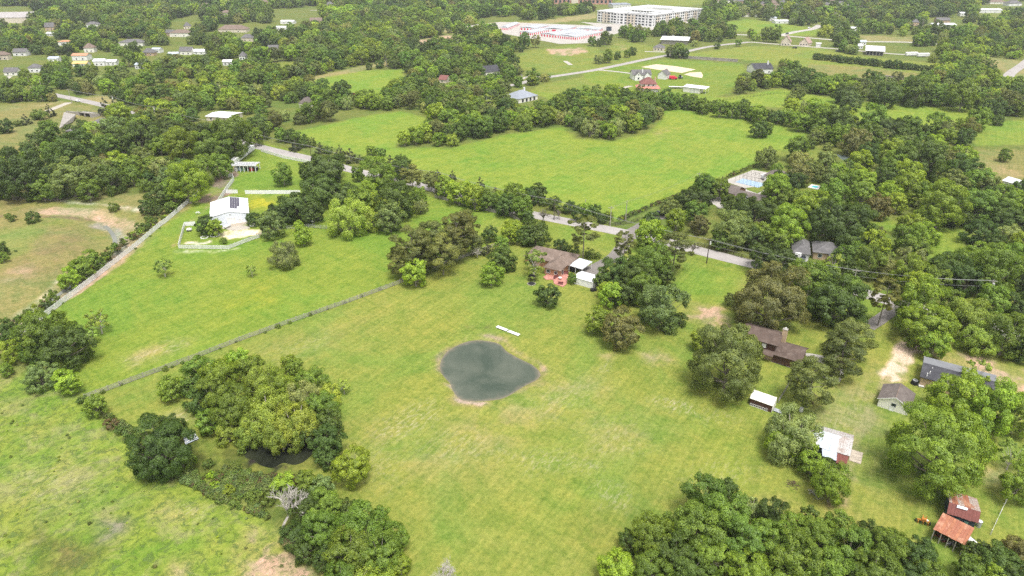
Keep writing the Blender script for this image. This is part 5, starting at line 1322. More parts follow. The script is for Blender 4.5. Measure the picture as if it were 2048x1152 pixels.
w = f.len; walls(f, 0, w, 0, 7, 3.6, M_CREAM); slab('roof', [(-.4, -.5, 3.7), (w + 4.5, -.5, 3.7), (w + 4.5, 7.4, 4.4), (-.4, 7.4, 4.4)], .15, M_TINWHITE, f.root)
for x in (w * .55, w * .8): window(f, 'f', x, .02, 2.6, 2.8, 0, glass=M_OFFW, name='door', frame=M_PIPE)
for y in (0, 6.8): cyl('post', w + 4.2, y, 0, 3.6, .1, .1, M_WHITE, f.root, 6)
p = P(1353, 177); t = thing('boat_trailer', 'long white boat on a trailer beside the white metal shed', 'boat', (p.x, p.y, 0), -.12)
V = []; F = []
for x, hw, z in ((-6, 1.1, .9), (-2, 1.3, .8), (3, 1.1, .85), (6, .05, 1.3)): V += [(x, -hw, z + .6), (x, 0, z - .35), (x, hw, z + .6)]
for i in range(3): F += [(i * 3, i * 3 + 1, i * 3 + 4, i * 3 + 3), (i * 3 + 1, i * 3 + 2, i * 3 + 5, i * 3 + 4), (i * 3, i * 3 + 3, i * 3 + 5, i * 3 + 2)]
F += [(0, 2, 1)]
shape('hull', V, F, M_WHITE, t); box('frame', -4, 5.5, -.5, .5, .3, .42, M_PIPE, t); wheel('wheel', -1, -1.0, .4, .2, 0, M_TYRE, t); wheel('wheel', -1, 1.0, .4, .2, 0, M_TYRE, t)
vehicle('dark suv parked on the lawn before the red roofed house', 1241, 180, (1252, 178.5), 'suv', M_CAR_D)
f = house('dark_roof_house', 'white house with black shingle roof among trees', (1508, 148), (1545, 147), 0, 14, 4, 'gable', 3.4, wm=M_WHITE, rm=M_SHG_DARK, wins=3); box('chimney', f.len * .8, f.len * .8 + 1, 5, 6, 3, 9.5, M_WHITE, f.root)
house('tan_house', 'tan house with pinkish gable roof, left one of the pair', (1561, 91), (1580, 92), 0, 13, 4, 'gable', 6, wm=M_BEIGE, rm=surf('pink_shingle', (.36, .25, .22), .9), axis='y', group='tan gabled houses')
house('tan_house', 'tan house with pinkish gable roof, smaller right one of the pair', (1598, 91), (1616, 92.5), 0, 12, 3, 'gable', 5, wm=M_BEIGE, rm=surf('pink_shingle', (.36, .25, .22), .9), axis='y', group='tan gabled houses')
house('white_box_trailer', 'white box trailer right of the tan gabled houses', (1631, 93.5), (1641, 94), 0, 5, 3.4, 'flat', .1, wm=M_WHITE, rm=M_WHITE, cat='trailer', wins=0)
f = house('blue_roof_barn', 'open barn with bright pale roof and dark bays', (1731, 110), (1766, 112), 0, 22, 4.2, 'flat', 2.0, wm=M_GREYW, rm=M_TINWHITE, cat='barn', wins=0, ov=1.0)
for i in range(5): window(f, 'f', f.len * (i + .6) / 5.2, .1, f.len / 7, 3.2, .1, glass=M_DARK, name='bay', frame=M_GREYW)
house('covered_arena', 'long open sided arena under a white roof', (1322, 88), (1374, 90), 0, 26, 4.5, 'flat', .6, wm=M_GREYW, rm=M_TINWHITE, cat='arena', wins=0, ov=1.5)
house('stone_cottage', 'small tan house with grey roof by the lane junction', (1306, 101.5), (1327, 102.5), 0, 10, 3, rise=3.2, wm=M_BEIGE, rm=M_SHG_GREY, wins=3)
for i, (a, b) in enumerate([((1746, 155), (1840, 163)), ((1356, 116), (1475, 124))]):
    f = Frame('concrete_wall', ['low pale concrete retaining wall beside the far canal, right', 'low pale concrete retaining wall below the lane junction'][i], 'wall', a, b, 0)
    box('wall', 0, f.len, 0, .6, -.5, 2.2, M_CONCW, f.root); box('coping', -.1, f.len + .1, -.1, .7, 2.2, 2.45, M_CONCW, f.root)
for i, (px, py) in enumerate([(1822, 112), (1845, 114)]):
    p = P(px, py); t = thing('parked_camper', ['white camper under the trees, left of two', 'white camper under the trees, right of two'][i], 'camper', (p.x, p.y, 0), .1, 'white campers under the trees'); box('body', -6, 6, -1.5, 1.5, .6, 3.6, M_WHITE, t, .3); wheel('wheel', 0, -1.5, .5, .3, 0, M_TYRE, t)
house('red_cottage', 'small cottage with red brown roof among the woods', (877, 159), (892, 160), 2.5, 9, 2.6, 'gable', 2.6, wm=M_BEIGE, rm=M_SHG_RED, wins=1)
house('grey_cottage', 'grey roofed house behind trees above the hedge', (972, 146), (1000, 143), 2.5, 11, 3.2, 'gable', 4.0, wm=M_CREAM, rm=M_SHG_DARK, wins=1)
house('hidden_house', 'taupe roofed house among trees left of the small back field', (598, 207), (612, 208), 3, 10, 3, 'hip', 3.2, rm=M_SHG_TAUPE, wins=0)
house('far_white_shed', 'white rounded shelter beside the dry field', (2003, 372), (2030, 380), 0, 7, 2.6, 'gable', 1.2, wm=M_WHITE, rm=M_TINWHITE, cat='shelter', wins=0)

# ------------------------------------------------------------------ long storage rows with red doors
def storage(label, a, b, c, dend=5, dside=10, z=0.0):
    f = Frame('storage_row', label, 'storage building', a, b, 0, 'storage rows with red doors'); w = f.len
    cc = f.loc(*c); Ln = cc.y
    walls(f, 0, w, 0, Ln, 3.2, M_WHITE); gable(f, 0, w, 0, Ln, 3.2, .8, M_STORER, 'y', ov=.2, t=.1)
    for i in range(dend): window(f, 'f', w * (i + .5) / dend, .1, w / dend * .52, 2.4, 0, glass=M_REDDOOR, name='door', frame=M_WHITE)
    for i in range(dside): window(f, 'r', Ln * (i + .5) / dside, .1, Ln / dside * .46, 2.4, w, glass=M_REDDOOR, name='door', frame=M_WHITE)
storage('red doored storage row nearest the trees, third from front left', (1119, 77), (1153, 80), (1210, 70), 8, 14)
storage('red doored storage row in the middle of the front line', (1081, 72.4), (1114, 76), (1162, 65.5), 6, 14)
storage('red doored storage row at the left of the front line', (1039, 69), (1063, 71), (1094, 64), 6, 9)
storage('red doored storage row at the far left end', (1000, 60), (1016, 60.5), (1054, 51), 4, 12)
storage('red doored storage row left of centre in the back line', (1040, 60), (1071, 62), (1092, 56), 5, 7)
storage('red doored storage row right of centre in the back line', (1085, 62), (1131, 64.5), (1152, 58), 3, 8)
storage('red doored storage row at the far right end', (1150, 63), (1197, 65), (1210, 61), 3, 4)
house('storage_office', 'small dark office at the right end of the storage rows', (1212, 62), (1219, 62.5), 0, 6, 4.5, 'flat', .1, wm=M_NAVY, rm=M_DARK, cat='office', wins=0)

# ------------------------------------------------------------------ the four-storey apartment block
fa = Frame('apartment_block', 'long white four storey apartment block with flat roof and inner courts', 'apartment block', (1193.8, 44.5), (1304, 54.5), 0)
w = fa.len; far = fa.loc(1393, 39); dp = far.y; HB = 14.2
T_ = 20
def blk(x0, x1, y0, y1, h=HB, m=M_WHITE, nm='wing'):
    box(nm, x0, x1, y0, y1, -.5, h, m, fa.root)
blk(0, w, 0, T_); blk(0, T_, T_, dp - T_); blk(w - T_, w, T_, dp - T_); blk(0, w, dp - T_, dp); blk(T_, w - T_, dp * .42, dp * .42 + T_ * .9, HB)
V = []; F = []
for a in ((-.4, w + .4, -.4, .2), (-.4, w + .4, dp - .2, dp + .4), (-.4, .2, .2, dp - .2), (w - .2, w + .4, .2, dp - .2), (T_ - .3, w - T_ + .3, T_, T_ + .3), (T_ - .3, T_, T_, dp - T_), (w - T_, w - T_ + .3, T_, dp - T_)): boxVF(*a, HB + .02, HB + .9, V, F)
shape('parapet', V, F, M_WHITE, fa.root)
for i, (x0, x1) in enumerate(((.10, .24), (.55, .70))): box('front_bay', w * x0, w * x1, -.35, -.02, .2, HB - 1.5, M_BEIGE, fa.root)
box('entrance_bay', w * .31, w * .49, -1.6, -.02, 0, HB + .6, M_WHITE, fa.root)
for i in range(5): box('side_bay', w + .02, w + .4, dp * (.06 + i * .19), dp * (.13 + i * .19), .2, HB - 1.5, M_BEIGE, fa.root)
for i in range(16):
    x = w * (i + .6) / 16.2
    inbay = any(w * a < x < w * b for a, b in ((.10, .24), (.55, .70), (.31, .49)))
    y = -1.6 if w * .31 < x < w * .49 else (-.35 if inbay else 0)
    for s in range(4): window(fa, 'f', x, 1.4 + s * 3.35, 3.6 if i % 4 != 2 else 2.0, 1.9, y, frame=M_OFFW)
for i in range(24):
    y = dp * (i + .6) / 24.2; inb = any(dp * (.06 + k * .19) < y < dp * (.13 + k * .19) for k in range(5))
    for s in range(4): window(fa, 'r', y, 1.4 + s * 3.35, 3.4 if i % 3 else 2.0, 1.9, w + (.4 if inb else 0), frame=M_OFFW)
for i in range(10):
    for s in range(1, 4): window(fa, 'f', T_ + (w - 2 * T_) * (i + .5) / 10, 1.4 + s * 3.35, 3.2, 1.9, dp * .42, frame=M_BEIGE)
r = random.Random(3)
for i in range(16):
    x, y = (r.uniform(4, w - 8), r.uniform(4, T_ - 6)) if i % 2 else (w - T_ + r.uniform(3, T_ - 7), r.uniform(10, dp - 10))
    box('roof_unit', x, x + r.uniform(2, 6), y, y + r.uniform(1.5, 3), HB + .02, HB + .9, M_PIPE, fa.root)
f = Frame('brick_school', 'long low red brick school building at the far edge', 'school', (1108, 8), (1224, 9), 0)
w = f.len; walls(f, 0, w, 0, 60, 9, surf('salmon_brick', (.48, .26, .20), .9)); box('roof', -1, w + 1, -1, 61, 9.02, 9.8, M_BEIGE, f.root)
for i in range(14): window(f, 'f', w * (i + .5) / 14, 2, w / 26, 4.5, 0)
walls(f, w * .3, w * .42, -6, 0, 10.5, M_BEIGE, name='porch'); 
house('grey_annex', 'low grey annex building right of the brick school', (1226, 16), (1262, 15), 0, 20, 5, 'flat', 1, wm=M_OFFW, rm=M_SHG_BLUE, wins=6)
house('long_warehouse', 'very long pale roofed warehouse at the far left', (-60, 48), (58, 46), 0, 90, 7, 'gable', 3, wm=M_BEIGE, rm=M_TINPATCH, wins=0, cat='warehouse')
# ------------------------------------------------------------------ scattered far houses: x, y, width px, wall, roof
FARH = """199 132 22 W K|222 131 22 W D|160 121 30 O O|160 134 28 Y W|107 124 20 B W|70 145 24 G W|22 151 26 G W|6 120 22 T W|179 105 20 T W|262 92 48 G W|100 61 18 G W|185 56 24 G W|40 112 26 G T|277 138 12 B W|297 112 22 G W|312 106 16 B W|347 114 20 B W|372 110 24 G W|398 109 24 W W|485 120 12 G W|455 131 18 K W|360 74 40 T W|375 58 14 G W|410 17 16 T W|452 30 20 T W|465 65 56 T W|495 83 24 G W|340 72 16 G W|522 8 30 T W|574 48 26 W W|562 61 20 W W|632 47 24 T W|660 15 16 G W|547 103 22 G W|130 91 26 O W|100 72 14 W W"""
FARH2 = [(210,90),(320,100),(190,140),(75,125),(430,75),(520,80),(590,105),(650,35),(760,60),(795,88),(870,130),(920,95),(880,45),(1000,45),(1040,90),(1150,95),(1010,130),(1185,120),(1280,85),(1340,165),(1320,132),(1400,70),(1510,65),(1535,112),(1450,122),(1650,80),(1780,90),(1825,122),(1950,112),(1640,182),(240,22),(505,22),(380,20),(700,100),(1700,50),(1600,40),(560,185),(700,180)]
RM = {'G': (M_SHG_GREY, 'grey'), 'K': (M_WHITE, 'white'), 'O': (M_ORNROOF, 'orange brown'), 'Y': (M_YELLOW, 'tan yellow'), 'B': (M_TINBLUE, 'pale blue'), 'T': (M_SHG_TAN, 'brown'), 'W': (M_TINWHITE, 'white metal'), 'D': (M_SHG_DARK, 'black')}
far_list = []
for e in FARH.split('|'):
    x, y, wp, rk, wk = e.split(); far_list.append((float(x), float(y), float(wp), rk, 'houses of the wooded suburb on the left', 'the wooded suburb'))
rr = random.Random(8)
for x, y in FARH2: far_list.append((1400 + x / 6.02, y / 6.02 + 3, rr.uniform(12, 18), rr.choice('GGTTG'), 'houses of the far estate', 'the far estate'))
for x, y, wp, rk in ((1889, 56, 46, 'W'), (1886, 46, 26, 'G'), (1980, 26, 46, 'W'), (1928, 32, 16, 'W'), (1546, 42, 14, 'B'), (1564, 47, 26, 'W'), (1705, 62, 16, 'W'), (1726, 90, 12, 'B'), (1995, 8, 30, 'T'), (2030, 12, 26, 'G'), (1940, 12, 18, 'T'), (1860, 8, 18, 'G'), (1830, 52, 14, 'G'), (1720, 98, 10, 'W')):
    far_list.append((x, y, wp, rk, 'scattered farm buildings on the right', 'the far right farmland'))
order = {}
for i, e in enumerate(far_list): order.setdefault((e[3], e[5]), []).append(i)
ORD1 = ['first', 'second', 'third', 'fourth', 'fifth', 'sixth', 'seventh', 'eighth', 'ninth', 'tenth', 'eleventh', 'twelfth', 'thirteenth', 'fourteenth', 'fifteenth', 'sixteenth', 'seventeenth', 'eighteenth', 'nineteenth', 'twentieth', 'twenty first', 'twenty second', 'twenty third', 'twenty fourth', 'twenty fifth', 'twenty sixth', 'twenty seventh', 'twenty eighth', 'twenty ninth', 'thirtieth']
for k, v in order.items(): v.sort(key=lambda i: far_list[i][0])
for i, (x, y, wp, rk, grp, wh) in enumerate(far_list):
    n = order[(rk, wh)].index(i); mat, nm = RM[rk]
    wm_ = rr.choice([M_CREAM, M_WHITE, M_BEIGE, M_TANBRICK]) if rk in 'GT' else M_WHITE
    lb = f"{nm} roofed house, {ORD1[n]} from left in {wh}" if len(order[(rk, wh)]) > 1 else f"{nm} roofed house in {wh}"
    D_ = min(14, max(7, wp * mpp(x, y) * .6)); tilt = rr.uniform(-.8, .8)
    f = house('far_house', lb, (x - wp / 2, y - tilt * .3), (x + wp / 2, y + tilt * .3), 0, D_, rr.uniform(2.8, 4.4), 'gable' if rk in 'WKYB' or rr.random() < .3 else 'hip', rr.uniform(1.0, 1.6) if rk in 'WKYBO' else rr.uniform(2.6, 4.6), wm=wm_, rm=mat, group=grp, wins=2)
for i, (px, py, h_) in enumerate(((1574, 68.5, (1560, 71)), (1618, 57, (1630, 54)), (1345, 73, (1330, 72)), (1589, 97, (1575, 96)), (1676, 104, (1690, 105)))):
    vehicle(['dark suv on the wide pale road at the far junction', 'white car queued at the end of the wide pale road', 'white car on the far pale road beyond the arena', 'dark car parked outside the tan gabled houses', 'dark car on the lane left of the pale roofed barn'][i], px, py, h_, 'suv', M_CAR_W if i in (1, 2) else M_CAR_D)
# ------------------------------------------------------------------ fences
fence('long white picket fence dividing the paddock from the drainage ditch', [(32, 668), (75, 634), (150, 577), (250, 503), (335, 443), (397, 389)], 'picket', 1.9, 2.4, group='white picket fences of the barn yard')
fence('thin white fence running out under trees at the near left edge', [(-40, 712), (-5, 692), (30, 670)], 'pipe', 1.2, 2.4, mat=M_OFFW)
WG = 'white picket fences of the barn yard'
fence('white fence from the barn roof up to the dirt yard gate', [(436, 409), (456, 378), (468.5, 361), (465.8, 355), (452, 354.5)], 'solid', 1.9, 2.4, group=WG)
fence('short white fence left of the gap behind the barn', [(453, 387), (476, 387)], 'solid', 1.7, 2.4, group=WG)
fence('white fence right of the gap, running into the oak', [(491, 388), (601, 388)], 'solid', 1.7, 2.4, group=WG)
fence('white picket fence along the near side of the road', [(522, 303), (566, 316.5), (628, 328), (680, 343)], 'picket', 1.6, 2.4, group=WG)
fence('white fence around the near corner of the barn yard', [(391, 451), (370, 452), (358, 496)], 'solid', 1.6, 2.4, group=WG)
fence('pale picket fence along the near side of the barn yard', [(358, 497), (457, 498.5), (498, 482.5), (520, 475)], 'picket', 1.5, 2.4, mat=M_OFFW, group=WG)
fence('short pale fence at the right corner of the white barn', [(500, 453), (514, 453)], 'solid', 1.4, 2.4, group=WG)
fence('grey pipe fence under the oaks right of the barn', [(514, 474), (560, 460), (618, 455), (702, 464), (745, 446), (780, 430)], 'pipe', 1.4, 2.4, mat=M_PIPE)
fence('brown wooden fence along the verge of the road', [(870, 395), (922, 409), (977, 423), (1024, 434), (1040, 445)], 'picket', 1.5, 2.4, mat=M_GREYW)
fence('weathered grey board fence crossing between the paddock and the mown lawn', [(170, 798), (240, 772), (310, 746), (400, 713), (480, 682), (560, 653), (700, 604), (800, 567), (857, 541), (925, 516), (1010, 486)], 'boards', 1.45, 2.45, name='board_fence', mat=M_GREYW)
fence('dark wire fence along the near edge of the hay field', [(1238, 442), (1300, 414), (1400, 374), (1500, 337), (1550, 316)], 'wire', 1.4, 3.0, mat=M_DKPOST, name='wire_fence')
fence('dark mesh fence with gate at the lane entrance', [(1195, 446), (1230, 452), (1262, 447), (1285, 440)], 'pipe', 1.5, 2.4, mat=M_DKPOST, name='wire_fence')
fence('dark fence behind the road left of the big oak', [(1395, 492), (1450, 506), (1500, 521)], 'pipe', 1.4, 2.4, mat=M_DKPOST, name='wire_fence')
fence('thin pale pipe fence at the right edge near the rusty barns', [(1981, 1069), (2000, 1028), (2019, 989)], 'wire', 1.2, 2.5, mat=M_OFFW, name='wire_fence')
fence('grey fence running up from the small stable', [(1556, 806), (1572, 780), (1588, 752)], 'pipe', 1.1, 2.2, mat=M_GREYW)
fence('maroon board fence beside the road left of the big trees', [(450, 259), (470, 262)], 'solid', 1.8, 2.4, mat=M_MAROON)
fence('old post and wire fence between the meadow and the grove', [(168, 803), (215, 838), (280, 888), (340, 925), (400, 965)], 'wire', 1.2, 3.0, mat=M_DKPOST, name='wire_fence')
fence('brown board fence at the back of the small field', [(660, 182), (690, 190), (720, 192)], 'solid', 1.8, 2.4, mat=M_MAROON)
fence('dark post fence before the red roofed house', [(1420, 205), (1480, 197), (1560, 187), (1640, 190)], 'wire', 1.3, 3.0, mat=M_DKPOST, name='wire_fence')
# weeds and saplings climbing the board fence
WEEDS = [(205, 784, 12), (243, 768, 9), (330, 738, 16), (345, 733, 8), (365, 726, 10), (397, 713, 10), (440, 697, 6), (472, 683, 7), (530, 665, 7), (556, 653, 14), (580, 645, 9), (620, 629, 11), (632, 624, 7), (655, 617, 7), (690, 604, 8), (723, 591, 10), (760, 578, 7)]
WEEDS += [(100, 612, 10), (120, 596, 8), (270, 492, 6), (300, 470, 6), (320, 456, 5)]
# ------------------------------------------------------------------ poles and wires
def pole(label, base, h=10.0, mat=None, arm=True, can=False, lean=(0, 0), ax=0.0):
    p = P(*base); t = thing('utility_pole', label, 'pole', (p.x, p.y, 0), ax, 'utility poles'); t.rotation_euler = (lean[0], lean[1], ax)
    cyl('shaft', 0, 0, -.3, h, .18, .11, mat or M_PALEPOST, t, 8)
    if arm: box('crossarm', -1.1, 1.1, -.06, .06, h - .75, h - .60, mat or M_PALEPOST, t)
    for x in (-.95, 0, .95):
        if arm: cyl('insulator', x, 0, h - .60, h - .42, .06, .04, M_OFFW, t, 6)
    if can: cyl('transformer', .32, -.1, h - 2.2, h - 1.2, .26, .26, M_OFFW, t, 10)
    return t
POLES = [('dark leaning utility pole in the grass beside the road', (1413, 527), 9.5, M_DKPOST, True, True),
 ('pale utility pole right of the fence at the lane entrance', (1220, 452), 8.2, None, True, False),
 ('short grey pole standing in the hay field hedge', (1170, 424), 5.5, None, False, False),
 ('thin grey pole by the field corner', (1251, 441), 8.5, None, False, False),
 ('pale utility pole with transformer at the hay field edge', (1395, 377), 7.5, None, True, True),
 ('dark utility pole by the road behind the white fence', (624, 325), 9.0, M_DKPOST, True, False),
 ('pale utility pole beside the white sedan', (144, 207), 10, None, True, False),
 ('pale utility pole with crossarm above the culvert', (229.5, 215.5), 8, None, True, True),
 ('pale utility pole at the roadside left of the white roofed house', (314, 245), 10, None, True, True),
 ('leaning grey utility pole with transformer at the right edge', (1971, 606), 8.2, None, True, True),
 ('thin pale pole beside the road at the far left', (62, 178), 9, None, False, False),
 ('thin pale pole beside the road, second from the far left', (85, 181), 9, None, False, False),
 ('grey utility pole on the lane beyond the blue roofed house', (1043, 172), 9, None, True, True),
 ('tall utility pole between the road and the grey ranch house', (1700, 592), 9.5, None, True, False),
 ('utility pole in the hedge above the yard oaks', (880, 382), 9.0, M_DKPOST, True, False),
 ('utility pole among the bare brown trees', (1108, 440), 9.0, M_DKPOST, True, False),
 ('utility pole over the big trees left of the pergola', (450, 275), 9.0, None, True, False)]
PT = {}
for lb, b, h, m, arm, can in POLES: PT[b] = (P(*b), h); pole(lb, b, h, m, arm, can, ax=-.25)
RUN = [(144, 207), (229.5, 215.5), (314, 245), (450, 275), (624, 325), (880, 382), (1108, 440), (1413, 527), (1700, 592), (1971, 606)]
def wires(label, bases, offs, dz=-.42):
    root = thing('overhead_wires', label, 'power line', PT[bases[0]][0], 0); o0 = PT[bases[0]][0]
    for off in offs:
        V = []; F = []
        for b1, b2 in zip(bases[:-1], bases[1:]):
            p1, h1 = PT[b1]; p2, h2 = PT[b2]; a = Vector((p1.x, p1.y, h1 + dz)); c = Vector((p2.x, p2.y, h2 + dz)); a.x += off * .97; c.x += off * .97; a.y -= off * .25; c.y -= off * .25
            sag = (c - a).length * .018
            pts = [tuple(a.lerp(c, k / 10) - o0 - Vector((0, 0, sag * 4 * (k / 10) * (1 - k / 10)))) for k in range(11)]
            tube(V, F, pts, [.028] * 11, 3)
        shape('wire', V, F, M_WIRE, root)
wires('three power wires strung along the country road', RUN, (-.95, 0, .95))
wires('low wire slung below the power wires along the road', RUN, (.25,), -2.4)
PT[(1043.01, 172)] = PT[(1043, 172)]
PT['x'] = (P(480, 262), 8.0)
# hay-field lane wires
wires('wires from the lane entrance pole to the hay field pole', [(1220, 452), (1251, 441), (1395, 377)], (-.5, .5))
# ------------------------------------------------------------------ small signs of life
p = P(1255, 527); t = thing('garden_lamp', 'small white lamp post beside the driveway of the brick house', 'lamp', (p.x, p.y, 0)); cyl('post', 0, 0, 0, 1.5, .06, .05, M_WHITE, t, 6); cyl('shade', 0, 0, 1.5, 1.9, .22, .1, M_WHITE, t, 8)
for i, (px, py, lb) in enumerate(((416, 450, 'white bin on the left of the white barn front'), (615, 449.5, 'white box on a post of the grey pipe fence, left of two'), (626, 450.5, 'white box on a post of the grey pipe fence, right of two'))):
    p = P(px, py); t = thing('post_box', lb, 'box', (p.x, p.y, 0)); box('post', -.06, .06, -.06, .06, 0, 1.5, M_WHITE, t); box('case', -.4, .4, -.3, .3, 1.5, 2.0, M_WHITE, t, .04)
p = P(1602, 822); t = thing('white_drum', 'white drum standing behind the pale green tree by the tin barn', 'drum', (p.x, p.y, 0)); cyl('barrel', 0, 0, 0, .95, .42, .42, M_WHITE, t, 12); cyl('lid', 0, 0, .95, 1.0, .44, .40, M_OFFW, t, 12)
p = P(2046, 625); t = thing('white_tank', 'white tank at the right edge behind the trees', 'tank', (p.x, p.y, 0)); cyl('vessel', 0, 0, 0, 2.2, 1.0, 1.0, M_WHITE, t, 14); cyl('dome', 0, 0, 2.2, 2.6, 1.0, .2, M_WHITE, t, 14)
p = P(1712, 668)
# ------------------------------------------------------------------ trees: leaves as many small faces in clumps, on limbs
def leaf_material():
    m, nt, b = new_mat('leaves')
    nt.nodes.remove(b)
    out = nt.nodes['Material Output']
    tc = N(nt, 'ShaderNodeAttribute', _attribute_name='tree_colour', _attribute_type='INSTANCER')
    ti = N(nt, 'ShaderNodeAttribute', _attribute_name='tint')
    geo = N(nt, 'ShaderNodeNewGeometry')
    nz = noise(nt, geo.outputs['Position'], .55, 3, .6)
    c = tc.outputs['Color']
    c = mixc(nt, maprange(nt, ti.outputs['Fac'], .5, 0, 0, .75), c, mixc(nt, 1.0, c, (.58, .66, .62), 'MULTIPLY'))
    c = mixc(nt, maprange(nt, ti.outputs['Fac'], .5, 1, 0, .8), c, mixc(nt, 1.0, c, (1.42, 1.36, 1.10), 'MULTIPLY'))
    c = mixc(nt, maprange(nt, nz, .52, .72, 0, .5), c, mixc(nt, 1.0, c, (1.18, 1.12, .95), 'MULTIPLY'))
    d = N(nt, 'ShaderNodeBsdfDiffuse', Roughness=.4); t = N(nt, 'ShaderNodeBsdfTranslucent')
    g = N(nt, 'ShaderNodeBsdfGlossy', Roughness=.55); g.inputs['Color'].default_value = (.9, .95, .9, 1)
    L(nt, c, d.inputs['Color']); L(nt, mixc(nt, 1.0, c, (1.3, 1.25, .7), 'MULTIPLY'), t.inputs['Color'])
    mx = N(nt, 'ShaderNodeMixShader'); mx.inputs[0].default_value = .38
    L(nt, d.outputs[0], mx.inputs[1]); L(nt, t.outputs[0], mx.inputs[2])
    mx2 = N(nt, 'ShaderNodeMixShader'); mx2.inputs[0].default_value = .03
    L(nt, mx.outputs[0], mx2.inputs[1]); L(nt, g.outputs[0], mx2.inputs[2])
    L(nt, mx2.outputs[0], out.inputs[0])
    return m
M_LEAF = leaf_material()
M_BARK = surf('bark', (.17, .145, .12), .9, .3, .8, stain=(.26, .24, .21))
M_MIDBARK = surf('grey_bark', (.30, .27, .23), .9, .25, .8, stain=(.20, .175, .15))
M_PALEBARK = surf('bleached_bark', (.46, .43, .39), .9, .2, .8, stain=(.30, .27, .24))

def unit(a): return a / np.maximum(np.linalg.norm(a, axis=1, keepdims=True), 1e-9)
def tube(V, F, pts, rad, k=5):
    base = len(V)
    for i, p in enumerate(pts):
        a = np.array(pts[max(i - 1, 0)]); c = np.array(pts[min(i + 1, len(pts) - 1)]); t = c - a
        t = t / (np.linalg.norm(t) + 1e-9)
        u = np.cross(t, (0.31, .9, .2)); u /= np.linalg.norm(u) + 1e-9
        v = np.cross(t, u)
        for j in range(k):
            an = 2 * math.pi * j / k
            V.append(tuple(np.array(p) + (u * math.cos(an) + v * math.sin(an)) * rad[i]))
    for i in range(len(pts) - 1):
        for j in range(k):
            a = base + i * k + j; b2 = base + i * k + (j + 1) % k
            F.append((a, b2, b2 + k, a + k))
def crown_clumps(kind, rng):
    """lobes on limbs, clumps on lobes; unit tree: crown width 1, height h"""
    C = []; R = []; lobes = []
    def env(n, zlo, zhi, rxy, h0, h1, shrink=1.0, lr=(.15, .23)):
        for i in range(n):
            u = (i + .5) / n
            z = zlo + (zhi - zlo) * (1 - u)                       # -1..1 in the envelope
            an = i * 2.39996 + rng.uniform(-.35, .35)
            rr = rxy * math.sqrt(max(0, 1 - z * z)) * rng.uniform(.82, 1.06)
            cz = (h0 + h1) / 2 + z * (h1 - h0) / 2
            lobes.append((rr * math.cos(an), rr * math.sin(an), cz, rng.uniform(*lr)))
    sub = 14
    if kind == 'broad': H = .94; env(21, -.80, .93, .365, .10, .88, lr=(.125, .195)); lobes.append((0, 0, .5, .27)); sub = 17
    elif kind == 'oak': H = .70; env(28, -.70, .93, .40, .05, .60, lr=(.10, .16)); lobes.append((0, 0, .36, .26)); lobes.append((.12, .1, .3, .24)); sub = 17
    elif kind == 'round': H = .88; env(26, -.85, .94, .385, .04, .82, lr=(.11, .17)); lobes.append((0, 0, .45, .30)); sub = 17
    elif kind == 'willow': H = .82; env(24, -.8, .92, .38, .06, .74, lr=(.11, .18)); lobes.append((0, 0, .4, .26)); sub = 17
    elif kind == 'sparse':
        H = 1.05; env(15, -.7, .95, .36, .24, .98, lr=(.11, .17)); sub = 9
    elif kind == 'pine':
        H = 1.15; env(24, -.9, .95, .38, .26, 1.08, lr=(.11, .18)); lobes.append((0, 0, .75, .22)); sub = 15
    elif kind == 'tallpine':
        H = 1.7; env(18, -.9, .95, .38, .75, 1.65, lr=(.13, .19)); sub = 9
    elif kind == 'cedar':
        H = 1.15
        for i in range(16):
            u = i / 15; z = .08 + u * .98; rr = .36 * (1 - u) ** .8; an = i * 2.4
            lobes.append((rr * math.cos(an), rr * math.sin(an), z, .17 * (1 - u) + .05))
        sub = 9
    elif kind == 'shrub': H = .66; env(14, -.5, .9, .34, 0.0, .56, lr=(.13, .20)); lobes.append((0, 0, .2, .28)); sub = 9
    else: H = 1.1; env(24, -.85, .95, .37, .05, 1.04, lr=(.12, .19)); lobes.append((0, 0, .5, .26)); sub = 17     # 'tall'
    lobes = np.array(lobes)
    # uneven outline: pull and swell lobes
    k = rng.uniform(.74, 1.15, len(lobes)); lobes[:, 3] *= rng.uniform(.72, 1.25, len(lobes)); lobes[:, 0] *= k; lobes[:, 1] *= k
    lobes[:, 2] += rng.uniform(-.05, .05, len(lobes)); lobes[:, 2] = np.maximum(lobes[:, 2], lobes[:, 3] * .75)
    cen = np.array([0, 0, lobes[:, 2].mean() * .9])
    for lx, ly, lz, lr in lobes:
        c = np.array([lx, ly, lz]); out = c - cen; out /= np.linalg.norm(out) + 1e-6
        for j in range(sub):
            d = rng.normal(size=3) + out * 1.1 + np.array([0, 0, .35]); d /= np.linalg.norm(d)
            C.append(c + d * lr * rng.uniform(.45, .98) * np.array([1, 1, .82])); R.append(lr * rng.uniform(.24, .44))
    return np.array(C), np.array(R), lobes, cen, H
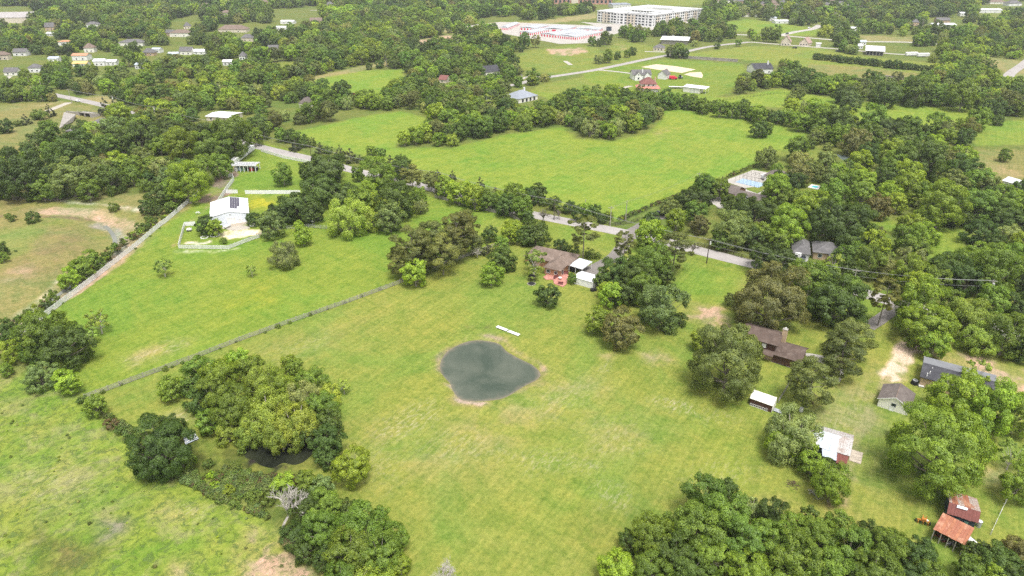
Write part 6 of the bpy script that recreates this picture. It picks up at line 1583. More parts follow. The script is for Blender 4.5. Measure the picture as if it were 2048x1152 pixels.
def make_crown(kind, seed, n, size):
    rng = np.random.default_rng(seed)
    C, R, lobes, cen, H = crown_clumps(kind, rng)
    w = R ** 2; idx = rng.choice(len(C), int(n * 1.6), p=w / w.sum())
    d = unit(rng.normal(size=(len(idx), 3)) + np.array([0, 0, .30]))
    sq = np.array([1, 1, .8]) if kind not in ('pine', 'tallpine') else np.array([1.25, 1.25, .55])
    pos = C[idx] + d * sq * (R[idx] * (.72 + .36 * rng.random(len(idx))))[:, None]
    if kind == 'willow':
        pos[:, 2] -= np.abs(rng.normal(size=len(idx))) * .05
    # drop leaves buried inside other clumps
    keep = np.ones(len(idx), bool)
    for i in range(0, len(idx), 4000):
        q = pos[i:i + 4000]
        dd = np.linalg.norm(q[:, None, :] - C[None], axis=2) / R[None]
        dd[np.arange(len(q)), idx[i:i + 4000]] = 9
        keep[i:i + 4000] = (dd.min(1) > .62) | (rng.random(len(q)) < .10)
    pos = pos[keep][:n]; d = d[keep][:n]; idx = idx[keep][:n]; m = len(pos)
    nr = unit(d * .75 + unit(pos - cen) * .55 + rng.normal(size=(m, 3)) * .30)
    t = unit(np.cross(nr, rng.normal(size=(m, 3)))); b = np.cross(nr, t)
    s = size * rng.uniform(.6, 1.35, m)[:, None]
    lo = 1.25 if kind in ('pine', 'tallpine', 'willow') else .9
    wd = .32 if kind in ('pine', 'tallpine', 'willow') else .52
    fold = nr * s * .16
    V = np.stack([pos - t * s * lo * .5 - fold, pos + b * s * wd * .5, pos + t * s * lo * .5 - fold, pos - b * s * wd * .5], 1).reshape(-1, 3)
    V[:, 2] = np.maximum(V[:, 2], .004)
    base = rng.uniform(.05, .95, len(C))
    tint = np.clip(base[idx] + rng.normal(size=m) * .16, 0, 1)
    me = bpy.data.meshes.new('crown_' + kind)
    me.vertices.add(4 * m); me.vertices.foreach_set('co', V.ravel().astype(np.float32))
    me.loops.add(4 * m); me.loops.foreach_set('vertex_index', np.arange(4 * m, dtype=np.int32))
    me.polygons.add(m); me.polygons.foreach_set('loop_start', np.arange(0, 4 * m, 4, dtype=np.int32))
    me.update(calc_edges=True)
    at = me.attributes.new('tint', 'FLOAT', 'POINT'); at.data.foreach_set('value', np.repeat(tint, 4).astype(np.float32))
    me.materials.append(M_LEAF)
    return me, lobes, H
def make_trunk(kind, lobes, H, seed, mat):
    rng = np.random.default_rng(seed + 99)
    V = []; F = []
    r0 = {'oak': .034, 'broad': .028, 'pine': .020, 'tallpine': .020, 'willow': .034, 'sparse': .024}.get(kind, .024)
    top = lobes[:, 2].max() * (.9 if kind in ('pine', 'tallpine', 'cedar') else .45)
    lean = rng.uniform(-.04, .04, 2)
    pts = [(0, 0, -.03), (lean[0] * .1, lean[1] * .1, .03), (lean[0] * .5, lean[1] * .5, top * .5), (lean[0], lean[1], top)]
    tube(V, F, pts, [r0 * 1.7, r0 * 1.05, r0 * .85, r0 * .45], 7)
    for i, (x, y, z, r) in enumerate(lobes):
        if i % 2 and kind not in ('sparse', 'willow'): continue
        z0 = min(top * .95, max(.14, z * rng.uniform(.35, .6))) if kind not in ('pine', 'tallpine') else min(z * .95, top)
        f = min(1, z0 / top); a = np.array([lean[0] * f, lean[1] * f, z0])
        e = np.array([x, y, z]) * np.array([1, 1, 1.0]); e = a + (e - a) * (1.16 if kind in ('broad', 'willow', 'sparse') else 1.05)
        mid = a + (e - a) * .5 + np.array([0, 0, -.02 if kind != 'oak' else .02])
        tube(V, F, [tuple(a), tuple(mid), tuple(e)], [r0 * .5, r0 * .34, r0 * .14], 4)
    me = bpy.data.meshes.new('trunk_' + kind); me.from_pydata(V, [], F); me.update(); me.materials.append(mat)
    return me
def make_dead(seed, mat, h=1.1, spread=.5, lv=4):
    rng = np.random.default_rng(seed); V = []; F = []
    def grow(p, d, ln, r, lvl):
        pts = [p]; q = np.array(p, float); dd = np.array(d, float)
        for _ in range(3):
            dd = dd + rng.normal(size=3) * .16; dd /= np.linalg.norm(dd)
            q = q + dd * ln / 3; pts.append(tuple(q))
        tube(V, F, pts, [r, r * .85, r * .68, r * .5], 4 if lvl < 2 else 3)
        if lvl >= lv: return
        for c in range(4 if lvl else 6):
            nd = dd + rng.normal(size=3) * spread * 1.15 + np.array([0, 0, .22]); nd /= np.linalg.norm(nd)
            pk = pts[rng.integers(1 if lvl else 2, 4)]
            grow(pk, nd, ln * rng.uniform(.5, .78), r * .56, lvl + 1)
    grow((0, 0, -.02), (0, 0, 1), h * .42, .036, 0)
    me = bpy.data.meshes.new('bare_branches'); me.from_pydata(V, [], F); me.update(); me.materials.append(mat)
    return me
LIB = {}
for kind, nv in (('broad', 4), ('oak', 4), ('round', 3), ('willow', 3), ('sparse', 3), ('pine', 3), ('tallpine', 2), ('cedar', 2), ('shrub', 3), ('tall', 3)):
    for lod, (n, size) in {'xd': (44000, .0215), 'hd': (20000, .033), 'md': (6500, .058), 'lo': (2000, .100)}.items():
        if kind == 'sparse': n = int(n * .55)
        
        if kind in ('cedar', 'shrub'): n = int(n * .55)
        if lod == 'xd' and kind not in ('broad', 'round', 'oak'): continue
        k = 1 if lod == 'xd' else nv if lod != 'hd' else min(nv, 3 if kind in ('broad', 'round', 'tall') else 2)
        if lod == 'hd' and kind in ('cedar', 'shrub', 'tallpine'): continue
        L_ = []
        for v in range(k):
            c, lobes, H = make_crown(kind, 1000 + 17 * v + len(kind), n, size)
            t = make_trunk(kind, lobes, H, v, M_PALEBARK if kind == 'sparse' else M_MIDBARK if kind in ('broad', 'willow') else M_BARK)
            L_.append((c, t, H))
        LIB[kind, lod] = L_
for kind in ('cedar', 'shrub', 'tallpine'): LIB[kind, 'hd'] = LIB[kind, 'md']
DEAD = [make_dead(5, M_PALEBARK), make_dead(8, M_PALEBARK, 1.2, .42), make_dead(12, M_BARK, 1.1, .5)]
def merged(c, t):
    """crown and trunk of a far tree in one mesh"""
    nv = len(c.vertices); a = np.empty(nv * 3, np.float32); c.vertices.foreach_get('co', a)
    tv = len(t.vertices); b = np.empty(tv * 3, np.float32); t.vertices.foreach_get('co', b)
    fc = [tuple(p.vertices) for p in t.polygons]
    me = bpy.data.meshes.new('far_tree')
    V = np.concatenate([a, b]); nf = nv // 4
    lp = np.concatenate([np.arange(nv, dtype=np.int32), np.array(fc, np.int32).ravel() + nv])
    me.vertices.add(nv + tv); me.vertices.foreach_set('co', V)
    me.loops.add(len(lp)); me.loops.foreach_set('vertex_index', lp)
    me.polygons.add(nf + len(fc)); me.polygons.foreach_set('loop_start', np.arange(0, len(lp), 4, dtype=np.int32))
    me.polygons.foreach_set('material_index', np.array([0] * nf + [1] * len(fc), dtype=np.int32))
    me.update(calc_edges=True)
    tn = np.empty(nv, np.float32); c.attributes['tint'].data.foreach_get('value', tn)
    at = me.attributes.new('tint', 'FLOAT', 'POINT'); at.data.foreach_set('value', np.concatenate([tn, np.full(tv, .5, np.float32)]))
    me.materials.append(c.materials[0]); me.materials.append(t.materials[0])
    return me
FAR = {}
for (kind, lod), L_ in LIB.items():
    if lod == 'lo': FAR[kind] = [merged(c, t) for c, t, H in L_]
FARM = {k: [merged(c, t) for c, t, H in LIB[k, 'md']] for k in ('broad', 'oak', 'round', 'tall', 'pine', 'willow')}

# code: (library kind, albedo, object name, phrase)
KINDS = {
 'o': ('oak', (0.108, 0.163, 0.030), 'oak_tree', 'dark spreading oak'),
 'D': ('round', (0.106, 0.168, 0.028), 'dense_tree', 'dark green dense tree'),
 'b': ('broad', (0.188, 0.280, 0.034), 'leafy_tree', 'mid green leafy tree'),
 'l': ('broad', (0.279, 0.381, 0.035), 'bright_tree', 'bright lime green tree'),
 'L': ('round', (0.219, 0.301, 0.033), 'pecan_tree', 'huge bright green tree'),
 's': ('sparse', (0.290, 0.380, 0.070), 'slender_tree', 'light open slender tree'),
 'p': ('pine', (0.203, 0.230, 0.059), 'pine_tree', 'olive green pine tree'),
 'P': ('tallpine', (0.185, 0.205, 0.042), 'pine_tree', 'tall bare trunked pine'),
 'w': ('willow', (0.320, 0.365, 0.120), 'feathery_tree', 'pale feathery tree'),
 'g': ('round', (0.205, 0.268, 0.074), 'round_tree', 'grey green round tree'),
 'y': ('willow', (0.330, 0.420, 0.065), 'yellow_tree', 'yellowish olive tree'),
 'k': ('round', (0.210, 0.205, 0.062), 'bronze_tree', 'brownish olive tree'),
 'c': ('cedar', (0.085, 0.105, 0.038), 'cedar_tree', 'dark pointed cedar'),
 't': ('tall', (0.156, 0.244, 0.034), 'upright_tree', 'green upright tree'),
 'h': ('shrub', (0.171, 0.243, 0.041), 'shrub', 'low green shrub'),
 'H': ('shrub', (0.330, 0.440, 0.030), 'shrub', 'bright yellow shrub'),
 'K': ('shrub', (0.180, 0.140, 0.060), 'shrub', 'brown twiggy shrub'),
 'd': ('dead', (0.000, 0.000, 0.000), 'dead_tree', 'bare pale tree'),
 'r': ('dead2', (0.000, 0.000, 0.000), 'dead_tree', 'bare brown tree'),
}
# where trees stand, in photo pixels of the crown's centre: x, y, crown width in pixels, code[, place]
T = """
=meadow corner
92 662 112 b|130 690 104 D|70 700 60 b|22 705 48 l|80 752 66 g|133 762 58 l|192 812 46 b|165 800 24 h|222 848 34 K|240 862 26 h|0 650 60 D|20 668 40 D|196 640 50 s|180 668 36 s|100 590 30 h|75 610 26 h|50 627 26 h|85 598 22 D|12 740 30 b
=swamp grove
340 775 56 b|400 742 72 b|440 758 80 l|475 722 54 l|577 728 34 l|500 738 60 b|525 765 84 y|560 780 76 l|622 762 66 b|590 735 40 b|686 770 34 s|606 795 80 w|430 795 80 b|470 820 92 b|535 828 112 y|590 845 110 y|640 812 72 b|658 850 60 D|655 890 70 D|562 868 88 y|505 862 76 y|618 872 56 D|400 800 60 D|655 918 46 D|420 840 60 b|455 862 60 y|385 765 50 b|545 795 70 y|660 790 50 y|672 935 30 h
322 905 125 D|340 858 66 D|300 935 60 D|365 925 50 b|705 935 76 l|422 950 20 H|432 973 26 H|457 980 26 l|452 958 22 h|480 965 26 h|505 990 30 h|440 1000 24 h|470 1005 30 h|400 970 24 h|415 930 26 h|470 935 30 h|385 945 26 h
=bottom hedgerow
565 966 50 l|554 1012 104 d|885 1150 70 d|640 918 20 h|498 941 13 h|520 947 12 g|548 950 13 h|575 949 12 g|602 945 13 h|482 905 20 h|478 888 22 h|612 964 52 b|645 975 56 g|612 1020 70 D|650 1010 74 b|690 1020 46 D|590 1072 64 D|640 1065 84 b|610 1100 60 D|655 1120 60 D|735 1058 100 b|790 1075 60 b|700 1105 100 b|760 1110 90 b|720 1150 80 y|800 1130 50 l|765 1155 60 l|680 1165 80 b|530 1000 40 h
=corner wood
1235 1137 78 l|1300 1078 92 b|1345 1110 90 D|1300 1140 80 b|1262 1085 50 D|1410 1000 92 t|1452 985 60 D|1400 1052 110 t|1450 1030 110 b|1490 1080 100 t|1500 1015 56 w|1540 1030 70 D|1545 1085 96 b|1590 1120 110 b|1500 1140 90 l|1430 1110 90 b|1380 1150 90 D|1640 1075 84 b|1672 1045 60 b|1700 1095 96 t|1650 1140 100 b|1740 1080 70 D|1780 1100 90 b|1835 1115 90 D|1860 1145 70 b|1750 1145 100 b|1590 1060 70 b|1620 1040 50 t|1805 1150 70 D|1700 1150 80 D|1345 1050 50 t|1560 1150 70 b
=corner thicket
1955 1105 56 D|1970 1098 28 H|2000 1125 80 D|2035 1105 70 k|1990 1142 50 l|1935 1140 60 b|2030 1150 60 D|1960 1135 40 b
=big pecan group
1880 900 205 L|1915 790 106 l|1985 815 106 l|2036 828 88 l|2040 965 84 l|2025 910 60 s|1800 860 40 l|1950 750 60 s|1960 850 60 b
1585 868 120 w|1560 890 60 l|1665 972 80 l|1650 940 56 D|1625 930 60 l|1605 905 60 l|1640 955 40 s
=pines by the brown house
1625 758 100 p|1688 700 96 p|1705 675 80 p|1670 730 50 p|1773 588 60 P|1456 728 160 g|1402 678 50 l|1480 685 50 l|1430 690 50 w|1537 605 152 k|1470 600 40 g|1673 605 118 D|1700 640 50 D|1620 560 70 b|1640 620 50 D
=oaks beside the lawn
1244 663 84 k|1198 638 58 l|1321 615 106 g|1290 578 70 b|1250 590 60 D|1095 591 54 D|1222 592 50 l|1272 560 70 D|1205 560 40 D|1255 540 60 D|1360 640 30 D
=right lane trees
1838 605 90 l|1855 650 100 l|1870 690 62 l|1830 640 60 l|1936 632 100 y|1985 600 60 b|2015 665 100 b|1960 675 80 y|2040 610 60 D|1900 600 50 b|2050 700 60 D|1900 640 50 l
=stable yard
566 350 42 b|649 335 92 o|641 385 84 o|620 350 50 o|687 388 70 o|733 382 46 l|747 410 44 l|697 430 98 y|720 405 60 b|792 405 86 D|780 440 60 g|838 392 36 l|840 412 36 w|596 412 88 o|560 428 60 o|542 452 60 g|625 425 50 D|605 470 42 l|598 452 24 l|568 508 64 w|755 345 72 b|806 336 50 D|823 352 44 p|862 362 30 p|878 368 30 p|785 360 26 d|860 372 18 r|770 375 40 b|715 348 30 b|740 440 50 y
502 540 24 s|325 531 40 s|412 452 42 D|430 455 34 l|420 462 20 h|447 483 18 h|505 440 30 D
=roadside hedge
870 360 22 h|935 385 30 h|985 400 30 l|1015 400 34 b|1040 400 30 l|1090 405 26 h|1125 418 26 h|1160 420 24 h|905 378 30 l|965 392 36 b|875 350 20 c|760 330 22 h|735 322 26 h|720 318 18 c|700 310 30 c|680 305 26 c|655 300 26 h|640 296 22 c|890 372 46 l|918 382 56 l|905 352 20 c|950 395 50 l|978 402 40 b|960 370 28 c|990 385 24 c|1010 412 50 D|1030 395 50 b|1045 415 46 b|1060 395 36 D|1076 388 40 D|1000 398 36 l|1055 435 30 D|1108 408 30 D|1140 415 28 D|1155 430 26 D|1188 422 32 D|1205 437 24 D|1218 430 20 l|1175 418 30 l|620 285 30 h|600 280 30 b|580 272 30 D|560 270 26 b|590 290 26 c|780 322 26 c|800 318 24 h|742 300 22 b|760 305 24 h
1030 458 34 l|1018 470 40 l|1072 465 60 D|1050 475 40 D|1086 422 38 r|1120 425 26 r|1169 452 66 P|1122 490 32 D|1145 500 26 h|1180 508 30 h|1195 512 20 h|1070 520 54 s|1250 484 48 P|1300 470 62 l|1290 490 30 b|1350 500 70 p|1385 490 34 r|1330 470 30 b|1304 530 80 b|1325 550 50 D|1232 547 66 D|1215 578 38 l|1302 448 42 D|1340 418 42 g|1389 397 74 o|1392 428 48 b|1400 450 42 k|1466 464 80 g|1440 480 40 b|1520 465 50 b|1500 480 50 D
1474 410 66 o|1510 432 90 o|1555 420 70 o|1480 440 50 D|1535 318 46 g|1144 557 22 b|1068 545 30 s|1208 548 24 D|1002 520 56 D|980 470 34 D|975 497 28 c|982 547 50 l|1018 455 34 l|1020 530 30 D|955 498 30 d|1003 490 36 b
=pine clump by the board fence
824 500 86 p|860 478 80 p|912 462 88 p|885 505 70 p|928 448 60 p|800 520 56 p|945 480 46 p|830 545 58 l|850 515 50 p|905 495 50 p
=trees behind the brick house
1596 296 54 b|1600 318 50 w|1653 328 46 g|1598 352 50 k|1573 372 74 o|1553 340 24 b|1630 420 70 l|1600 430 50 l|1661 388 62 b|1640 350 36 g|1620 335 34 g|1573 455 78 l|1560 478 50 b|1678 452 128 o|1640 440 60 o|1720 470 70 b|1751 493 58 l|1700 510 60 b|1545 515 98 o|1652 549 54 b|1668 527 40 s|1698 552 56 D|1735 525 66 b|1758 417 52 k|1755 466 28 k|1825 448 56 l|1845 470 66 l|1812 480 56 b|1850 435 44 b|1815 548 66 l|1780 540 60 w|1840 575 60 l|1870 560 60 b|1896 540 84 D|1960 462 64 D|1930 520 54 b|1990 540 100 b|1935 560 70 D|2040 520 70 b|2020 470 50 w|2040 560 60 D|1990 490 50 D|1955 505 46 l|1600 548 50 b|1650 560 60 D|1700 575 50 b|1770 520 40 s|1710 490 40 b|1680 480 40 D
1520 258 40 D|1535 255 26 b
=ditch woods
48 354 108 D|0 358 66 D|82 372 58 b|140 356 92 g|222 362 60 D|176 380 46 b|264 352 40 b|150 308 104 D|202 328 48 k|281 317 44 g|248 330 30 g|373 368 78 l|342 384 46 b|398 343 58 b|440 332 48 b|320 291 38 l|360 284 66 l|422 293 78 b|468 274 84 b|508 272 40 b|281 276 76 D|246 282 58 D|330 266 86 o|387 268 88 o|190 286 56 y|442 270 62 D|316 386 56 D|290 374 36 h|110 380 40 b|20 378 44 b|-30 372 70 D
=woods behind the brick house
1672 243 68 D|1645 240 56 b|1700 249 46 D|1746 243 60 b|1777 257 68 o|1821 257 46 b|1812 273 40 D|1795 286 40 b|1634 274 34 g|1711 287 58 k|1733 314 54 D|1782 302 48 l|1848 322 100 D|1927 338 68 D|1786 331 58 b|1773 358 54 D|1817 354 60 l|1729 358 50 l|1694 371 54 b|1724 393 54 b|1826 374 70 l|1795 408 40 l|1883 412 88 l|1852 390 50 b|1905 368 58 g|1958 360 60 b|1913 426 60 D|1957 408 78 b|2001 404 70 b|2034 408 52 l|2005 434 70 D|2040 442 52 D|2040 382 42 D|1980 377 50 g
1870 283 38 l|1892 274 38 b|1927 253 38 l|1957 240 46 b|1997 240 26 D|1979 218 22 l|2010 310 26 b|1597 184 32 g|1580 201 26 g|1611 209 24 w|1703 203 46 g|1690 187 46 D|1773 192 66 o|1830 187 58 D|1874 187 48 b|1927 192 58 b
=ditch edge
232 418 30 h|300 420 40 D|318 424 32 D|345 418 30 b|285 455 32 h|270 470 24 h|250 480 22 h|235 490 26 h|215 505 32 h|195 520 40 b|165 530 60 b|140 550 50 l|180 515 50 b|150 530 40 b|128 560 26 l|68 440 30 D|28 442 24 h|20 438 18 h|5 505 36 D|10 520 26 b|36 507 8 h|24 513 8 h|300 440 20 h|330 410 20 b
=channel lawn
100 268 40 D|96 262 50 b|74 280 40 D|60 288 36 g|50 295 30 D|98 222 22 c|50 238 22 c|80 230 32 h|72 232 24 h|12 253 30 D|34 247 18 h|50 302 12 s|38 314 8 h|22 315 10 h|0 262 20 h|136 254 22 D|240 228 50 l|210 216 30 c|220 228 24 g|285 228 30 k|170 258 40 D|185 262 40 y|205 262 34 g|225 255 50 g
"""
def parse_trees():
    out = []; place = ''
    for ln in T.strip().split('\n'):
        if ln.startswith('='): place = ln[1:]; continue
        for e in ln.split('|'):
            a = e.split(); d_ = 5 if place == 'ditch edge' else 0
            out.append((float(a[0]) - d_, float(a[1]) - d_, float(a[2]) * (.85 if d_ else 1), a[3], place))
    return out
HRATIO = {'oak': .70, 'broad': .98, 'round': .88, 'willow': .82, 'sparse': 1.05, 'pine': 1.15, 'tallpine': 1.7, 'cedar': 1.15, 'shrub': .66, 'tall': 1.1, 'dead': 1.3, 'dead2': 1.3}
CZ = {'oak': .34, 'broad': .52, 'round': .43, 'willow': .42, 'sparse': .62, 'pine': .70, 'tallpine': 1.22, 'cedar': .5, 'shrub': .28, 'tall': .58, 'dead': .6, 'dead2': .6}
def solve(px, py, w, lk):
    W = w * mpp(px, py)
    for _ in range(4):
        p = P(px, py, CZ[lk] * W)
        W = w * depth_at(p) / FPX
    return p.x, p.y, W
rnd = random.Random(11)
SPOTS = []
def row(place, a, b, w, step, codes, jit, seed):
    r = random.Random(seed); n = int(abs(b[0] - a[0]) / step); out = []
    for i in range(n + 1):
        u = i / n; out.append('%g %g %g %s' % (a[0] + (b[0] - a[0]) * u + r.uniform(-jit, jit), a[1] + (b[1] - a[1]) * u + r.uniform(-jit, jit) * .5, w * r.uniform(.75, 1.25), r.choice(codes)))
    return '=' + place + '\n' + '|'.join(out) + '\n'
T += row('hay field hedge', (1335, 199), (1500, 224), 30, 17, 'bDtbDg', 5, 1) + row('hay field hedge', (1500, 226), (1640, 246), 34, 19, 'bDlbtD', 5, 2) + row('hay field hedge', (1345, 204), (1420, 214), 22, 15, 'bD', 3, 3)
T += row('clipped far hedge', (1632, 113), (1866, 138), 15, 9, 'DDDo', 1.5, 4)
T += row('lane side trees', (1196, 116), (1270, 104), 20, 16, 'bDw', 5, 5)
T += '=board fence\n' + '|'.join('%g %g %g h' % w_ for w_ in WEEDS) + '\n'     # x, y, width, code, px, py, wpx, place
for px, py, w, code, place in parse_trees():
    lk = KINDS[code][0]
    x, y, W = solve(px, py, w, lk)
    SPOTS.append((x, y, W, code, px, py, w, place))

# ---- woods: everything on the far side that is not open land, a road, a building or water
OPEN = [G(z[1]) for z in ZONES if z[5]]
NOTREE_PX = [
 [(1350,470),(1440,430),(1520,490),(1500,520),(1380,500)], [(1300,395),(1395,400),(1330,470),(1260,460)],
 [(1390,380),(1460,390),(1660,320),(1650,300),(1540,300),(1420,350),(1380,370)], [(1440,380),(1640,375),(1610,400),(1520,418),(1450,412)],
 [(1672,412),(1730,440),(1800,425),(1845,455),(1770,492),(1715,492),(1680,450)], [(1800,455),(1960,436),(1955,530),(1850,530)],
 [(1440,366),(1540,345),(1560,380),(1640,372),(1640,388),(1440,394)],
 [(1585,480),(1715,470),(1720,515),(1640,530),(1590,535)], [(1600,380),(1650,370),(1655,410),(1610,420)],
 [(330,325),(450,315),(460,345),(430,352),(300,350)], [(200,330),(310,292),(320,300),(215,340)],
 [(425,228),(475,222),(480,262),(432,252)], [(120,255),(210,240),(215,275),(125,280)],
 [(1015,180),(1080,170),(1085,215),(1010,210)], [(1260,125),(1420,125),(1440,200),(1250,195)],
 [(1490,115),(1560,115),(1560,150),(1490,150)], [(960,40),(1260,40),(1240,90),(1000,80)], [(1180,5),(1410,5),(1400,58),(1200,54)],
 [(1655,300),(1715,300),(1712,328),(1650,325)], [(1720,90),(1880,95),(1880,125),(1720,118)], [(1280,76),(1370,84),(1370,100),(1300,108)],
 [(1555,75),(1660,75),(1660,95),(1555,95)], [(1040,-20),(1240,-20),(1240,12),(1050,6)], [(1850,35),(1930,35),(1930,62),(1850,60)],
 [(-60,10),(95,35),(60,48),(-60,48)], [(1000,60),(1240,84),(1130,100),(1010,90)], [(1270,440),(1530,520),(1500,560),(1250,500)],
 [(140,118),(250,112),(250,140),(140,144)], [(235,80),(292,78),(292,100),(240,98)], [(290,92),(420,90),(420,118),(290,120)], [(0,118),(90,112),(90,160),(0,155)],
 [(1480,130),(1500,120),(1560,128),(1550,152)], [(1250,-10),(2100,-15),(2100,-2),(1250,6)], [(540,20),(640,12),(650,60),(545,75)], [(330,45),(400,30),(420,60),(340,70)],
 [(395,70),(500,45),(600,52),(600,62),(470,85),(400,85)],
]
NOTREE = [G(q) for q in NOTREE_PX]
def fill_woods():
    rng = np.random.default_rng(4)
    pts = []
    for band, (y0, y1, sp) in enumerate([(190, 620, 7.6), (620, 1000, 9.0), (1000, 1750, 11.5)]):
        xs = np.arange(-1.0 * y1, 1.0 * y1, sp); ys = np.arange(y0, y1, sp * .9)
        Xg, Yg = np.meshgrid(xs, ys); Xg = Xg + (np.arange(len(ys)) % 2)[:, None] * sp / 2
        X = (Xg + rng.uniform(-.36, .36, Xg.shape) * sp).ravel(); Y = (Yg + rng.uniform(-.36, .36, Xg.shape) * sp).ravel()
        d = Y * CP + CAM_H * SP
        px = 1024 + FPX * X / d; py = 576 - FPX * (Y * SP - CAM_H * CP) / d
        ok = (px > -140) & (px < 2190) & (py > -60)
        # nothing is filled in on the near side of the road, the paddocks and the lawn
        near = poly_dist(X, Y, G([(420,410),(330,420),(0,372),(-400,372),(-400,900),(2600,1500),(2600,700),(1560,535),(1340,480),(1040,430),(870,385),(640,325),(500,290),(440,340)])) > -1
        ok &= ~near
        X, Y, px, py = X[ok], Y[ok], px[ok], py[ok]
        m = np.ones(len(X), bool)
        for q in OPEN:
            a = np.array(q); bb = (X > a[:, 0].min() - 3) & (X < a[:, 0].max() + 3) & (Y > a[:, 1].min() - 3) & (Y < a[:, 1].max() + 3)
            if bb.any():
                k = np.where(bb)[0]; m[k[poly_dist(X[k], Y[k], q) > -3.2]] = False
        for q in NOTREE:
            k = np.where(m)[0]; m[k[poly_dist(X[k], Y[k], q) > 0]] = False
        for ln, w in ROAD_LINES:
            a = np.array(ln); k = np.where(m & (X > a[:, 0].min() - 12) & (X < a[:, 0].max() + 12) & (Y > a[:, 1].min() - 12) & (Y < a[:, 1].max() + 12))[0]
            if len(k): m[k[line_dist(X[k], Y[k], ln) < w / 2 + 4.2]] = False
        # the land drawn as open is what can be seen of it: nothing stands so close before it that it hides it
        s_ = FPX / (Y * CP + CAM_H * SP); top = py - s_ * sp * .62
        b_ = (576 - top) / FPX; a_ = (px - 1024) / FPX; tt = CAM_H / (SP - b_ * CP); tt = np.where(tt < 0, 1e4, np.minimum(tt, 1e4)); TX = a_ * tt; TY = (CP + b_ * SP) * tt
        for q in OPEN:
            a = np.array(q); k = np.where(m & (TX > a[:, 0].min()) & (TX < a[:, 0].max()) & (TY > a[:, 1].min()) & (TY < a[:, 1].max()))[0]
            if len(k): m[k[poly_dist(TX[k], TY[k], q) > 2.5]] = False
        # glades: fewer trees here and there
        m &= ~((fbm(X, Y, 55, 77, 3) > np.where((px < 620) & (py < 190), .50, .60)) & (rng.random(len(X)) < .72))
        # housing estates: houses between the trees
        for (q, p_) in ESTATES: 
            k = np.where(m)[0]; s = k[poly_dist(X[k], Y[k], G(q)) > 0]; m[s[rng.random(len(s)) < p_]] = False
        for x, y, px_, py_ in zip(X[m], Y[m], px[m], py[m]):
            pts.append((x, y, px_, py_, sp))
    return pts
ESTATES = [([(1400,-10),(1500,50),(1560,62),(1740,66),(2000,60),(2100,-10)], .35), ([(1180,82),(1500,60),(1640,70),(1640,110),(1200,130)], .5),
           ([(1580,95),(2048,85),(2048,60),(1700,60)], .45), ([(1900,0),(2100,0),(2100,80),(1900,70)], .5), ([(1040,100),(1200,100),(1200,145),(1040,150)], .5),
           ([(1540,190),(1600,290),(1700,330),(1600,420),(1500,420)], .6)]
WOODPTS = fill_woods()
SEEN = [(x, y, w, 1) for x, y, w in HOUSE_PX]
def hides(x, y, px, py, W, code):
    if y < 330: return False
    s = FPX / (y * CP + CAM_H * SP); hpx = W * 1.0 * s * .85
    for hx, hy, hw, _ in SEEN:
        if hw < 22 and hx > 1390 and hy < 45:
            if abs(px - hx) < hw / 2 and -2 < py - hy < hpx * .45: return True
            continue
        if abs(px - hx) < hw / 2 + W * s * .42 and -hw * .30 < py - hy < hpx * .92: return True
    return False
rnd = random.Random(5)
hand = np.array([(s[0], s[1], s[2]) for s in SPOTS])
auto = []
for x, y, px, py, sp in WOODPTS:
    W = sp * rnd.choice((.8, 1.0, 1.1, 1.25, 1.35, 1.6)) * rnd.uniform(.9, 1.1)
    if y < 620:
        dd = np.hypot(hand[:, 0] - x, hand[:, 1] - y)
        if (dd < .42 * (hand[:, 2] + W)).any(): continue
    if hides(x, y, px, py, W, ''): continue
    f = vnoise(np.array([x / 45]), np.array([y / 45]), 8)[0]; r = rnd.random()
    if r < .09: code = 'l'
    elif r < .17: code = rnd.choice('kwwygps')
    elif f < .34: code = rnd.choice('Dobtb')
    elif f < .52: code = rnd.choice('bbDgtw')
    elif f < .70: code = rnd.choice('btDbplg')
    else: code = rnd.choice('llbbtgy')
    wpx = W * FPX / (y * CP + CAM_H * SP)
    auto.append((x, y, W, code, px, py, wpx))
auto.sort(key=lambda a: -a[6] if -30 < a[4] < 2078 else 0)
N_IND = 520
near_auto = [a for a in auto[:N_IND]]
cnt = {}
for s in SPOTS: cnt[KINDS[s[3]][2]] = cnt.get(KINDS[s[3]][2], 0) + 1
stuff_pts = auto[N_IND:]
for a in near_auto:
    nm = KINDS[a[3]][2]
    if cnt.get(nm, 0) >= 290: stuff_pts.append(a); continue
    cnt[nm] = cnt.get(nm, 0) + 1
    SPOTS.append(a + ('woods',))

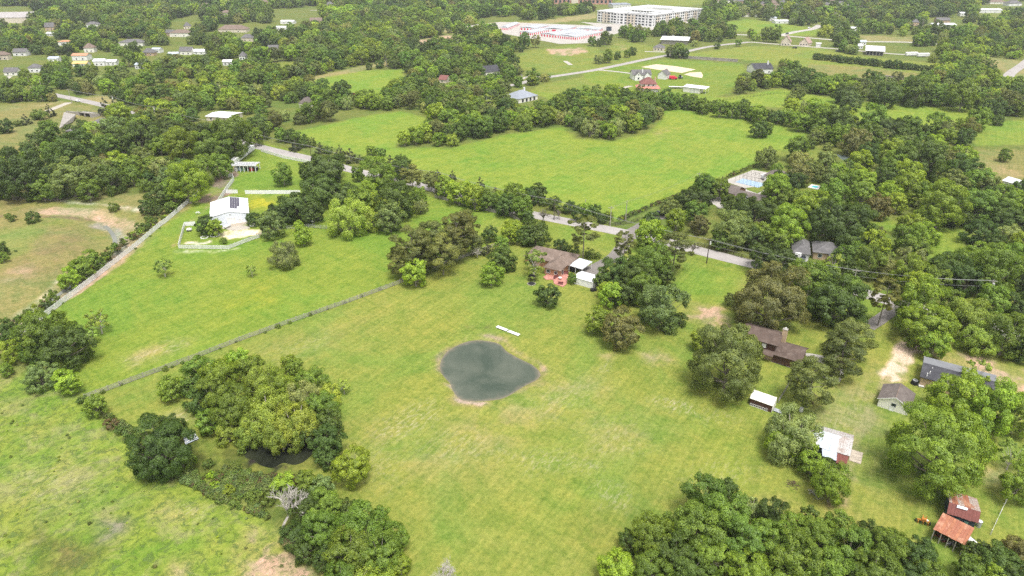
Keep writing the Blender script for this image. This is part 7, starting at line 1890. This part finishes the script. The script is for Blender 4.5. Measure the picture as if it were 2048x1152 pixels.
# ---- names of places for the labels
MARKS = [(980,740,'the round pond'),(540,900,'the dark swamp pool'),(458,425,'the solar roofed barn'),(1110,520,'the orange brick house'),
 (1172,558,'the long white shed'),(1525,685,'the brown house'),(1525,805,'the white roofed stable'),(1790,795,'the beige shed'),(1668,895,'the patched tin barn'),
 (1915,1045,'the rusty tin barns'),(1650,495,'the grey ranch house'),(1480,385,'the brick garage'),(1560,350,'the ball court'),(1048,195,'the blue roofed house'),
 (1298,170,'the red roofed house'),(1388,178,'the white metal shed'),(435,232,'the white roofed house'),(488,335,'the white pergola'),(145,262,'the maroon shed'),
 (170,232,'the concrete culvert'),(1525,138,'the black roofed house'),(1100,65,'the storage rows'),(1295,35,'the apartment block'),
 (1750,100,'the open pale barn'),(715,160,'the small back field'),(1400,290,'the big hay field'),(1700,225,'the narrow green field'),(1950,330,'the dry field'),
 (190,470,'the drainage ditch'),(100,120,'the trailer park'),(1855,500,'the parked white pickup'),(1900,735,'the slate roofed house'),(1020,662,'the white pipes'),
 (490,700,'the grey board fence'),(280,490,'the long white fence'),(950,400,'the roadside hedge'),(1318,430,'the dark pickup'),(250,1050,'the rough meadow'),
 (1230,440,'the bare poles'),(700,300,'the country road'),(620,620,'the green paddock'),(1130,850,'the mown lawn'),(1830,340,'the thick wood'),(1680,310,'the silver pool'),
 (1100,228,'the wooded point'),(880,235,'the hay field hedge'),(350,80,'the shaded suburb'),(60,35,'the long warehouse'),(880,80,'the bare building lot')]
ORD = ['first','second','third','fourth','fifth','sixth','seventh','eighth','ninth','tenth','eleventh','twelfth','thirteenth','fourteenth','fifteenth','sixteenth','seventeenth','eighteenth','nineteenth','twentieth']
def ordw(i):
    if i < 20: return ORD[i]
    t = {2: 'twenty', 3: 'thirty', 4: 'forty', 5: 'fifty'}[(i + 1) // 10]
    u = (i + 1) % 10
    return t + ' ' + ORD[u - 1] if u else {20: 'twentieth', 30: 'thirtieth', 40: 'fortieth', 50: 'fiftieth'}[i + 1]
def whereis(px, py):
    b = min(MARKS, key=lambda m: (px - m[0]) ** 2 + ((py - m[1]) * 1.6) ** 2)
    dx, dy = px - b[0], (py - b[1]) * 1.4
    if abs(dx) < 22 and abs(dy) < 22: rel = 'beside'
    elif abs(dx) > abs(dy): rel = 'right of' if dx > 0 else 'left of'
    else: rel = 'in front of' if dy > 0 else 'behind'
    return rel + ' ' + b[2]
def size_word(w, py):
    m = w * mpp(1024, max(py, 60))
    return 'small' if m < 6 else 'large' if m > 13 else 'medium'
buckets = {}
def clampx(v): return max(0, min(2048, v))
for i, s in enumerate(SPOTS):
    key = (KINDS[s[3]][3], whereis(clampx(s[4]), s[5]))
    buckets.setdefault(key, []).append(i)
LAB = {}
for (ph, wh), ids in buckets.items():
    if len(ids) == 1:
        LAB[ids[0]] = f"{'the only ' if False else ''}{ph} {wh}"; continue
    byw = {}
    for i in ids: byw.setdefault(size_word(SPOTS[i][6], SPOTS[i][5]), []).append(i)
    for sw, js in byw.items():
        js.sort(key=lambda i: SPOTS[i][4])
        for q, i in enumerate(js):
            LAB[i] = f"{sw} {ph} {wh}" if len(js) == 1 else f"{sw} {ph}, {ordw(q)} from left {wh}"
def place_tree(i, s):
    x, y, W, code, px, py, wpx, place = s
    lk, colr, nm, ph = KINDS[code]
    r = random.Random(i * 31 + 7)
    lod = 'hd' if wpx > 62 else 'md'
    if wpx > 118 and (lk, 'xd') in LIB: lod = 'xd'
    root = thing(nm, LAB[i], 'shrub' if nm == 'shrub' else 'tree', (x, y, 0), r.uniform(0, 6.28), None)
    j = r.uniform(.80, 1.22); h_ = r.uniform(-.09, .09)
    tc = (colr[0] * j * (1 + h_), colr[1] * j, colr[2] * j * (1 - h_))
    # group: phrase shared by the trees of one place
    root['group'] = ('trees and shrubs of the ' + place) if place != 'woods' else 'trees of the woods behind the road'
    zs = r.uniform(.90, 1.12) * (float(ground_z(np.array([x]), np.array([y]))[0]) * 0 + 1)
    root.location.z = float(ground_z(np.array([float(x)]), np.array([float(y)]))[0])
    if lk in ('dead', 'dead2'):
        me = DEAD[(i % 2) if lk == 'dead' else 2]
        o = mesh_obj('branches', me, root); o.scale = (W, W, W * zs)
        return
    L_ = LIB[lk, lod]; c, t, H = L_[r.randrange(len(L_))]
    o = mesh_obj('crown', c, root); o.scale = (W, W * r.uniform(.92, 1.08), W * zs); o['tree_colour'] = tc
    if lk != 'shrub':
        k = mesh_obj('trunk', t, root); k.scale = o.scale
for i, s in enumerate(SPOTS): place_tree(i, s)

# ---- the distant woods: one mass, one point per tree
def scatter(name, pts, meshes_by_code, label, seed):
    r = random.Random(seed)
    allm = []; index = {}
    for code in sorted({p[3] for p in pts}):
        lk = KINDS[code][0]; ms = meshes_by_code(lk)
        index[code] = (len(allm), len(ms)); allm += [m for m in ms]
    coll = bpy.data.collections.new(name + '_kinds')
    for i, m in enumerate(allm):
        o = bpy.data.objects.new('%s_%03d' % (name, i), m); coll.objects.link(o)
    n = len(pts)
    me = bpy.data.meshes.new(name)
    co = np.zeros((n, 3), np.float32); sc = np.zeros((n, 3), np.float32); rt = np.zeros((n, 3), np.float32); cl = np.zeros((n, 3), np.float32); ix = np.zeros(n, np.int32)
    for i, p in enumerate(pts):
        x, y, W, code = p[:4]
        co[i] = (x, y, 0); h = r.uniform(.85, 1.2); sc[i] = (W * r.uniform(.92, 1.1), W * r.uniform(.92, 1.1), W * h)
        rt[i, 2] = r.uniform(0, 6.28); j = r.uniform(.66, 1.35); hh = r.uniform(-.12, .12)
        c = KINDS[code][1]; cl[i] = (c[0] * j * (1 + hh), c[1] * j, c[2] * j * (1 - hh) + .004)
        a, k = index[code]; ix[i] = a + r.randrange(k)
    me.vertices.add(n); me.vertices.foreach_set('co', co.ravel())
    for nm, arr, ty, key in (('tscale', sc, 'FLOAT_VECTOR', 'vector'), ('trot', rt, 'FLOAT_VECTOR', 'vector'), ('tree_colour', cl, 'FLOAT_VECTOR', 'vector'), ('tindex', ix, 'INT', 'value')):
        at = me.attributes.new(nm, ty, 'POINT'); at.data.foreach_set(key, arr.ravel())
    o = mesh_obj(name, me); tag(o, label, 'woods', None, 'stuff')
    ng = bpy.data.node_groups.new(name, 'GeometryNodeTree')
    ng.interface.new_socket('Geometry', in_out='INPUT', socket_type='NodeSocketGeometry')
    ng.interface.new_socket('Geometry', in_out='OUTPUT', socket_type='NodeSocketGeometry')
    gi = ng.nodes.new('NodeGroupInput'); go = ng.nodes.new('NodeGroupOutput')
    ci = ng.nodes.new('GeometryNodeCollectionInfo'); ci.inputs['Collection'].default_value = coll
    ci.inputs['Separate Children'].default_value = True; ci.inputs['Reset Children'].default_value = True
    ip = ng.nodes.new('GeometryNodeInstanceOnPoints'); ip.inputs['Pick Instance'].default_value = True
    def attr(nm, ty):
        a = ng.nodes.new('GeometryNodeInputNamedAttribute'); a.data_type = ty; a.inputs['Name'].default_value = nm
        return [s for s in a.outputs if s.enabled and s.name == 'Attribute'][0]
    er = ng.nodes.new('FunctionNodeEulerToRotation')
    ng.links.new(attr('trot', 'FLOAT_VECTOR'), er.inputs[0])
    ng.links.new(gi.outputs[0], ip.inputs['Points']); ng.links.new(ci.outputs[0], ip.inputs['Instance'])
    ng.links.new(attr('tindex', 'INT'), ip.inputs['Instance Index']); ng.links.new(er.outputs[0], ip.inputs['Rotation'])
    ng.links.new(attr('tscale', 'FLOAT_VECTOR'), ip.inputs['Scale'])
    ng.links.new(ip.outputs[0], go.inputs[0])
    md = o.modifiers.new('scatter', 'NODES'); md.node_group = ng
    return o
def weeds(name, poly, n, codes, wlo, whi, label, seed, lib='lo'):
    r = random.Random(seed); q = G(poly); a = np.array(q); out = []
    while len(out) < n:
        X = np.array([r.uniform(a[:, 0].min(), a[:, 0].max()) for _ in range(500)]); Y = np.array([r.uniform(a[:, 1].min(), a[:, 1].max()) for _ in range(500)])
        d = poly_dist(X, Y, q); f = fbm(X, Y, 9, seed, 3)
        for x, y, dd, ff in zip(X, Y, d, f):
            if dd > 0 and ff > r.uniform(.30, .62) and len(out) < n: out.append((x, y, r.uniform(wlo, whi) * (.7 + ff), r.choice(codes), 0, 0, 0))
    o = scatter(name, out, lambda lk: FAR[lk], label, seed)
    o['category'] = 'weeds'
weeds('bramble_thicket', [(205,828),(290,872),(330,925),(400,955),(455,938),(500,952),(620,952),(640,955),(560,985),(500,1000),(540,1040),(510,1030),(430,1000),(330,940),(270,890)], 1500, 'hhhhKhg', .6, 1.5, 'tangled low brambles and weeds between the meadow and the grove', 21)
weeds('meadow_weeds', [(-200,760),(110,800),(280,900),(500,1030),(640,1160),(600,1400),(-500,1400)], 140, 'hhHHw', .25, .6, 'tufts of rank weeds growing in the rough meadow', 22)
weeds('hedge_bottom', [(1230,446),(1300,416),(1400,376),(1500,338),(1555,316),(1557,312),(1500,334),(1400,371),(1300,411),(1228,441)], 420, 'hhhKH', .5, 1.3, 'low scrub along the wire fence of the hay field', 23)
weeds('ditch_scrub', [(26,660),(144,570),(246,494),(330,436),(380,396),(376,388),(320,430),(234,486),(134,558),(14,655)], 260, 'hhhKHb', .5, 1.6, 'low scrub along the ditch side of the white fence', 24)
scatter('distant_woods', stuff_pts, lambda lk: FARM.get(lk) or FAR[lk], 'broad mass of distant woodland beyond the fields', 3)
print('TREES', len(SPOTS), 'mass', len(stuff_pts), cnt)
# ------------------------------------------------------------------ haze
HX = 9000.0
V, F = boxVF(-HX * 1.35, HX * 1.35, -3600, HX * .95, -4.0, CAM_H + 4)
me = bpy.data.meshes.new('haze'); me.from_pydata(V, [], F); me.update()
hm = bpy.data.materials.new('haze'); hm.use_nodes = True; hn = hm.node_tree; hn.nodes.clear()
ho = hn.nodes.new('ShaderNodeOutputMaterial'); hv = hn.nodes.new('ShaderNodeVolumePrincipled')
hv.inputs['Color'].default_value = (.86, .92, 1.0, 1); hv.inputs['Density'].default_value = 0.00011; hv.inputs['Anisotropy'].default_value = 0.2
hn.links.new(hv.outputs[0], ho.inputs['Volume'])
tag(mesh_obj('haze', me, None, hm), kind='stuff')
